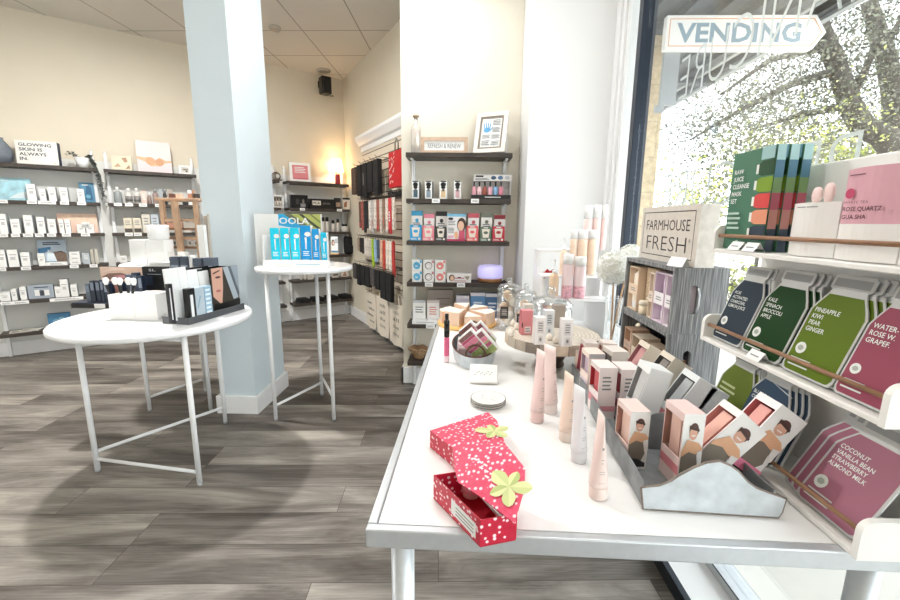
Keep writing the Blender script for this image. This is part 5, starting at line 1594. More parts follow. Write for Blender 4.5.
# lip gloss
c = T(446.5, 362)
t = thing('lip_gloss', 'upright pink lip gloss tube with black cap at the left table edge', 'lip gloss', c)
s_ = PY(447, 314, c.y).z - TOPZ
g = G(); g.lathe([(0.009, 0), (0.0105, 0.002), (0.0105, s_ * 0.13), (0.0105, s_ * 0.5), (0.008, s_ * 0.52)], hexm('E3678F'), 18, mats=[hexm('F3D8DE'), hexm('F3D8DE'), hexm('E3678F'), hexm('E3678F')]); g.done('tube', t)
g = G(); g.lathe([(0.0098, s_ * 0.522), (0.0108, s_ * 0.53), (0.0108, s_ * 0.86), (0.0075, s_ * 0.862), (0.0075, s_ * 0.99), (0.006, s_)], BLACKP, 18); g.done('cap', t)

# ---- peach wedge boxes on a yellow round board
c0 = PZ(467, 318, TOPZ)
c0.y = min(c0.y, 2.24)
c0.x = PY(467, 318, c0.y).x
g = G(); g.lathe([(0.155, 0), (0.16, 0.004), (0.16, 0.016), (0.155, 0.02)], mat('amber_board', (246, 196, 120), 0.4, var=0.06), 40)
solo(g, 'round_board', 'amber round board carrying peach wedge boxes at the table far end', 'board', (c0.x, c0.y, TOPZ + 0.0014))
PEACH = mat('peach_card', (240, 208, 182), 0.45, var=0.03, scale=20)
for k in range(8):
    a = k * pi / 4 + 0.2
    g = G()
    hz = 0.055 + 0.008 * (k % 3)
    g.slab([(0.02, -0.002), (0.145, -0.045), (0.15, 0), (0.145, 0.045), (0.02, 0.002)], 0, hz, PEACH, PEACH, hexm('F6EEE4'))
    g.box(0.10, -0.008, hz, 0.13, 0.008, hz + 0.0015, WHITE)
    solo(g, 'wedge_box', f'peach wedge box on the amber board, {ORD[k]} anticlockwise from the window', 'gift box', (c0.x, c0.y, TOPZ + 0.0222), a, 'peach wedge boxes')

# ---- wood slice cake stand with cartons
SLICE, nt, N, L, b = node_mat('wood_slice_top')
tc = N.new('ShaderNodeTexCoord')
wv = N.new('ShaderNodeTexWave'); wv.wave_type = 'RINGS'; wv.rings_direction = 'Z'; wv.inputs['Scale'].default_value = 22; wv.inputs['Distortion'].default_value = 3; wv.inputs['Detail'].default_value = 3; wv.inputs['Detail Scale'].default_value = 2
L.new(tc.outputs['Object'], wv.inputs[0]); r = ramp(N, [(0, (200, 190, 174)), (1, (226, 219, 206))]); L.new(wv.outputs['Fac'], r.inputs[0]); L.new(r.outputs[0], b.inputs['Base Color']); b.inputs['Roughness'].default_value = 0.5
BARK = mat('whitewashed_bark', (186, 170, 150), 0.7, var=0.35, scale=22, bump=0.3)
DWOOD = mat('dark_turned_wood', (88, 72, 60), 0.5, var=0.2, scale=20)
CZ = 0.88
cs = Vector((0.352, 1.597, TOPZ + 0.0014))
t = thing('cake_stand', 'wood slice cake stand with dark turned foot carrying small cartons', 'cake stand', cs)
g = G(); g.lathe([(0.052, 0), (0.056, 0.006), (0.05, 0.02), (0.075, 0.075), (0.08, 0.09)], DWOOD, 12); g.done('foot', t)
g = G(); BK = [mat('bark_' + nm_, cc_, 0.7, var=0.15, scale=30) for nm_, cc_ in (('a', (160, 148, 136)), ('b', (192, 180, 164)), ('c', (136, 124, 114)), ('d', (214, 198, 178)), ('e', (174, 162, 148)))]
ztop = CZ - cs.z; NB = 22; RB = 0.18
for q in range(NB):
    a0, a1 = 2 * pi * q / NB, 2 * pi * (q + 1) / NB - 0.01
    f = g.poly([(RB * cos(a0), RB * sin(a0), ztop - 0.038), (RB * cos(a1), RB * sin(a1), ztop - 0.038), (RB * cos(a1), RB * sin(a1), ztop), (RB * cos(a0), RB * sin(a0), ztop)], BK[(q * 3) % 5])
g.slab([(0.1795 * cos(q * 2 * pi / NB), 0.1795 * sin(q * 2 * pi / NB)) for q in range(NB)], ztop - 0.0385, ztop, BARK, DWOOD, SLICE); g.done('plate', t)
def oncake(px0, px1, pyt, pyb, m, label, art=(), depth=0.035, rz=0.0, side=None, top=None):
    p = PZ((px0 + px1) / 2, pyb, CZ)
    w = PY(px1, pyb, p.y).x - PY(px0, pyb, p.y).x
    h = PY((px0 + px1) / 2, pyt, p.y).z - CZ
    carton('beauty_carton', label, 'carton', (p.x, p.y + depth / 2, CZ + 0.0012), rz, w * 0.86, depth, h, m, art, 'cartons on the cake stand', side=side, top=top)
FRM = lambda c: [('r', 0.2, 0.42, 0.8, 0.88, hexm(c)), ('l', 0.28, 0.48, 0.72, 0.84, 4, GREYT), ('r', 0.3, 0.06, 0.75, 0.34, hexm(c)), ('e', 0.52, 0.2, 0.12, 0.07, GREYT)]
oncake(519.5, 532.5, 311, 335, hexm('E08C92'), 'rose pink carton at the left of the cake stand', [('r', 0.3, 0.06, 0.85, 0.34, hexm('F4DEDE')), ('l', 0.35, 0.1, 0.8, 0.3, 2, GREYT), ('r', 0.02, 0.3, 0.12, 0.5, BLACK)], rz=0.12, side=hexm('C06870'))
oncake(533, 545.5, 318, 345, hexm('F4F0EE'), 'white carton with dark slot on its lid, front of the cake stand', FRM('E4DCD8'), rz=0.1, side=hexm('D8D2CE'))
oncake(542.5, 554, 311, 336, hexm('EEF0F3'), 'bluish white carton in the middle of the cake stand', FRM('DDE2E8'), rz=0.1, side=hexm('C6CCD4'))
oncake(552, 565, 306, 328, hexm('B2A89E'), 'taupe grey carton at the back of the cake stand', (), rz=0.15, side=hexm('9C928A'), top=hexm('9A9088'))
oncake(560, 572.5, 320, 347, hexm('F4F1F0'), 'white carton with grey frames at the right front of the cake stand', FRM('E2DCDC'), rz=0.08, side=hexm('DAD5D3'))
oncake(522.5, 533, 305, 324, hexm('D8D2CA'), 'pale stone carton behind the rose pink one on the cake stand', (), rz=0.15)
for k, (px, py) in enumerate(((513, 326), (511, 336), (517, 329), (556, 343), (549, 340))):
    p = PZ(px, py, CZ)
    g = G(); g.lathe([(0.008, 0), (0.013, 0.004), (0.011, 0.015), (0.004, 0.024), (0, 0.026)], hexm('EFE6DA'), 14)
    solo(g, 'sugar_drop', f'small cream drop shaped soap on the cake stand, {ORD[k]} of five from the left group', 'soap', (p.x, p.y, CZ + 0.0012), 0, 'cream drop soaps')
# ---- glass jars of bath bombs
BOMB = [mat('cream_bath_bomb', (240, 226, 206), 0.7, var=0.05), mat('peach_bath_bomb', (238, 208, 180), 0.7, var=0.05), mat('ivory_bath_bomb', (244, 238, 226), 0.7)]
def jar(px, py_top, Y, r, h, label, tagpx=None, nb=6, z0=TOPZ, lidh=0.055):
    x = PY(px, 300, Y).x
    t = thing('glass_jar', label, 'jar', (x, Y, z0 + 0.0014))
    g = G(); g.lathe([(r * 0.9, 0.0), (r, 0.01), (r, h * 0.9), (r * 0.93, h)], GLASS, 32); g.done('body', t)
    g = G(); g.lathe([(r * 1.02, h + 0.0006), (r * 1.04, h + 0.008), (r * 0.8, h + lidh * 0.45), (r * 0.25, h + lidh * 0.6), (r * 0.14, h + lidh * 0.66)], GLASS, 32, cap=False)
    g.sphere((0, 0, h + lidh * 0.66 + r * 0.2), r * 0.24, GLASS, 16, 8); g.done('lid', t)
    if tagpx:
        g = G(); g.box(-0.02, -0.002, 0, 0.02, 0.002, 0.062, mat('chalk_tag', (72, 66, 62), 0.7)); g.art(0.04, 0.062, -0.002, [('l', 0.15, 0.25, 0.85, 0.8, 4, hexm('C4BEB6'))]); g.done('chalk_tag', t, (tagpx, -r - 0.012, h * 0.35))
    rq = random.Random(int(px))
    for k in range(nb):
        a = k * 2.4
        rr_ = r * 0.42 if k % 3 else 0
        o = G(); o.sphere((0, 0, 0), r * 0.36, BOMB[k % 3], 16, 10)
        solo(o, 'bath_bomb', f'{["cream", "peach", "ivory"][k % 3]} bath bomb inside the ' + label.split(',')[0], 'bath bomb', (x + rr_ * cos(a), Y + rr_ * sin(a), z0 + 0.0014 + 0.012 + r * 0.36 + r * 0.5 * k * 0.7), 0, 'bath bombs in the ' + label.split(',')[0])
jar(509, 270, 2.16, 0.062, 0.20, 'leftmost glass jar, with chalk tag', -0.03, 8, lidh=0.07)
jar(526, 275, 2.0, 0.056, 0.195, 'second glass jar from left, with chalk tag', -0.03, 8, lidh=0.07)
jar(551, 285, 1.882, 0.095, 0.18, 'wide glass jar, domed lid, behind cake stand', None, 4, lidh=0.075)

# ---- white stepped riser with bottles
RX0, RX1 = 0.395, 0.70
STEPS = [(1.985, 2.09, 0.945), (2.0905, 2.20, 1.045), (2.2005, 2.33, 1.165)]
t = thing('stepped_riser', 'white stepped riser holding rows of pink and peach bottles', 'display riser', ((RX0 + RX1) / 2, 2.0, TOPZ + 0.0014))
hw = (RX1 - RX0) / 2
for y0, y1, zz in STEPS:
    g = G()
    z1 = zz - TOPZ - 0.0014
    g.box(-hw, y0 - 2.0, z1 - 0.012, hw, y1 - 2.0, z1, WPLASTIC, 0.002)
    g.done('step', t)
    for x in (-hw, hw - 0.012):
        g = G(); g.box(x, y0 - 2.0, 0, x + 0.012, y1 - 2.0, z1 - 0.0122, WPLASTIC); g.done('side_panel', t)
def mist(px0, px1, pyt, row, body, capm, label, band=None, capf=0.2, grp=None):
    y0, y1, zz = STEPS[row]
    Y = (y0 + y1) / 2 - 0.012
    a, b = PY(px0, pyt, Y).x, PY(px1, pyt, Y).x
    r = (b - a) / 2
    h = PY((px0 + px1) / 2, pyt, Y).z - zz
    hb = h * (1 - capf)
    mats = [body] * 4
    if band:
        prof = [(r * 0.9, 0), (r, 0.003), (r, hb * 0.38), (r, hb * 0.95), (r * 0.9, hb)]
        mats = [band, band, body, body]
    else:
        prof = [(r * 0.9, 0), (r, 0.003), (r, hb * 0.5), (r, hb * 0.95), (r * 0.9, hb)]
    bottle('mist_bottle', label, 'bottle', ((a + b) / 2, Y, zz + 0.0012), 0, prof, body, [(r * 0.98, hb + 0.0004), (r * 0.98, h * 0.985), (r * 0.9, h)], capm, grp, cat_mats=mats, n=20)
PKB = mat('pale_pink_bottle', (240, 218, 220), 0.3)
PKF = mat('pink_floral_print', (232, 176, 188), 0.4, var=0.3, scale=90)
PCB = mat('peach_bottle', (242, 216, 194), 0.35, var=0.08, scale=30)
LPK = mat('blush_bottle', (246, 216, 212), 0.35)
for k, (a_, b_, yt) in enumerate(((563.5, 574, 254.5), (574.8, 587, 257))):
    mist(a_, b_, yt, 0, PKB, WPLASTIC, ['left', 'right'][k] + ' tall pink floral bottle with white cap on the lowest riser step', PKF, 0.22, 'pink floral bottles')
for k, (a_, b_, yt) in enumerate(((571, 578, 230), (578.6, 588.5, 230), (589, 598, 230))):
    mist(a_, b_, yt, 1, PCB, WPLASTIC, ['left', 'middle', 'right'][k] + ' peach bottle with white cap on the middle riser step', None, 0.2, 'peach bottles')
for k, (a_, b_, yt) in enumerate(((585, 593, 206), (594, 602, 205), (603, 608.5, 205))):
    mist(a_, b_, yt, 2, LPK, WPLASTIC, ['left', 'middle', 'right'][k] + ' blush bottle with white cap on the top riser step', None, 0.3, 'blush bottles')
def pump(px0, px1, pyb_t, row, body, label, pyt):
    y0, y1, zz = STEPS[row]
    Y = (y0 + y1) / 2 - 0.012
    a, b = PY(px0, pyt, Y).x, PY(px1, pyt, Y).x
    r = (b - a) / 2
    hb = PY(px0, pyb_t, Y).z - zz
    h = PY(px0, pyt, Y).z - zz
    t = thing('pump_bottle', label, 'bottle', ((a + b) / 2, Y, zz + 0.0012))
    g = G(); g.lathe([(r * 0.9, 0), (r, 0.004), (r, hb * 0.85), (r * 0.5, hb)], body, 20); g.done('body', t)
    g = G(); g.lathe([(r * 0.5, hb + 0.0004), (r * 0.5, hb + 0.012), (0.004, hb + 0.013), (0.004, h - 0.008), (0.009, h - 0.007), (0.009, h)], WPLASTIC, 14); g.tube([(0, 0, h - 0.004), (-0.018, -0.01, h - 0.004), (-0.022, -0.012, h - 0.010)], 0.003, WPLASTIC, 6); g.done('pump', t)
pump(550.5, 560, 273, 0, mat('honey_serum', (224, 194, 164), 0.3), 'honey coloured pump bottle at the left of the lowest riser step', 259)
pump(561, 568.5, 250, 1, PCB, 'peach pump bottle at the left of the middle riser step', 238)
# small red jar and black strap beside the riser
p = PY(541, 282, 2.05)
g = G(); g.lathe([(0.018, 0), (0.022, 0.004), (0.022, 0.035), (0.024, 0.036), (0.024, 0.05), (0.02, 0.052)], hexm('C22A34'), 20)
solo(g, 'red_jar', 'small red jar between the glass jars and the riser', 'jar', (p.x - 0.03, 2.12, TOPZ + 0.0014))
t = thing('mask_stand', 'white oval stand with black and red eye masks left of the riser', 'display stand', (PY(545, 275, 2.38).x, 2.375, TOPZ + 0.0014))
g = G(); g.lathe([(0.036, 0), (0.036, 0.006), (0.008, 0.01), (0.008, 0.12)], WPLASTIC, 20); g.prism([(0.045 * cos(q * pi / 10), 0.2 + 0.085 * sin(q * pi / 10)) for q in range(20)], -0.006, 0.006, WPLASTIC); g.done('stand', t)
g = G(); g.tube([(-0.06, -0.016, 0.17), (-0.05, -0.018, 0.21), (-0.02, -0.02, 0.245), (0.01, -0.018, 0.26)], 0.008, BFAB, 8); g.done('black_mask', t)
g = G(); g.tube([(0.0, -0.02, 0.29), (0.02, -0.022, 0.275), (0.05, -0.02, 0.29)], 0.011, hexm('B8202C'), 8); g.tube([(0.0, -0.02, 0.275), (-0.02, -0.022, 0.265)], 0.009, hexm('D8404A'), 8); g.done('red_mask', t)
# ---- white hydrangeas in a glass vase
vx = PY(614, 300, 1.86).x
t = thing('hydrangea_vase', 'white hydrangea flowers in a tall glass vase beside the crates', 'flowers', (vx, 1.86, TOPZ + 0.0014))
g = G(); g.lathe([(0.03, 0), (0.034, 0.006), (0.026, 0.08), (0.036, 0.19), (0.04, 0.23)], GLASS, 28, cap=False); g.lathe([(0, 0.003), (0.03, 0.002)], GLASS, 28, cap=False); g.done('vase', t)
STEM = mat('tan_stem', (190, 150, 112), 0.6)
HYD = mat('white_petals', (246, 246, 242), 0.7)
HYDG = mat('pale_green_petals', (232, 233, 224), 0.7)
rq = random.Random(9)
for hx, hy, hz_, r in ((-0.015, -0.01, 0.36, 0.078), (0.075, 0.05, 0.40, 0.06)):
    g = G(); g.tube([(0, 0, 0.01), (hx * 0.3, hy * 0.3, 0.15), (hx, hy, hz_)], 0.004, STEM, 8); g.done('stem', t)
    g = G()
    for q in range(420):
        d = Vector((rq.gauss(0, 1), rq.gauss(0, 1), rq.gauss(0, 1))).normalized()
        c = Vector((hx, hy, hz_)) + d * r * rq.uniform(0.86, 1.0)
        u = d.cross(Vector((rq.gauss(0, 1), rq.gauss(0, 1), 1))).normalized()
        v_ = d.cross(u)
        s2 = r * 0.17
        m_ = HYD if q % 4 else HYDG
        for w0, w1 in ((u, v_), (-u, -v_)):
            g.poly([c, c + (w0 * 0.5 + w1 * 0.5) * s2 + d * 0.002, c + w0 * s2, c + (w0 * 0.5 - w1 * 0.5) * s2 + d * 0.002], m_)
    g.sphere((hx, hy, hz_), r * 0.84, HYDG, 16, 10)
    g.done('flower_head', t)

# ================================================================== galvanised caddy with windowed cartons, tubes, crates
BL, BR = T(642.5, 509), T(768, 524)
BR = BL + (BR - BL) * 1.0
BL.z += 0.002
ux = Vector((cos(-0.056), sin(-0.056), 0)); WC = 0.237
uy = Vector((-ux.y, ux.x, 0))
def fpt(px, py):
    d = ray(px, py)
    k = (BL - EYE).dot(uy) / d.dot(uy)
    p = EYE + d * k - BL
    return (p.dot(ux), max(0.0, p.z))
angc = atan2(ux.y, ux.x)
DC = 0.70
t = thing('galvanised_caddy', 'long galvanised caddy with wave shaped end holding windowed cartons', 'caddy', BL, angc)
outl = [fpt(x, y) for x, y in ((642.5, 509), (652, 517), (685, 521), (740, 524), (768, 524), (777, 518), (781, 511), (785, 498), (768, 492), (755, 487), (747, 481), (738, 471), (730, 465), (719, 460.5), (706, 462), (693, 467), (678, 475), (671, 480), (658, 485), (645, 486), (641, 487))]
g = G(); g.prism(outl, -0.004, 0.0, GALV, side=RUST); g.done('end_panel', t)
g = G()
ed = [Vector((x, -0.002, z)) for x, z in outl]
g.tube(ed, 0.0026, mat('worn_edge', (136, 124, 116), 0.5, 0.4, var=0.2, scale=60), 6, closed=True); g.done('rim', t)
xw = [x for x, z in outl]
x0, x1 = min(xw), max(xw)
hw0 = 0.055
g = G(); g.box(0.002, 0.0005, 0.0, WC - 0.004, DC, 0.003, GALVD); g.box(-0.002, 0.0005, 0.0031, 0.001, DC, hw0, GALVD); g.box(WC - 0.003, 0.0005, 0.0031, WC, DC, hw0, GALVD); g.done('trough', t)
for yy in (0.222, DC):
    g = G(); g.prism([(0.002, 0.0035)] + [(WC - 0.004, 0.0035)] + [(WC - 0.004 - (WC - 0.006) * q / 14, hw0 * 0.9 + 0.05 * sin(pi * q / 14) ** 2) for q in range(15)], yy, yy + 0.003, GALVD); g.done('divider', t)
CDM = Matrix.Translation(BL) @ Matrix.Rotation(angc, 4, 'Z')

PHOTO0 = [('e', 0.52, 0.60, 0.22, 0.085, hexm('5A3A34')), ('e', 0.5, 0.565, 0.19, 0.075, hexm('E0AE96')), ('r', 0.42, 0.535, 0.6, 0.55, hexm('F6EAE4')), ('p', [(0.28, 0.66), (0.74, 0.62), (0.76, 0.59), (0.28, 0.62)], hexm('4A3430')),
          ('p', [(0.0, 0.36), (0.25, 0.5), (0.8, 0.46), (0.98, 0.40), (0.9, 0.32), (0.3, 0.34), (0.0, 0.22)], hexm('E2B08C')), ('p', [(0.0, 0.0), (0.0, 0.3), (0.35, 0.36), (0.72, 0.33), (0.85, 0.16), (0.6, 0.0)], hexm('7A7064')), ('p', [(0.0, -0.04), (0.0, 0.1), (0.5, 0.08), (0.9, 0.02), (0.9, -0.04)], hexm('2A2A2C')), ('p', [(0.72, 0.36), (0.96, 0.38), (0.98, 0.22), (0.8, 0.24)], hexm('E9E6E4'))]
def lift_art(items, a, b):
    out = []
    for it in items:
        if it[0] == 'e':
            out.append(('e', it[1], it[2] * a + b, it[3], it[4] * a, it[5]))
        elif it[0] == 'r':
            out.append(('r', it[1], it[2] * a + b, it[3], it[4] * a + b, it[5]))
        else:
            out.append(('p', [(x, zq * a + b) for x, zq in it[1]], it[2]))
    return out
PHOTO = [('r', 0.0, 0.0, 1.0, 1.0, WHITE)] + lift_art(PHOTO0, 1.15, 0.10)
TXT = [('l', 0.2, 0.55, 0.7, 0.85, 4, GREYT), ('r', 0.0, 0.16, 1, 0.26, hexm('E7A0A8'))]


def wbox(px, Yl, label, outer, inner, tube, front=(), roll=0.0, yaw=0.0, w=0.044, d=0.072, h=0.185, band='DE8A92', z0=0.0, win=0.4, nm='windowed_carton', pyt=None, lift=0.0, X=None):
    """carton with a window in its left side; px is the picture column of its near edge at depth Yl"""
    p = PY(px, 430, Yl)
    if X is not None:
        p.x = X
    if pyt:
        h = PY(px, pyt, Yl).z - TOPZ - 0.006
    loc = Vector((p.x, Yl, TOPZ + 0.0058 + lift))
    t = thing(nm, label, 'carton', loc, 0, rot=(0, roll, yaw))
    mo, mi_ = hexm(outer), hexm(inner)
    g = G()
    e = 0.003
    zs = h * win
    g.box(0, 0, 0, w, d, 0.002, mo)
    g.box(w - e, 0, 0.0021, w, d, h - 0.002, mo, left=mi_)
    g.box(0, 0, 0.0021, w - e - 0.0001, e, h - 0.002, mo)
    g.box(0, d - e, 0.0021, w - e - 0.0001, d, h - 0.002, mo)
    g.box(0, 0, h - 0.0019, w, d, h, mo)
    # inner lining seen through the window
    g.poly([(w - e - 0.0005, e, zs), (w - e - 0.0005, d - e, zs), (w - e - 0.0005, d - e, h - 0.002), (w - e - 0.0005, e, h - 0.002)], mi_)
    g.poly([(0.0005, d - e - 0.0005, zs), (w - e, d - e - 0.0005, zs), (w - e, d - e - 0.0005, h - 0.002), (0.0005, d - e - 0.0005, h - 0.002)], mi_)
    g.poly([(0.0005, e + 0.0005, zs), (w - e, e + 0.0005, zs), (w - e, e + 0.0005, h - 0.002), (0.0005, e + 0.0005, h - 0.002)], mi_)
    # lower front of the window side with its stripe, and the frame above
    g.box(0, e + 0.0001, 0.0021, e, d - e - 0.0001, zs, mo)
    g.box(0, e + 0.0001, h * 0.9, e, d - e - 0.0001, h - 0.002, mo)
    g.poly([(-0.0005, 0.001, zs * 0.45), (-0.0005, 0.001, zs * 0.75), (-0.0005, d - 0.001, zs * 0.75), (-0.0005, d - 0.001, zs * 0.45)], hexm(band))
    g.art(w, h, 0, front, 0, 0)
    g.done('box', t)
    g = G(); g.box(0.008, d * 0.28, 0.0025, w - e - 0.004, d * 0.78, h * 0.88, hexm(tube)); g.done('tube', t)
    return t


wbox(643, 0.875, 'upright windowed carton with photo of a woman in a cap, left of two', 'F2DAD4', 'C9988C', 'E8C4B4', PHOTO, yaw=0.05, pyt=412, X=0.377)
wbox(683, 0.805, 'upright windowed carton with photo of a woman in a cap, right of two', 'F0D6D2', 'B98A7C', 'E6C0B2', PHOTO, yaw=0.05, pyt=414)
wbox(727, 0.815, 'pink windowed carton tipped right with photo of a woman, left of pair', 'F6EAEA', 'E29A96', 'F0BCAC', PHOTO, roll=0.72, h=0.165, w=0.07, d=0.066, band='F4E4E2', win=0.2, lift=0.0465, X=0.468)
wbox(760, 0.83, 'pink windowed carton tipped right with photo of a woman, right of pair', 'F8F2F2', 'D8787A', 'E8A8A0', PHOTO + [('r', 0.0, 0.08, 1, 0.2, hexm('EE88A8'))], roll=0.62, h=0.172, w=0.07, d=0.066, band='F4E4E2', win=0.62, lift=0.043, X=0.563)
wbox(655, 1.02, 'white windowed carton with grey lining behind the photo cartons, leftmost', 'F1F4F5', 'A8A8A8', 'D0D2D2', (), roll=0.25, h=0.18, w=0.058, pyt=None, X=0.435, lift=0.0145)
wbox(690, 1.0, 'white windowed carton with grey lining tipped right, middle of three', 'E6EAEC', '949698', 'C4C8CA', (), roll=0.55, h=0.17, w=0.055, X=0.502, lift=0.030)
wbox(720, 1.0, 'white windowed carton with grey lining tipped right, rightmost of three', 'DEE4E8', '7E8488', 'B8BEC2', (), roll=0.45, h=0.14, w=0.05, X=0.562, lift=0.0245)
wbox(606, 1.12, 'red lined windowed carton with pink stripe, left of two', 'F3E6E4', 'CE3E4A', 'C85C62', TXT, yaw=0.05, pyt=368, w=0.05, win=0.5, X=0.386)
wbox(630, 1.12, 'red lined windowed carton with pink stripe, right of two', 'F3E6E4', 'A8202C', 'B8404A', TXT, yaw=0.05, pyt=370, w=0.055, win=0.5, X=0.447)
wbox(588, 1.25, 'peach carton with lilac grey lid at the middle of the caddy', 'EFDCD0', 'B8A0B0', 'C9B4C0', [('r', 0, 0.9, 1, 1, hexm('B4B4B8'))], yaw=0.05, pyt=354, w=0.05, d=0.07, win=0.55, band='D8C8D0', X=0.395)
wbox(612, 1.25, 'cream carton with dark lining beside the lilac lidded one', 'E6DED6', '4A4A4C', '8A8684', [], yaw=0.1, pyt=352, w=0.05, d=0.07, win=0.6, band='D8CCC4', X=0.465)
wbox(579, 1.36, 'dusty pink lidded carton at the back of the caddy, left one', 'EADFDA', 'C26474', 'D8909A', [], roll=0.1, pyt=342, w=0.045, d=0.055, win=0.3, band='E0C8C8', X=0.399, h=0.16)
wbox(604, 1.36, 'blush topped carton at the back of the caddy, right one', 'F2E4DE', 'E0A8A0', 'EBC4BC', [], roll=0.08, w=0.045, d=0.055, win=0.3, band='E8D0CC', X=0.463, h=0.155)
wbox(640, 1.27, 'beige carton tipped right with dusty pink lining beside the crate', 'E2D6C6', 'C08088', 'D4A0A0', [('e', 0.5, 0.4, 0.25, 0.2, hexm('8A7A70'))], roll=0.5, w=0.055, d=0.07, h=0.17, win=0.25, band='D8CCC0', X=0.505, lift=0.0268)
wbox(665, 1.15, 'beige carton tipped right with charcoal lining beside the crate', 'DCD2C4', '5A5A5A', '8C8884', [('e', 0.6, 0.3, 0.2, 0.12, hexm('B0A498'))], roll=0.55, w=0.06, d=0.075, h=0.17, win=0.25, band='CFC6BA', X=0.515, lift=0.032)
# small brown photo cards left inside the caddy
for k, (x, y_) in enumerate(((0.405, 1.44), (0.402, 1.424))):
    g = G(); g.box(0, 0, 0, 0.04, 0.003, 0.11, hexm('E2CFC0')); g.art(0.04, 0.11, 0, [('p', [(0.0, 0.1), (0.7, 0.2), (0.9, 0.6), (0.2, 0.7)], hexm('A87C60')), ('p', [(0.3, 0.75), (0.9, 0.7), (0.9, 0.95), (0.3, 0.95)], hexm('B88A74'))], 0, 0)
    solo(g, 'photo_leaflet', ['tan photo leaflet at the far end of the caddy, rear one', 'tan photo leaflet at the far end of the caddy, front one'][k], 'leaflet', (x, y_, TOPZ + 0.006), -0.5)

# ---- standing tubes
def sq_tube(bx, by, tx, ty, wpx, body, capc, label, tilt=0.0, art=True, yaw=0.0):
    c = T(bx, by)
    r = (PY(bx + wpx / 2, by, c.y).x - PY(bx - wpx / 2, by, c.y).x) / 2
    top = PY(tx, ty, c.y)
    h = top.z - TOPZ
    lean = (top.x - c.x) / h
    t = thing('squeeze_tube', label, 'tube', (c.x, c.y + r * 0.6, c.z), yaw, rot=(0, lean * 0.9, yaw))
    g = G(); g.lathe([(r * 0.94, 0), (r * 0.97, 0.002), (r * 0.97, h * 0.13), (r * 0.9, h * 0.15)], hexm(capc), 24); g.done('cap', t)
    g = G(); n = 24; L_ = 9
    rows = []
    for k in range(L_ + 1):
        f = k / L_
        z = h * 0.152 + (h - h * 0.152) * f
        rx, ry = r * (1 - f) ** 0.85 + 0.0008, r * (1 + 0.15 * f)
        rows.append([g.v((rx * cos(2 * pi * i / n), ry * sin(2 * pi * i / n), z)) for i in range(n)])
    mi_ = g.mi(hexm(body, 0.35))
    for k in range(L_):
        for i in range(n):
            j = (i + 1) % n
            f = g.bm.faces.new([rows[k][i], rows[k][j], rows[k + 1][j], rows[k + 1][i]]); f.material_index = mi_; f.smooth = True
    f = g.bm.faces.new(rows[0][::-1]); f.material_index = mi_
    f = g.bm.faces.new(rows[-1]); f.material_index = mi_
    if art:
        q = hexm('A8A09C')
        for zz, ww, hh in ((0.62, 0.25, 0.03), (0.50, 0.32, 0.006), (0.46, 0.28, 0.006), (0.36, 0.42, 0.006), (0.33, 0.36, 0.006), (0.22, 0.4, 0.005)):
            fz = (zz - 0.152) / 0.848
            ryy = r * (1 + 0.15 * fz) + 0.0006; rxx = r * (1 - fz) * ww
            g.poly([(-rxx, -ryy, h * zz), (rxx, -ryy, h * zz), (rxx * 0.9, -ryy - 0.0001, h * (zz + hh)), (-rxx * 0.9, -ryy - 0.0001, h * (zz + hh))], q)
    g.done('body', t)
    return t


sq_tube(551, 414, 549, 346, 15, 'F3DDD8', 'F1E4DF', 'white and blush tube standing just behind the leftmost pale pink tube', 0, yaw=0.5)
sq_tube(537.5, 423, 542, 352, 14, 'F3D9D6', 'EFD4D1', 'leftmost pale pink tube standing near the trinket dishes', yaw=0.35)
sq_tube(567.5, 442, 570, 375, 15.5, 'F3DCCB', 'F3E5D9', 'peach tube standing beside the caddy wall, middle of the row', yaw=0.25)
sq_tube(580, 463, 579.5, 388, 16, 'EBEBEE', 'E9E9EB', 'bluish white tube standing beside the caddy wall', yaw=0.35)
sq_tube(599.5, 500, 603, 416, 18.5, 'F5E0D9', 'F1DDD5', 'nearest blush tube standing beside the caddy wall')

# ---- two grey wooden crates with a shop sign on top
CRW, nt, N, L, b = node_mat('grey_brushed_wood')
tc = N.new('ShaderNodeTexCoord'); mp = N.new('ShaderNodeMapping'); mp.inputs['Scale'].default_value = (170, 170, 5)
L.new(tc.outputs['Object'], mp.inputs[0]); nz = N.new('ShaderNodeTexNoise'); nz.inputs['Scale'].default_value = 1.6; nz.inputs['Detail'].default_value = 7
L.new(mp.outputs[0], nz.inputs['Vector']); r = ramp(N, [(0.3, (82, 83, 85)), (0.5, (122, 123, 125)), (0.7, (170, 170, 169))])
L.new(nz.outputs['Fac'], r.inputs[0]); L.new(r.outputs[0], b.inputs['Base Color']); b.inputs['Roughness'].default_value = 0.6
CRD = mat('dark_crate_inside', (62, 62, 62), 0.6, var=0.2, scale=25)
CX0, CX1, CY0, CY1, CH = 0.653, 0.818, 1.30, 1.69, 0.2095
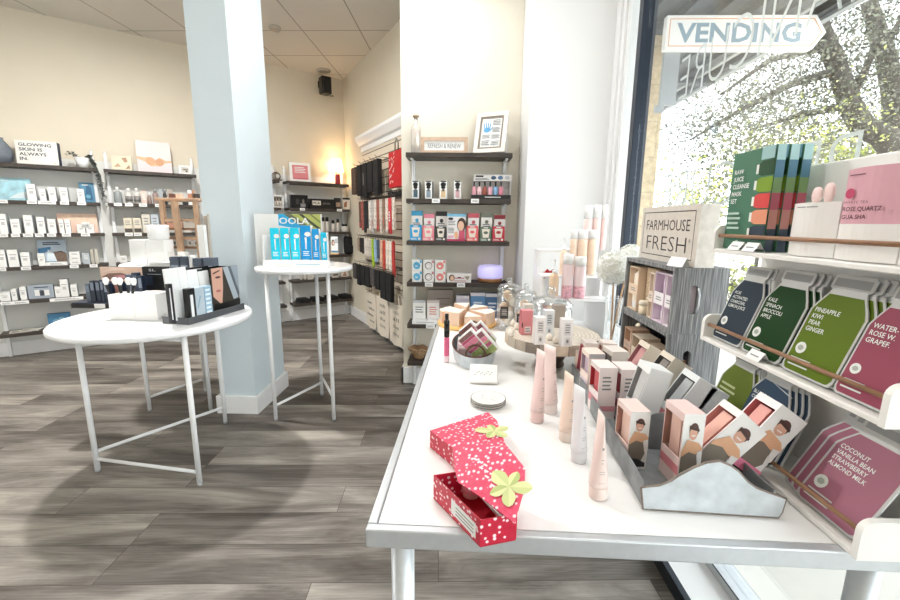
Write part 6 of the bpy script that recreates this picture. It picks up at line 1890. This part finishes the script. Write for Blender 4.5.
def crate(zb, label):
    t = thing('wooden_crate', label, 'crate', (CX0, CY0, zb))
    W2, L2 = CX1 - CX0, CY1 - CY0
    k = 0.013
    g = G(); g.box(0.001, k, 0, W2, L2 - k, k, CRW); g.done('bottom_board', t)
    g = G(); g.box(0.001, k, CH - k, W2, L2 - k, CH - 0.0004, CRW); g.done('top_board', t)
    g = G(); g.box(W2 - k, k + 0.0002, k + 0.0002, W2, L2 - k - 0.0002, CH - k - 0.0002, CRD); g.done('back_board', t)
    sx0, sx1, sz0, sz1 = W2 * 0.32, W2 * 0.32 + 0.024, CH * 0.30, CH * 0.74
    for yy in (0, L2 - k):
        g = G()
        for b_ in ((0, 0, sx0, CH - 0.0004), (sx1, 0, W2, CH - 0.0004), (sx0, 0, sx1, sz0), (sx0, sz1, sx1, CH - 0.0004)):
            g.box(b_[0], yy, b_[1], b_[2], yy + k - 0.0002, b_[3], CRW)
        # rounded ends of the hand hole
        for zc, s_ in ((sz0, 1), (sz1, -1)):
            xm, rr_ = (sx0 + sx1) / 2, (sx1 - sx0) / 2
            for c_ in (-1, 1):
                pts = [(xm + c_ * rr_, zc)] + [(xm + c_ * rr_ * cos(q * pi / 12), zc + s_ * (rr_ - rr_ * sin(q * pi / 12))) for q in range(7)]
                if c_ * s_ < 0:
                    pts = pts[::-1]
                g.prism(pts, yy, yy + k - 0.0002, CRW)
        g.done('end_panel', t)
    return t, (sx0 + sx1) / 2, sz0, sz1
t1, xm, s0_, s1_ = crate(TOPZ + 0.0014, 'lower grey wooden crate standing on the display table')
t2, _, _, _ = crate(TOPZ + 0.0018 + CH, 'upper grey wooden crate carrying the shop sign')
g = G(); g.tube([(xm + 0.009, -0.002, s0_ + 0.008), (xm + 0.012, -0.008, s0_ + 0.03), (xm + 0.012, -0.008, s1_ - 0.03), (xm + 0.009, -0.002, s1_ - 0.008)], 0.003, CHROME, 8); g.done('handle', t2)

SIGNB = mat('greige_sign_board', (214, 206, 196), 0.6, var=0.05, scale=30)
sX, sY0, sY1, sZ = 0.704, 1.292, 1.70, TOPZ + 0.002 + 2 * CH
hS = PX(698, 204, sX).z - sZ
t = thing('shop_sign', 'greige block sign with dark border and lettering on top of the crates', 'sign', (sX, sY1, sZ + 0.0006), radians(-90))
WS = sY1 - sY0
g = G(); g.box(0, 0, 0, WS, 0.058, hS, SIGNB, 0, right=mat('whitewashed_plank', (226, 220, 212), 0.6, var=0.1, scale=40)); g.done('block', t)
g = G(); INK = hexm('4A4644')
b0, b1, c0_, c1_ = 0.022, WS - 0.022, 0.018, hS - 0.018
for a_ in ((b0, c0_, b1, c0_ + 0.003), (b0, c1_ - 0.003, b1, c1_), (b0, c0_, b0 + 0.003, c1_), (b1 - 0.003, c0_, b1, c1_)):
    g.poly([(a_[0], -0.0006, a_[1]), (a_[2], -0.0006, a_[1]), (a_[2], -0.0006, a_[3]), (a_[0], -0.0006, a_[3])], INK)
g.text('FARMHOUSE', WS / 2, hS * 0.57, hS * 0.19, INK, -0.0007, WS * 0.76, 0.0)
g.text('FRESH', WS / 2, hS * 0.20, hS * 0.27, INK, -0.0007, WS * 0.70, -0.012)
g.text('®', WS * 0.895, hS * 0.38, hS * 0.06, INK, -0.0007)
g.done('lettering', t)
g = G(); pr = [(-0.03, -0.016, 0), (0.03, -0.016, 0), (0.03, 0.0, 0.028), (-0.03, 0.0, 0.028)]
g.poly(pr, WHITE); g.poly([(-0.03, 0.016, 0), (-0.03, 0, 0.028), (0.03, 0, 0.028), (0.03, 0.016, 0)], WHITE); g.poly([(-0.03, 0.016, 0), (0.03, 0.016, 0), (0.03, -0.016, 0), (-0.03, -0.016, 0)], WHITE)
solo(g, 'tent_card', 'small white tent card on the crate edge below the shop sign', 'card', (0.677, 1.335, sZ + 0.0008), radians(-70))

# ---- goods in the crates: kits facing the room
def kit(y0, y1, h, zlev, outer, inner, tubes, label, d=0.07, band=None, x=0.662):
    zb = TOPZ + 0.0018 + (CH if zlev else 0) + 0.0136
    t = thing('gift_kit', label, 'gift set', (x, y1, zb), radians(-90))
    w = y1 - y0
    mo, mi_ = hexm(outer), hexm(inner)
    e = 0.004
    g = G(); g.box(0, 0, 0, e, d, h, mo); g.box(w - e, 0, 0, w, d, h, mo); g.box(e + 0.0001, d - e, 0, w - e - 0.0001, d, h, mi_); g.box(e + 0.0001, 0, h - e, w - e - 0.0001, d - e - 0.0001, h, mo); g.box(e + 0.0001, 0, 0, w - e - 0.0001, d - e - 0.0001, e, mo)
    g.box(e + 0.0001, 0, h * 0.36, w - e - 0.0001, 0.003, h * 0.6, hexm(band) if band else mo)
    g.art(w, h * 0.24, 0, [('l', 0.25, 0.3, 0.8, 0.7, 2, GREYT)], 0, h * 0.36)
    g.done('box', t)
    n = len(tubes)
    for q, c in enumerate(tubes):
        r = (w - 2 * e) / n / 2 * 0.85
        g = G(); g.lathe([(r * 0.9, 0), (r, 0.003), (r, h * 0.18), (r * 0.95, h * 0.8), (r * 0.3, h * 0.92)], hexm(c), 14, mats=[WPLASTIC, WPLASTIC, hexm(c), hexm(c)]); g.done('tube', t, (e + (w - 2 * e) * (q + 0.5) / n, d * 0.5, e + 0.0004))
    return t
kit(1.585, 1.668, 0.165, 1, 'E6CDB4', 'D8B898', ('F0E4D4',), 'peach beige gift kit, farthest in the upper crate')
SPK = mat('speckled_sand', (202, 178, 148), 0.5, var=0.4, scale=120)
g = G(); g.box(0, 0, 0, 0.085, 0.06, 0.168, SPK); g.art(0.085, 0.04, 0, [('l', 0.2, 0.2, 0.8, 0.8, 2, WHITE)], 0, 0.03)
solo(g, 'speckled_carton', 'speckled sand carton behind the cream jar in the upper crate', 'carton', (0.69, 1.578, TOPZ + 0.0154 + CH), radians(-90))
t = thing('cream_jar', 'cream lidded jar before the speckled carton in the upper crate', 'jar', (0.672, 1.54, TOPZ + 0.0156 + CH))
g = G(); g.lathe([(0.015, 0), (0.0165, 0.003), (0.0165, 0.032)], hexm('E6D8BE'), 20); g.done('pot', t)
g = G(); g.lathe([(0.0175, 0.0324), (0.0175, 0.046), (0.015, 0.048)], hexm('F0E8D8'), 20); g.done('lid', t)
kit(1.455, 1.488, 0.16, 1, 'E9D6C4', 'B8302C', ('F4ECE0',), 'narrow beige kit with red lining in the upper crate')
kit(1.375, 1.448, 0.168, 1, 'E4D2E0', 'C8A8CC', ('D2B4D6', 'C8A6CE'), 'lilac gift kit left of the nearest one in the upper crate', band='F4F0F2')
kit(1.316, 1.368, 0.168, 1, 'EADDE6', 'BFA0C6', ('CBAAD0',), 'lilac gift kit nearest the crate end, upper crate', band='F2EEF0')
kit(1.60, 1.668, 0.13, 0, 'C9A890', 'A87C6C', ('D8B8A0',), 'tan gift kit, farthest in the lower crate')
kit(1.51, 1.592, 0.12, 0, 'E2D2BE', '8C6C58', ('D8C0A8', 'B89880'), 'beige gift kit with brown lining, second in the lower crate')
kit(1.42, 1.50, 0.11, 0, 'D6BFA6', '5A4638', ('C8A888',), 'tan gift kit, third in the lower crate')
kit(1.325, 1.41, 0.10, 0, 'B08C6E', '3E3028', ('8C6A50',), 'brown gift kit nearest the end of the lower crate')

# ================================================================== white tray rack with sheet masks and sets
RX, RD = 0.665, 0.135
RY0, RY1 = 0.630, 1.150
TZ = [TOPZ + 0.0014, 0.988, 1.228]
RL = RY1 - RY0
RW = mat('white_rack_lacquer', (240, 238, 234), 0.35)
DOW = mat('walnut_dowel', (150, 112, 84), 0.5, var=0.15, scale=30)
t = thing('tray_rack', 'white three tier tray rack with wooden rods at the right of the table', 'display rack', (RX, RY1, 0), radians(-90))
# local: x runs towards the viewer, y towards the window
g = G(); g.box(0.0, RD, TZ[0], RL, RD + 0.012, 1.438, RW, 0.003); g.done('back_panel', t)
def endpoly(zb, hgt):
    r = 0.022
    pts = [(0, zb), (RD - 0.0005, zb), (RD - 0.0005, zb + hgt)]
    pts += [(r - r * sin(q * pi / 12), zb + hgt - r + r * cos(q * pi / 12)) for q in range(7)]
    return pts
for i, zb in enumerate(TZ):
    g = G()
    g.box(0.0122, 0, zb, RL - 0.0122, RD - 0.0005, zb + 0.011, RW, 0.002)
    pp = endpoly(zb, 0.072)
    for xa in (0, RL - 0.012):
        va = [g.v((xa, y, z)) for y, z in pp]; vb = [g.v((xa + 0.012, y, z)) for y, z in pp]
        k = g.mi(RW)
        f = g.bm.faces.new(va); f.material_index = k
        f = g.bm.faces.new(vb[::-1]); f.material_index = k
        for q in range(len(pp)):
            j = (q + 1) % len(pp)
            f = g.bm.faces.new([va[q], vb[q], vb[j], va[j]]); f.material_index = k
    sh = g.done('tray', t)
    g = G(); g.cyl((0.0123, 0.012, zb + 0.045), (RL - 0.0123, 0.012, zb + 0.045), 0.0045, DOW, 10); g.done('rod', sh)

BOTTLE = [(-0.5, 0.05), (-0.46, 0.01), (-0.42, 0), (0.42, 0), (0.46, 0.01), (0.5, 0.05), (0.5, 0.64), (0.44, 0.71), (0.32, 0.82), (0.30, 0.86), (0.36, 0.875), (0.36, 0.98), (0.33, 1.0), (-0.33, 1.0), (-0.36, 0.98), (-0.36, 0.875), (-0.30, 0.86), (-0.32, 0.82), (-0.44, 0.71), (-0.5, 0.64)]
MBORD = hexm('C6C7C5', 0.4)
MCAP = hexm('9C9E9E', 0.45)


def sheet_mask(Yc, zi, w, h, col, lines, label, depth=0.022, lean=0.33, yaw=0.0, behind=0, bcol=None, art2=(), big=0.05, sh=0.010, fan=0.0):
    m = mat('mask_' + col, tuple(int(col[i:i + 2], 16) for i in (0, 2, 4)), 0.45, spec=0.2)
    zb = TZ[zi] + 0.0118
    for k in range(behind, -1, -1):
        mm = m if k == 0 or not bcol else hexm(bcol)
        g = G()
        th = 0.003
        g.prism([(x * w, z * h) for x, z in BOTTLE], -th, 0, MBORD, side=hexm('C4C6C6'))
        inn = [(x * 0.93 * w, (0.5 + (z - 0.5) * 0.965) * h) for x, z in BOTTLE if z < 0.84]
        g.poly([(x, -th - 0.0004, z) for x, z in inn], mm)
        g.poly([(x * w, -th - 0.0004, z * h) for x, z in ((-0.31, 0.89), (0.31, 0.89), (0.31, 0.97), (-0.31, 0.97))], MCAP)
        if k == 0:
            zt_ = 0.62
            for q, ln in enumerate(lines):
                g.text(ln, -0.40 * w, (zt_ - big * 1.5 * q) * h, big * h, hexm('E8ECE8'), -th - 0.0008, None, 0.012, 'l', 0.92)
            if lines:
                g.poly([(-0.30 * w + 0.10 * w * cos(q * pi / 10), -th - 0.0008, 0.25 * h + 0.10 * w * sin(q * pi / 10)) for q in range(20)], hexm('E6E8E4'))
                g.poly([(-0.30 * w + 0.06 * w * cos(q * pi / 3), -th - 0.0012, 0.25 * h + 0.05 * w * sin(q * pi / 3)) for q in range(6)], hexm('A8B0A8'))
                g.art(w, h, -th - 0.0004, [('l', 0.1, 0.06, 0.5, 0.16, 3, hexm('D4DAD4'))], -w / 2, 0)
            g.art(w, h, -th - 0.0004, art2, -w / 2, 0)
        o = solo(g, 'sheet_mask', label if k == 0 else f'sheet mask filed behind the {label.split(" sheet")[0]} one', 'sheet mask',
                 (RX + depth + 0.0065 * k, Yc - sh * k, zb + 0.0016), radians(-90) + yaw, 'sheet masks in the tray rack')
        o.rotation_euler = (-(lean - fan * k), 0, radians(-90) + yaw)
    return o


sheet_mask(1.076, 1, 0.118, 0.205, '303C48', ('ACAI', 'ACTIVATED', 'CHARCOAL', 'LEMON JUICE'), 'dark slate sheet mask at the far end of the middle tray', behind=1, big=0.04)
sheet_mask(0.950, 1, 0.124, 0.210, '103A12', ('KALE', 'SPINACH', 'BROCCOLI', 'APPLE'), 'dark green sheet mask second in the middle tray', behind=2, big=0.043)
sheet_mask(0.818, 1, 0.124, 0.215, '5E7416', ('PINEAPPLE', 'KIWI', 'PEAR', 'GINGER'), 'olive green sheet mask third in the middle tray', behind=3, big=0.043)
sheet_mask(0.702, 1, 0.100, 0.21, '96485C', ('WATER-', 'ROSE W.', 'GRAPEF.'), 'rose pink sheet mask at the near end of the middle tray', behind=2, big=0.043, sh=0.0)
sheet_mask(1.070, 0, 0.125, 0.215, '68782E', ('', '', '', ''), 'olive sheet mask at the far end of the bottom tray', behind=1, art2=[('l', 0.1, 0.45, 0.6, 0.58, 2, hexm('C4CC9C'))])
sheet_mask(0.955, 0, 0.125, 0.22, '3A4E64', ('BLUEBERRY', 'COCONUT MILK'), 'slate blue sheet mask in the middle of the bottom tray', behind=3, big=0.04, art2=[('r', 0.03, 0.03, 0.97, 0.36, hexm('C4C6C4')), ('p', [(0.3, 0.96), (0.32, 0.96), (0.36, 0.82), (0.34, 0.82)], hexm('C8CCD0')), ('p', [(0.34, 0.82), (0.36, 0.82), (0.95, 0.76), (0.95, 0.745)], hexm('C8CCD0'))])
sheet_mask(0.722, 0, 0.135, 0.205, 'A46A7C', ('COCONUT', 'VANILLA BEAN', 'STRAWBERRY', 'ALMOND MILK'), 'mauve pink sheet mask at the near end of the bottom tray', behind=2, big=0.042, lean=0.50, depth=0.02, sh=-0.024)
for k, (Yc, zi) in enumerate(((0.935, 1), (1.06, 2), (1.005, 2))):
    g = G(); w = 0.022
    g.poly([(-w, -0.004, 0), (w, -0.004, 0), (w, 0.010, 0.02), (-w, 0.010, 0.02)], WHITE); g.poly([(-w, 0.022, 0), (-w, 0.010, 0.02), (w, 0.010, 0.02), (w, 0.022, 0)], WHITE); g.poly([(-w, 0.022, 0), (w, 0.022, 0), (w, -0.004, 0), (-w, -0.004, 0)], WHITE)
    g.poly([(-w * 0.6, 0.0005, 0.008), (w * 0.6, 0.0005, 0.008), (w * 0.6, 0.0022, 0.0105), (-w * 0.6, 0.0022, 0.0105)], GREYT)
    solo(g, 'tent_card', ['white tent card under the dark green sheet mask', 'white tent card under the green juice cleanse set', 'white tent card under the white gua sha pouch'][k], 'card', (RX + 0.003 if zi == 2 else RX + 0.0, Yc, TZ[zi] + 0.0125), radians(-90))
# juice cleanse sets on the top tray
zt_ = TZ[2] + 0.0124
CLE = hexm('4A7A62')
hB_ = PX(745, 152, RX + 0.02).z - zt_
ART = []
for q, (c, y) in enumerate((('1F4A2C', 0.80), ('7C9C28', 0.645), ('D84848', 0.49), ('E89878', 0.335), ('2A3A4A', 0.18))):
    ART += [('r', 0.60, y - 0.045, 0.66, y + 0.045, hexm('E8EAE4')), ('p', [(0.66, y - 0.05), (0.74, y - 0.07), (1.0, y - 0.07), (1.0, y + 0.07), (0.74, y + 0.07), (0.66, y + 0.05)], hexm(c))]
ART += [('r', 0.72, 0.88, 1.0, 1.0, hexm('9FC4C4'))]
for q, wd in enumerate(('RAW', 'JUICE', 'CLEANSE', 'MASK', 'SET')):
    ART.append(('t', wd, 0.12, 0.78 - 0.075 * q, 0.045, WHITE, None, 0.01, 'l'))
ART += [('l', 0.1, 0.2, 0.42, 0.40, 4, hexm('B4CCC0')), ('e', 0.42, 0.08, 0.05, 0.02, hexm('C4D8CC'))]
for k in range(3):
    g = G(); w = 0.15
    g.box(-w / 2, -0.010, 0, w / 2, 0.010, hB_, CLE)
    sidebits = ART if k == 0 else ART[:11] + [('r', 0.72, 0.88, 1.0, 1.0, hexm('8FCDE4'))]
    g.art(w, hB_, -0.010, sidebits)
    for c, z0, z1 in (('9FC4C4', 0.86, 1.0), ('3E7088', 0.70, 0.86), ('6C8C58', 0.56, 0.70), ('A85060', 0.40, 0.56), ('B88078', 0.22, 0.40), ('2A3A4A', 0.0, 0.22)):
        g.poly([(w / 2 + 0.0005, -0.0095, hB_ * z0), (w / 2 + 0.0005, 0.0095, hB_ * z0), (w / 2 + 0.0005, 0.0095, hB_ * z1), (w / 2 + 0.0005, -0.0095, hB_ * z1)], hexm(c))
    solo(g, 'mask_set_box', ['front green boxed set with coloured bottles on the top tray', 'middle green boxed set with coloured bottles on the top tray', 'rear green boxed set with coloured bottles on the top tray'][k], 'box', (RX + 0.032 + 0.026 * k, 1.060 - 0.003 * k, zt_), radians(-90), 'green boxed mask sets')
# gua sha pouches
PKP = hexm('DDA8B4', 0.4)
def guasha(Yc, h, label, pinkf=0.60, txt=True, depth=0.035, w=0.115):
    g = G()
    n = 10
    for side_ in (0,):
        pts = [(-w / 2 + w * q / n, -0.018 * sin(pi * q / n)) for q in range(n + 1)] + [(w / 2, 0.012), (-w / 2, 0.012)]
        g.slab(pts, 0, h * (1 - pinkf), hexm('EFECE8'))
        g.slab([(x * 0.985, y * 0.98) for x, y in pts], h * (1 - pinkf) + 0.0003, h, PKP)
    hz0 = h * (1 - pinkf)
    if txt:
        yf = -0.0186
        g.text('ROSE QUARTZ', -w * 0.30, hz0 + h * 0.14, h * 0.045, hexm('5A3038'), yf, w * 0.62, 0.012, 'l')
        g.text('GUA SHA', -w * 0.30, hz0 + h * 0.055, h * 0.045, hexm('5A3038'), yf, w * 0.40, 0.012, 'l')
        g.text('WHITE TEA', -w * 0.30, hz0 + h * 0.22, h * 0.028, hexm('8A5C68'), yf, w * 0.4, 0.0, 'l')
        g.poly([(-w * 0.22 + 0.009 * cos(q * pi / 6), yf, hz0 + h * 0.33 + 0.009 * sin(q * pi / 6)) for q in range(12)], hexm('C04468'))
        g.poly([(-w * 0.3, -0.016, h * 0.92), (-w * 0.02, yf, h * 0.92), (-w * 0.02, yf, h * 0.935), (-w * 0.3, -0.016, h * 0.935)], hexm('8A5C68'))
    return solo(g, 'gua_sha_pouch', label, 'box', (RX + depth, Yc, zt_), radians(-90))
guasha(0.757, PX(850, 170, RX + 0.03).z - zt_, 'pink topped white set lettered in dark red, left on the top tray')
guasha(0.672, PX(890, 165, RX + 0.03).z - zt_ + 0.012, 'pink topped white set at the near end of the top tray', w=0.046)
g = G(); w = 0.112; h = PX(805, 203, RX + 0.02).z - zt_
g.slab([(-w / 2 + w * q / 10, -0.02 * sin(pi * q / 10)) for q in range(11)] + [(w / 2, 0.014), (-w / 2, 0.014)], 0, h, hexm('EFECE8'))
g.art(w, h, -0.0195, [('l', 0.3, 0.9, 0.75, 0.94, 1, GREYT)])
solo(g, 'white_pouch', 'white curved pouch beside the green boxed sets on the top tray', 'box', (RX + 0.035, 0.873, zt_), radians(-90))
for k, (dy, hh) in enumerate(((0.012, 0.03), (-0.016, 0.036))):
    g = G(); g.lathe([(0.008, 0), (0.012, hh * 0.35), (0.011, hh * 0.75), (0.006, hh * 0.96), (0, hh)], hexm('EBCFCB', 0.3), 16, sy=0.5)
    solo(g, 'quartz_stone', ['far', 'near'][k] + ' pale rose stone standing on the white pouch', 'stone', (RX + 0.036, 0.865 + dy, zt_ + h + 0.001), radians(-90))

# ================================================================== window lettering and outside
LETW = mat('frosted_vinyl', (232, 234, 234), 0.5)
def vinyl(txt, yend, zb, h, w, name, label):
    g = G()
    g.text(txt, 0, 0, h, LETW, -0.0006, w, -0.022)
    g.text(txt, 0, 0, h, LETW, 0.0006, w, -0.022)
    # read from outside: local +X runs along +Y
    return solo(g, name, label, 'lettering', (GX + 0.0138, yend - w / 2, zb), radians(90))
vinyl('MANICURE', 2.06, 1.845, 0.185, 0.98, 'window_lettering', 'upper row of pale mirrored letters on the window glass')
vinyl('PEDICURE', 2.12, 1.37, 0.17, 1.02, 'window_lettering', 'lower row of pale mirrored letters on the window glass')

g = G(); g.box(1.03, -6, -0.1, 30, 30, -0.002, mat('pale_concrete', (214, 210, 202), 0.8, var=0.06, scale=3)); struct(g.done('ground_outside'))
STONE, nt, N, L, b = node_mat('tan_split_stone')
tc = N.new('ShaderNodeTexCoord')
br = N.new('ShaderNodeTexBrick'); br.inputs['Scale'].default_value = 1; br.inputs['Brick Width'].default_value = 0.9; br.inputs['Row Height'].default_value = 0.32; br.inputs['Mortar Size'].default_value = 0.008
br.inputs['Color1'].default_value = lin((226, 206, 170)); br.inputs['Color2'].default_value = lin((216, 194, 156)); br.inputs['Mortar'].default_value = lin((198, 180, 148))
mp = N.new('ShaderNodeMapping'); mp.inputs['Rotation'].default_value = (radians(90), 0, 0); L.new(tc.outputs['Object'], mp.inputs[0]); L.new(mp.outputs[0], br.inputs[0])
nz = N.new('ShaderNodeTexNoise'); nz.inputs['Scale'].default_value = 22; nz.inputs['Detail'].default_value = 6; L.new(tc.outputs['Object'], nz.inputs['Vector'])
mx = N.new('ShaderNodeMix'); mx.data_type = 'RGBA'; mx.blend_type = 'MULTIPLY'; mx.inputs[0].default_value = 0.55
rr_ = ramp(N, [(0.3, (170, 160, 146)), (0.65, (255, 255, 255))]); L.new(nz.outputs['Fac'], rr_.inputs[0])
L.new(br.outputs[0], mx.inputs[6]); L.new(rr_.outputs[0], mx.inputs[7]); L.new(mx.outputs[2], b.inputs['Base Color'])
bp = N.new('ShaderNodeBump'); bp.inputs['Strength'].default_value = 0.7; bp.inputs['Distance'].default_value = 0.02; L.new(nz.outputs['Fac'], bp.inputs['Height']); L.new(bp.outputs[0], b.inputs['Normal']); b.inputs['Roughness'].default_value = 0.9
PYS = 4.2
xa, xb = PY(636, 120, PYS).x, PY(667, 60, PYS).x
g = G(); g.box(xa, PYS, 0, xb, PYS + 0.5, 3.3, STONE); struct(g.done('outside_pier'))
# canopy over the pavement
CANM = mat('grey_canopy_soffit', (84, 88, 90), 0.6)
CAND = mat('dark_canopy_beam', (58, 64, 70), 0.6)
CANL = mat('pale_fascia', (150, 154, 156), 0.5)
g = G()
g.box(1.05, -3.5, 3.06, 3.0, 9.5, 3.14, CANM)
for k in range(7):
    x = 1.25 + 0.27 * k
    g.box(x, -3.5, 3.0, x + 0.09, 9.5, 3.059, CAND)
g.box(2.94, -3.5, 2.97, 3.0, 9.5, 3.0598, CANL)
g.box(2.70, -3.5, 2.985, 2.74, 9.5, 3.0598, CANL)
for k in range(9):
    y = -3 + 1.4 * k
    g.box(1.05, y, 2.94, 2.93, y + 0.12, 2.9995, CAND)
struct(g.done('outside_canopy'))
# vending arrow sign on its bracket
SY = 3.9
q0, q1, q2_, q3 = PY(666, 17, SY), PY(815, 11, SY), PY(824, 28, SY), PY(666, 51, SY)
x0, x1, xt = q0.x, q1.x, q2_.x
zt0, zb0 = q0.z, q3.z
W_, H_ = x1 - x0, zt0 - zb0
rot_ = -0.02
t = thing('arrow_sign', 'white arrow sign with orange border and grey lettering outside the window', 'sign', (x0, SY, zb0), 0, rot=(0, 0, 0))
g = G(); g.prism([(0, 0), (W_, 0), (W_ + (xt - x1), H_ * 0.5), (W_, H_), (0, H_)], -0.03, 0.03, hexm('F6F4F0')); g.done('board', t)
OR = hexm('E6A272')
g = G(); e = H_ * 0.09; th = H_ * 0.03
ins = lambda k: [(k, k), (W_ - k * 0.6, k), (W_ + (xt - x1) - k * 1.3, H_ * 0.5), (W_ - k * 0.6, H_ - k), (k, H_ - k)]
o_, i_ = ins(e), ins(e + th)
for k in range(5):
    j = (k + 1) % 5
    g.poly([(o_[k][0], -0.0306, o_[k][1]), (o_[j][0], -0.0306, o_[j][1]), (i_[j][0], -0.0306, i_[j][1]), (i_[k][0], -0.0306, i_[k][1])], OR)
g.done('border', t)
g = G(); g.text('VENDING', W_ * 0.49, H_ * 0.23, H_ * 0.54, hexm('7E98A8'), -0.0308, W_ * 0.84, 0.03); g.done('lettering', t)
GBR = mat('grey_bracket', (150, 154, 156), 0.45, 0.4)
bw_ = PY(674, 100, SY).x - x0
zl_ = PY(668, 104, SY).z - zb0
g = G(); g.box(0.03, 0.031, zl_, 0.03 + bw_, 0.07, H_ * 0.85, GBR); g.box(0.0, 0.031, zl_ - 0.06, 0.07, 0.07, zl_ - 0.0001, GBR); g.done('bracket', t)

# trees beyond the pavement
BRK = mat('dark_bark', (62, 58, 54), 0.85, var=0.3, scale=10)
LF = [mat('olive_leaf', (88, 92, 76), 0.6), mat('grey_green_leaf', (110, 112, 98), 0.6), mat('dark_leaf', (58, 60, 52), 0.6), mat('sunlit_leaf', (170, 176, 104), 0.6)]
rt = random.Random(21)


def leaves(g, c, spread, n, ms, size=(0.03, 0.065)):
    for q in range(n):
        p = Vector((c[0] + rt.gauss(0, spread[0]), c[1] + rt.gauss(0, spread[1]), c[2] + rt.gauss(0, spread[2])))
        u = Vector((rt.gauss(0, 1), rt.gauss(0, 1), rt.gauss(0, 0.7))).normalized()
        v_ = u.cross(Vector((rt.gauss(0, 1), rt.gauss(0, 1), rt.gauss(0, 1)))).normalized()
        l = rt.uniform(*size)
        g.poly([p, p + u * l * 0.5 + v_ * l * 0.28, p + u * l, p + u * l * 0.5 - v_ * l * 0.28], ms[rt.randrange(len(ms))])


def tree(label, trunk, branches, leafspec, group='trees outside'):
    t = thing('tree', label, 'tree', (trunk[0][0], trunk[0][1], 0))
    o = Vector(t.location)
    g = G(); 
    pts = [Vector(p) - o for p in trunk]
    g.tube(pts, 0.20, BRK, 10, r2=0.10); g.done('trunk', t)
    g = G()
    for br_ in branches:
        g.tube([Vector(p) - o for p in br_], 0.07, BRK, 7, r2=0.015)
    g.done('branches', t)
    g = G()
    for c, sp, n, ms in leafspec:
        leaves(g, Vector(c) - o, sp, int(n * 2.8), ms)
    f = g.done('foliage', t)
    return t


QY = 7.0
P = lambda x, y, Y=QY: tuple(PY(x, y, Y))
TXs = P(900, 200, 6.6)
tree('leafy tree with crooked dark trunk beyond the canopy', [(P(905, 160, 6.6)[0], 6.6, 0), P(905, 165, 6.6), P(884, 136, 6.7), P(862, 126, 6.8), P(850, 105, 6.9), P(838, 70, 7.0), P(822, 30, 7.1), P(812, -20, 7.1)],
     [[P(838, 70), P(790, 85), P(740, 110), P(690, 140)], [P(830, 45), P(770, 60), P(720, 95)], [P(850, 105), P(800, 115), P(750, 130)], [P(822, 30), P(780, 20), P(740, 40)], [P(850, 100), P(870, 60), P(880, 10)]],
     [((P(x, y)[0], QY + rt.uniform(-0.8, 0.8), P(x, y)[2]), (0.42, 0.5, 0.26), n, ms) for x, y, n, ms in
      ((690, 140, 330, LF[:2]), (715, 118, 480, LF[:2]), (745, 98, 560, LF[:3]), (775, 112, 520, LF[:3]), (765, 70, 420, LF[:3]), (800, 85, 560, LF[:3]), (805, 45, 450, LF[:3]), (830, 110, 520, LF[:3]), (760, 140, 520, LF[:2] + LF[:2] + LF[3:]), (720, 165, 330, LF[:2]), (800, 135, 420, LF[:3] + LF[3:]), (840, 20, 400, LF[:3]), (870, 60, 420, LF[:3]), (745, 40, 240, LF[:2]))])
tree('darker tree with thick straight trunk at the right edge of the window', [(P(895, 160, 7.6)[0], 7.6, 0), P(897, 130, 7.6), P(893, 90, 7.6), P(884, 50, 7.6), P(868, 0, 7.6)],
     [[P(884, 50, 7.6), P(905, 10, 7.6)], [P(893, 90, 7.6), P(915, 40, 7.6)]],
     [((P(x, y, 7.8)[0], 7.8 + rt.uniform(-0.5, 0.5), P(x, y, 7.8)[2]), (0.5, 0.5, 0.35), n, LF[1:3]) for x, y, n in ((880, 20, 700), (900, 60, 700), (850, 45, 500), (895, 110, 420), (915, 30, 500))])
SHRUB = [mat('spring_leaf', (176, 188, 96), 0.6), mat('olive_shrub_leaf', (150, 152, 100), 0.6), LF[1]]
for k, (px, py, Y, s, n) in enumerate(((770, 165, 12, 0.9, 1500), (830, 165, 12.5, 1.0, 1500), (700, 205, 13, 0.9, 900), (880, 160, 12, 1.0, 1300), (735, 285, 5.5, 0.25, 500))):
    c = PY(px, py, Y)
    t = thing('shrub', ['sunlit bush far beyond the canopy, left of the white ring letters', 'sunlit bush far beyond the canopy behind the white ring letters', 'pale bush low beside the shop sign outside', 'tall hedge at the right edge of the window', 'small bright shrub outside, seen below the top tray'][k], 'shrub', (c.x, Y, 0))
    g = G(); g.tube([(0, 0, 0), (0.05, 0, max(0.2, c.z) * 0.6), (0, 0, max(0.3, c.z))], 0.05, BRK, 6); g.done('stem', t)
    g = G(); zc = max(0.3, c.z)
    leaves(g, (0, 0, zc), (s * 0.8, s * 0.5, s * 0.5), n, SHRUB, (0.1, 0.2) if Y > 8 else (0.04, 0.08)); g.done('foliage', t)
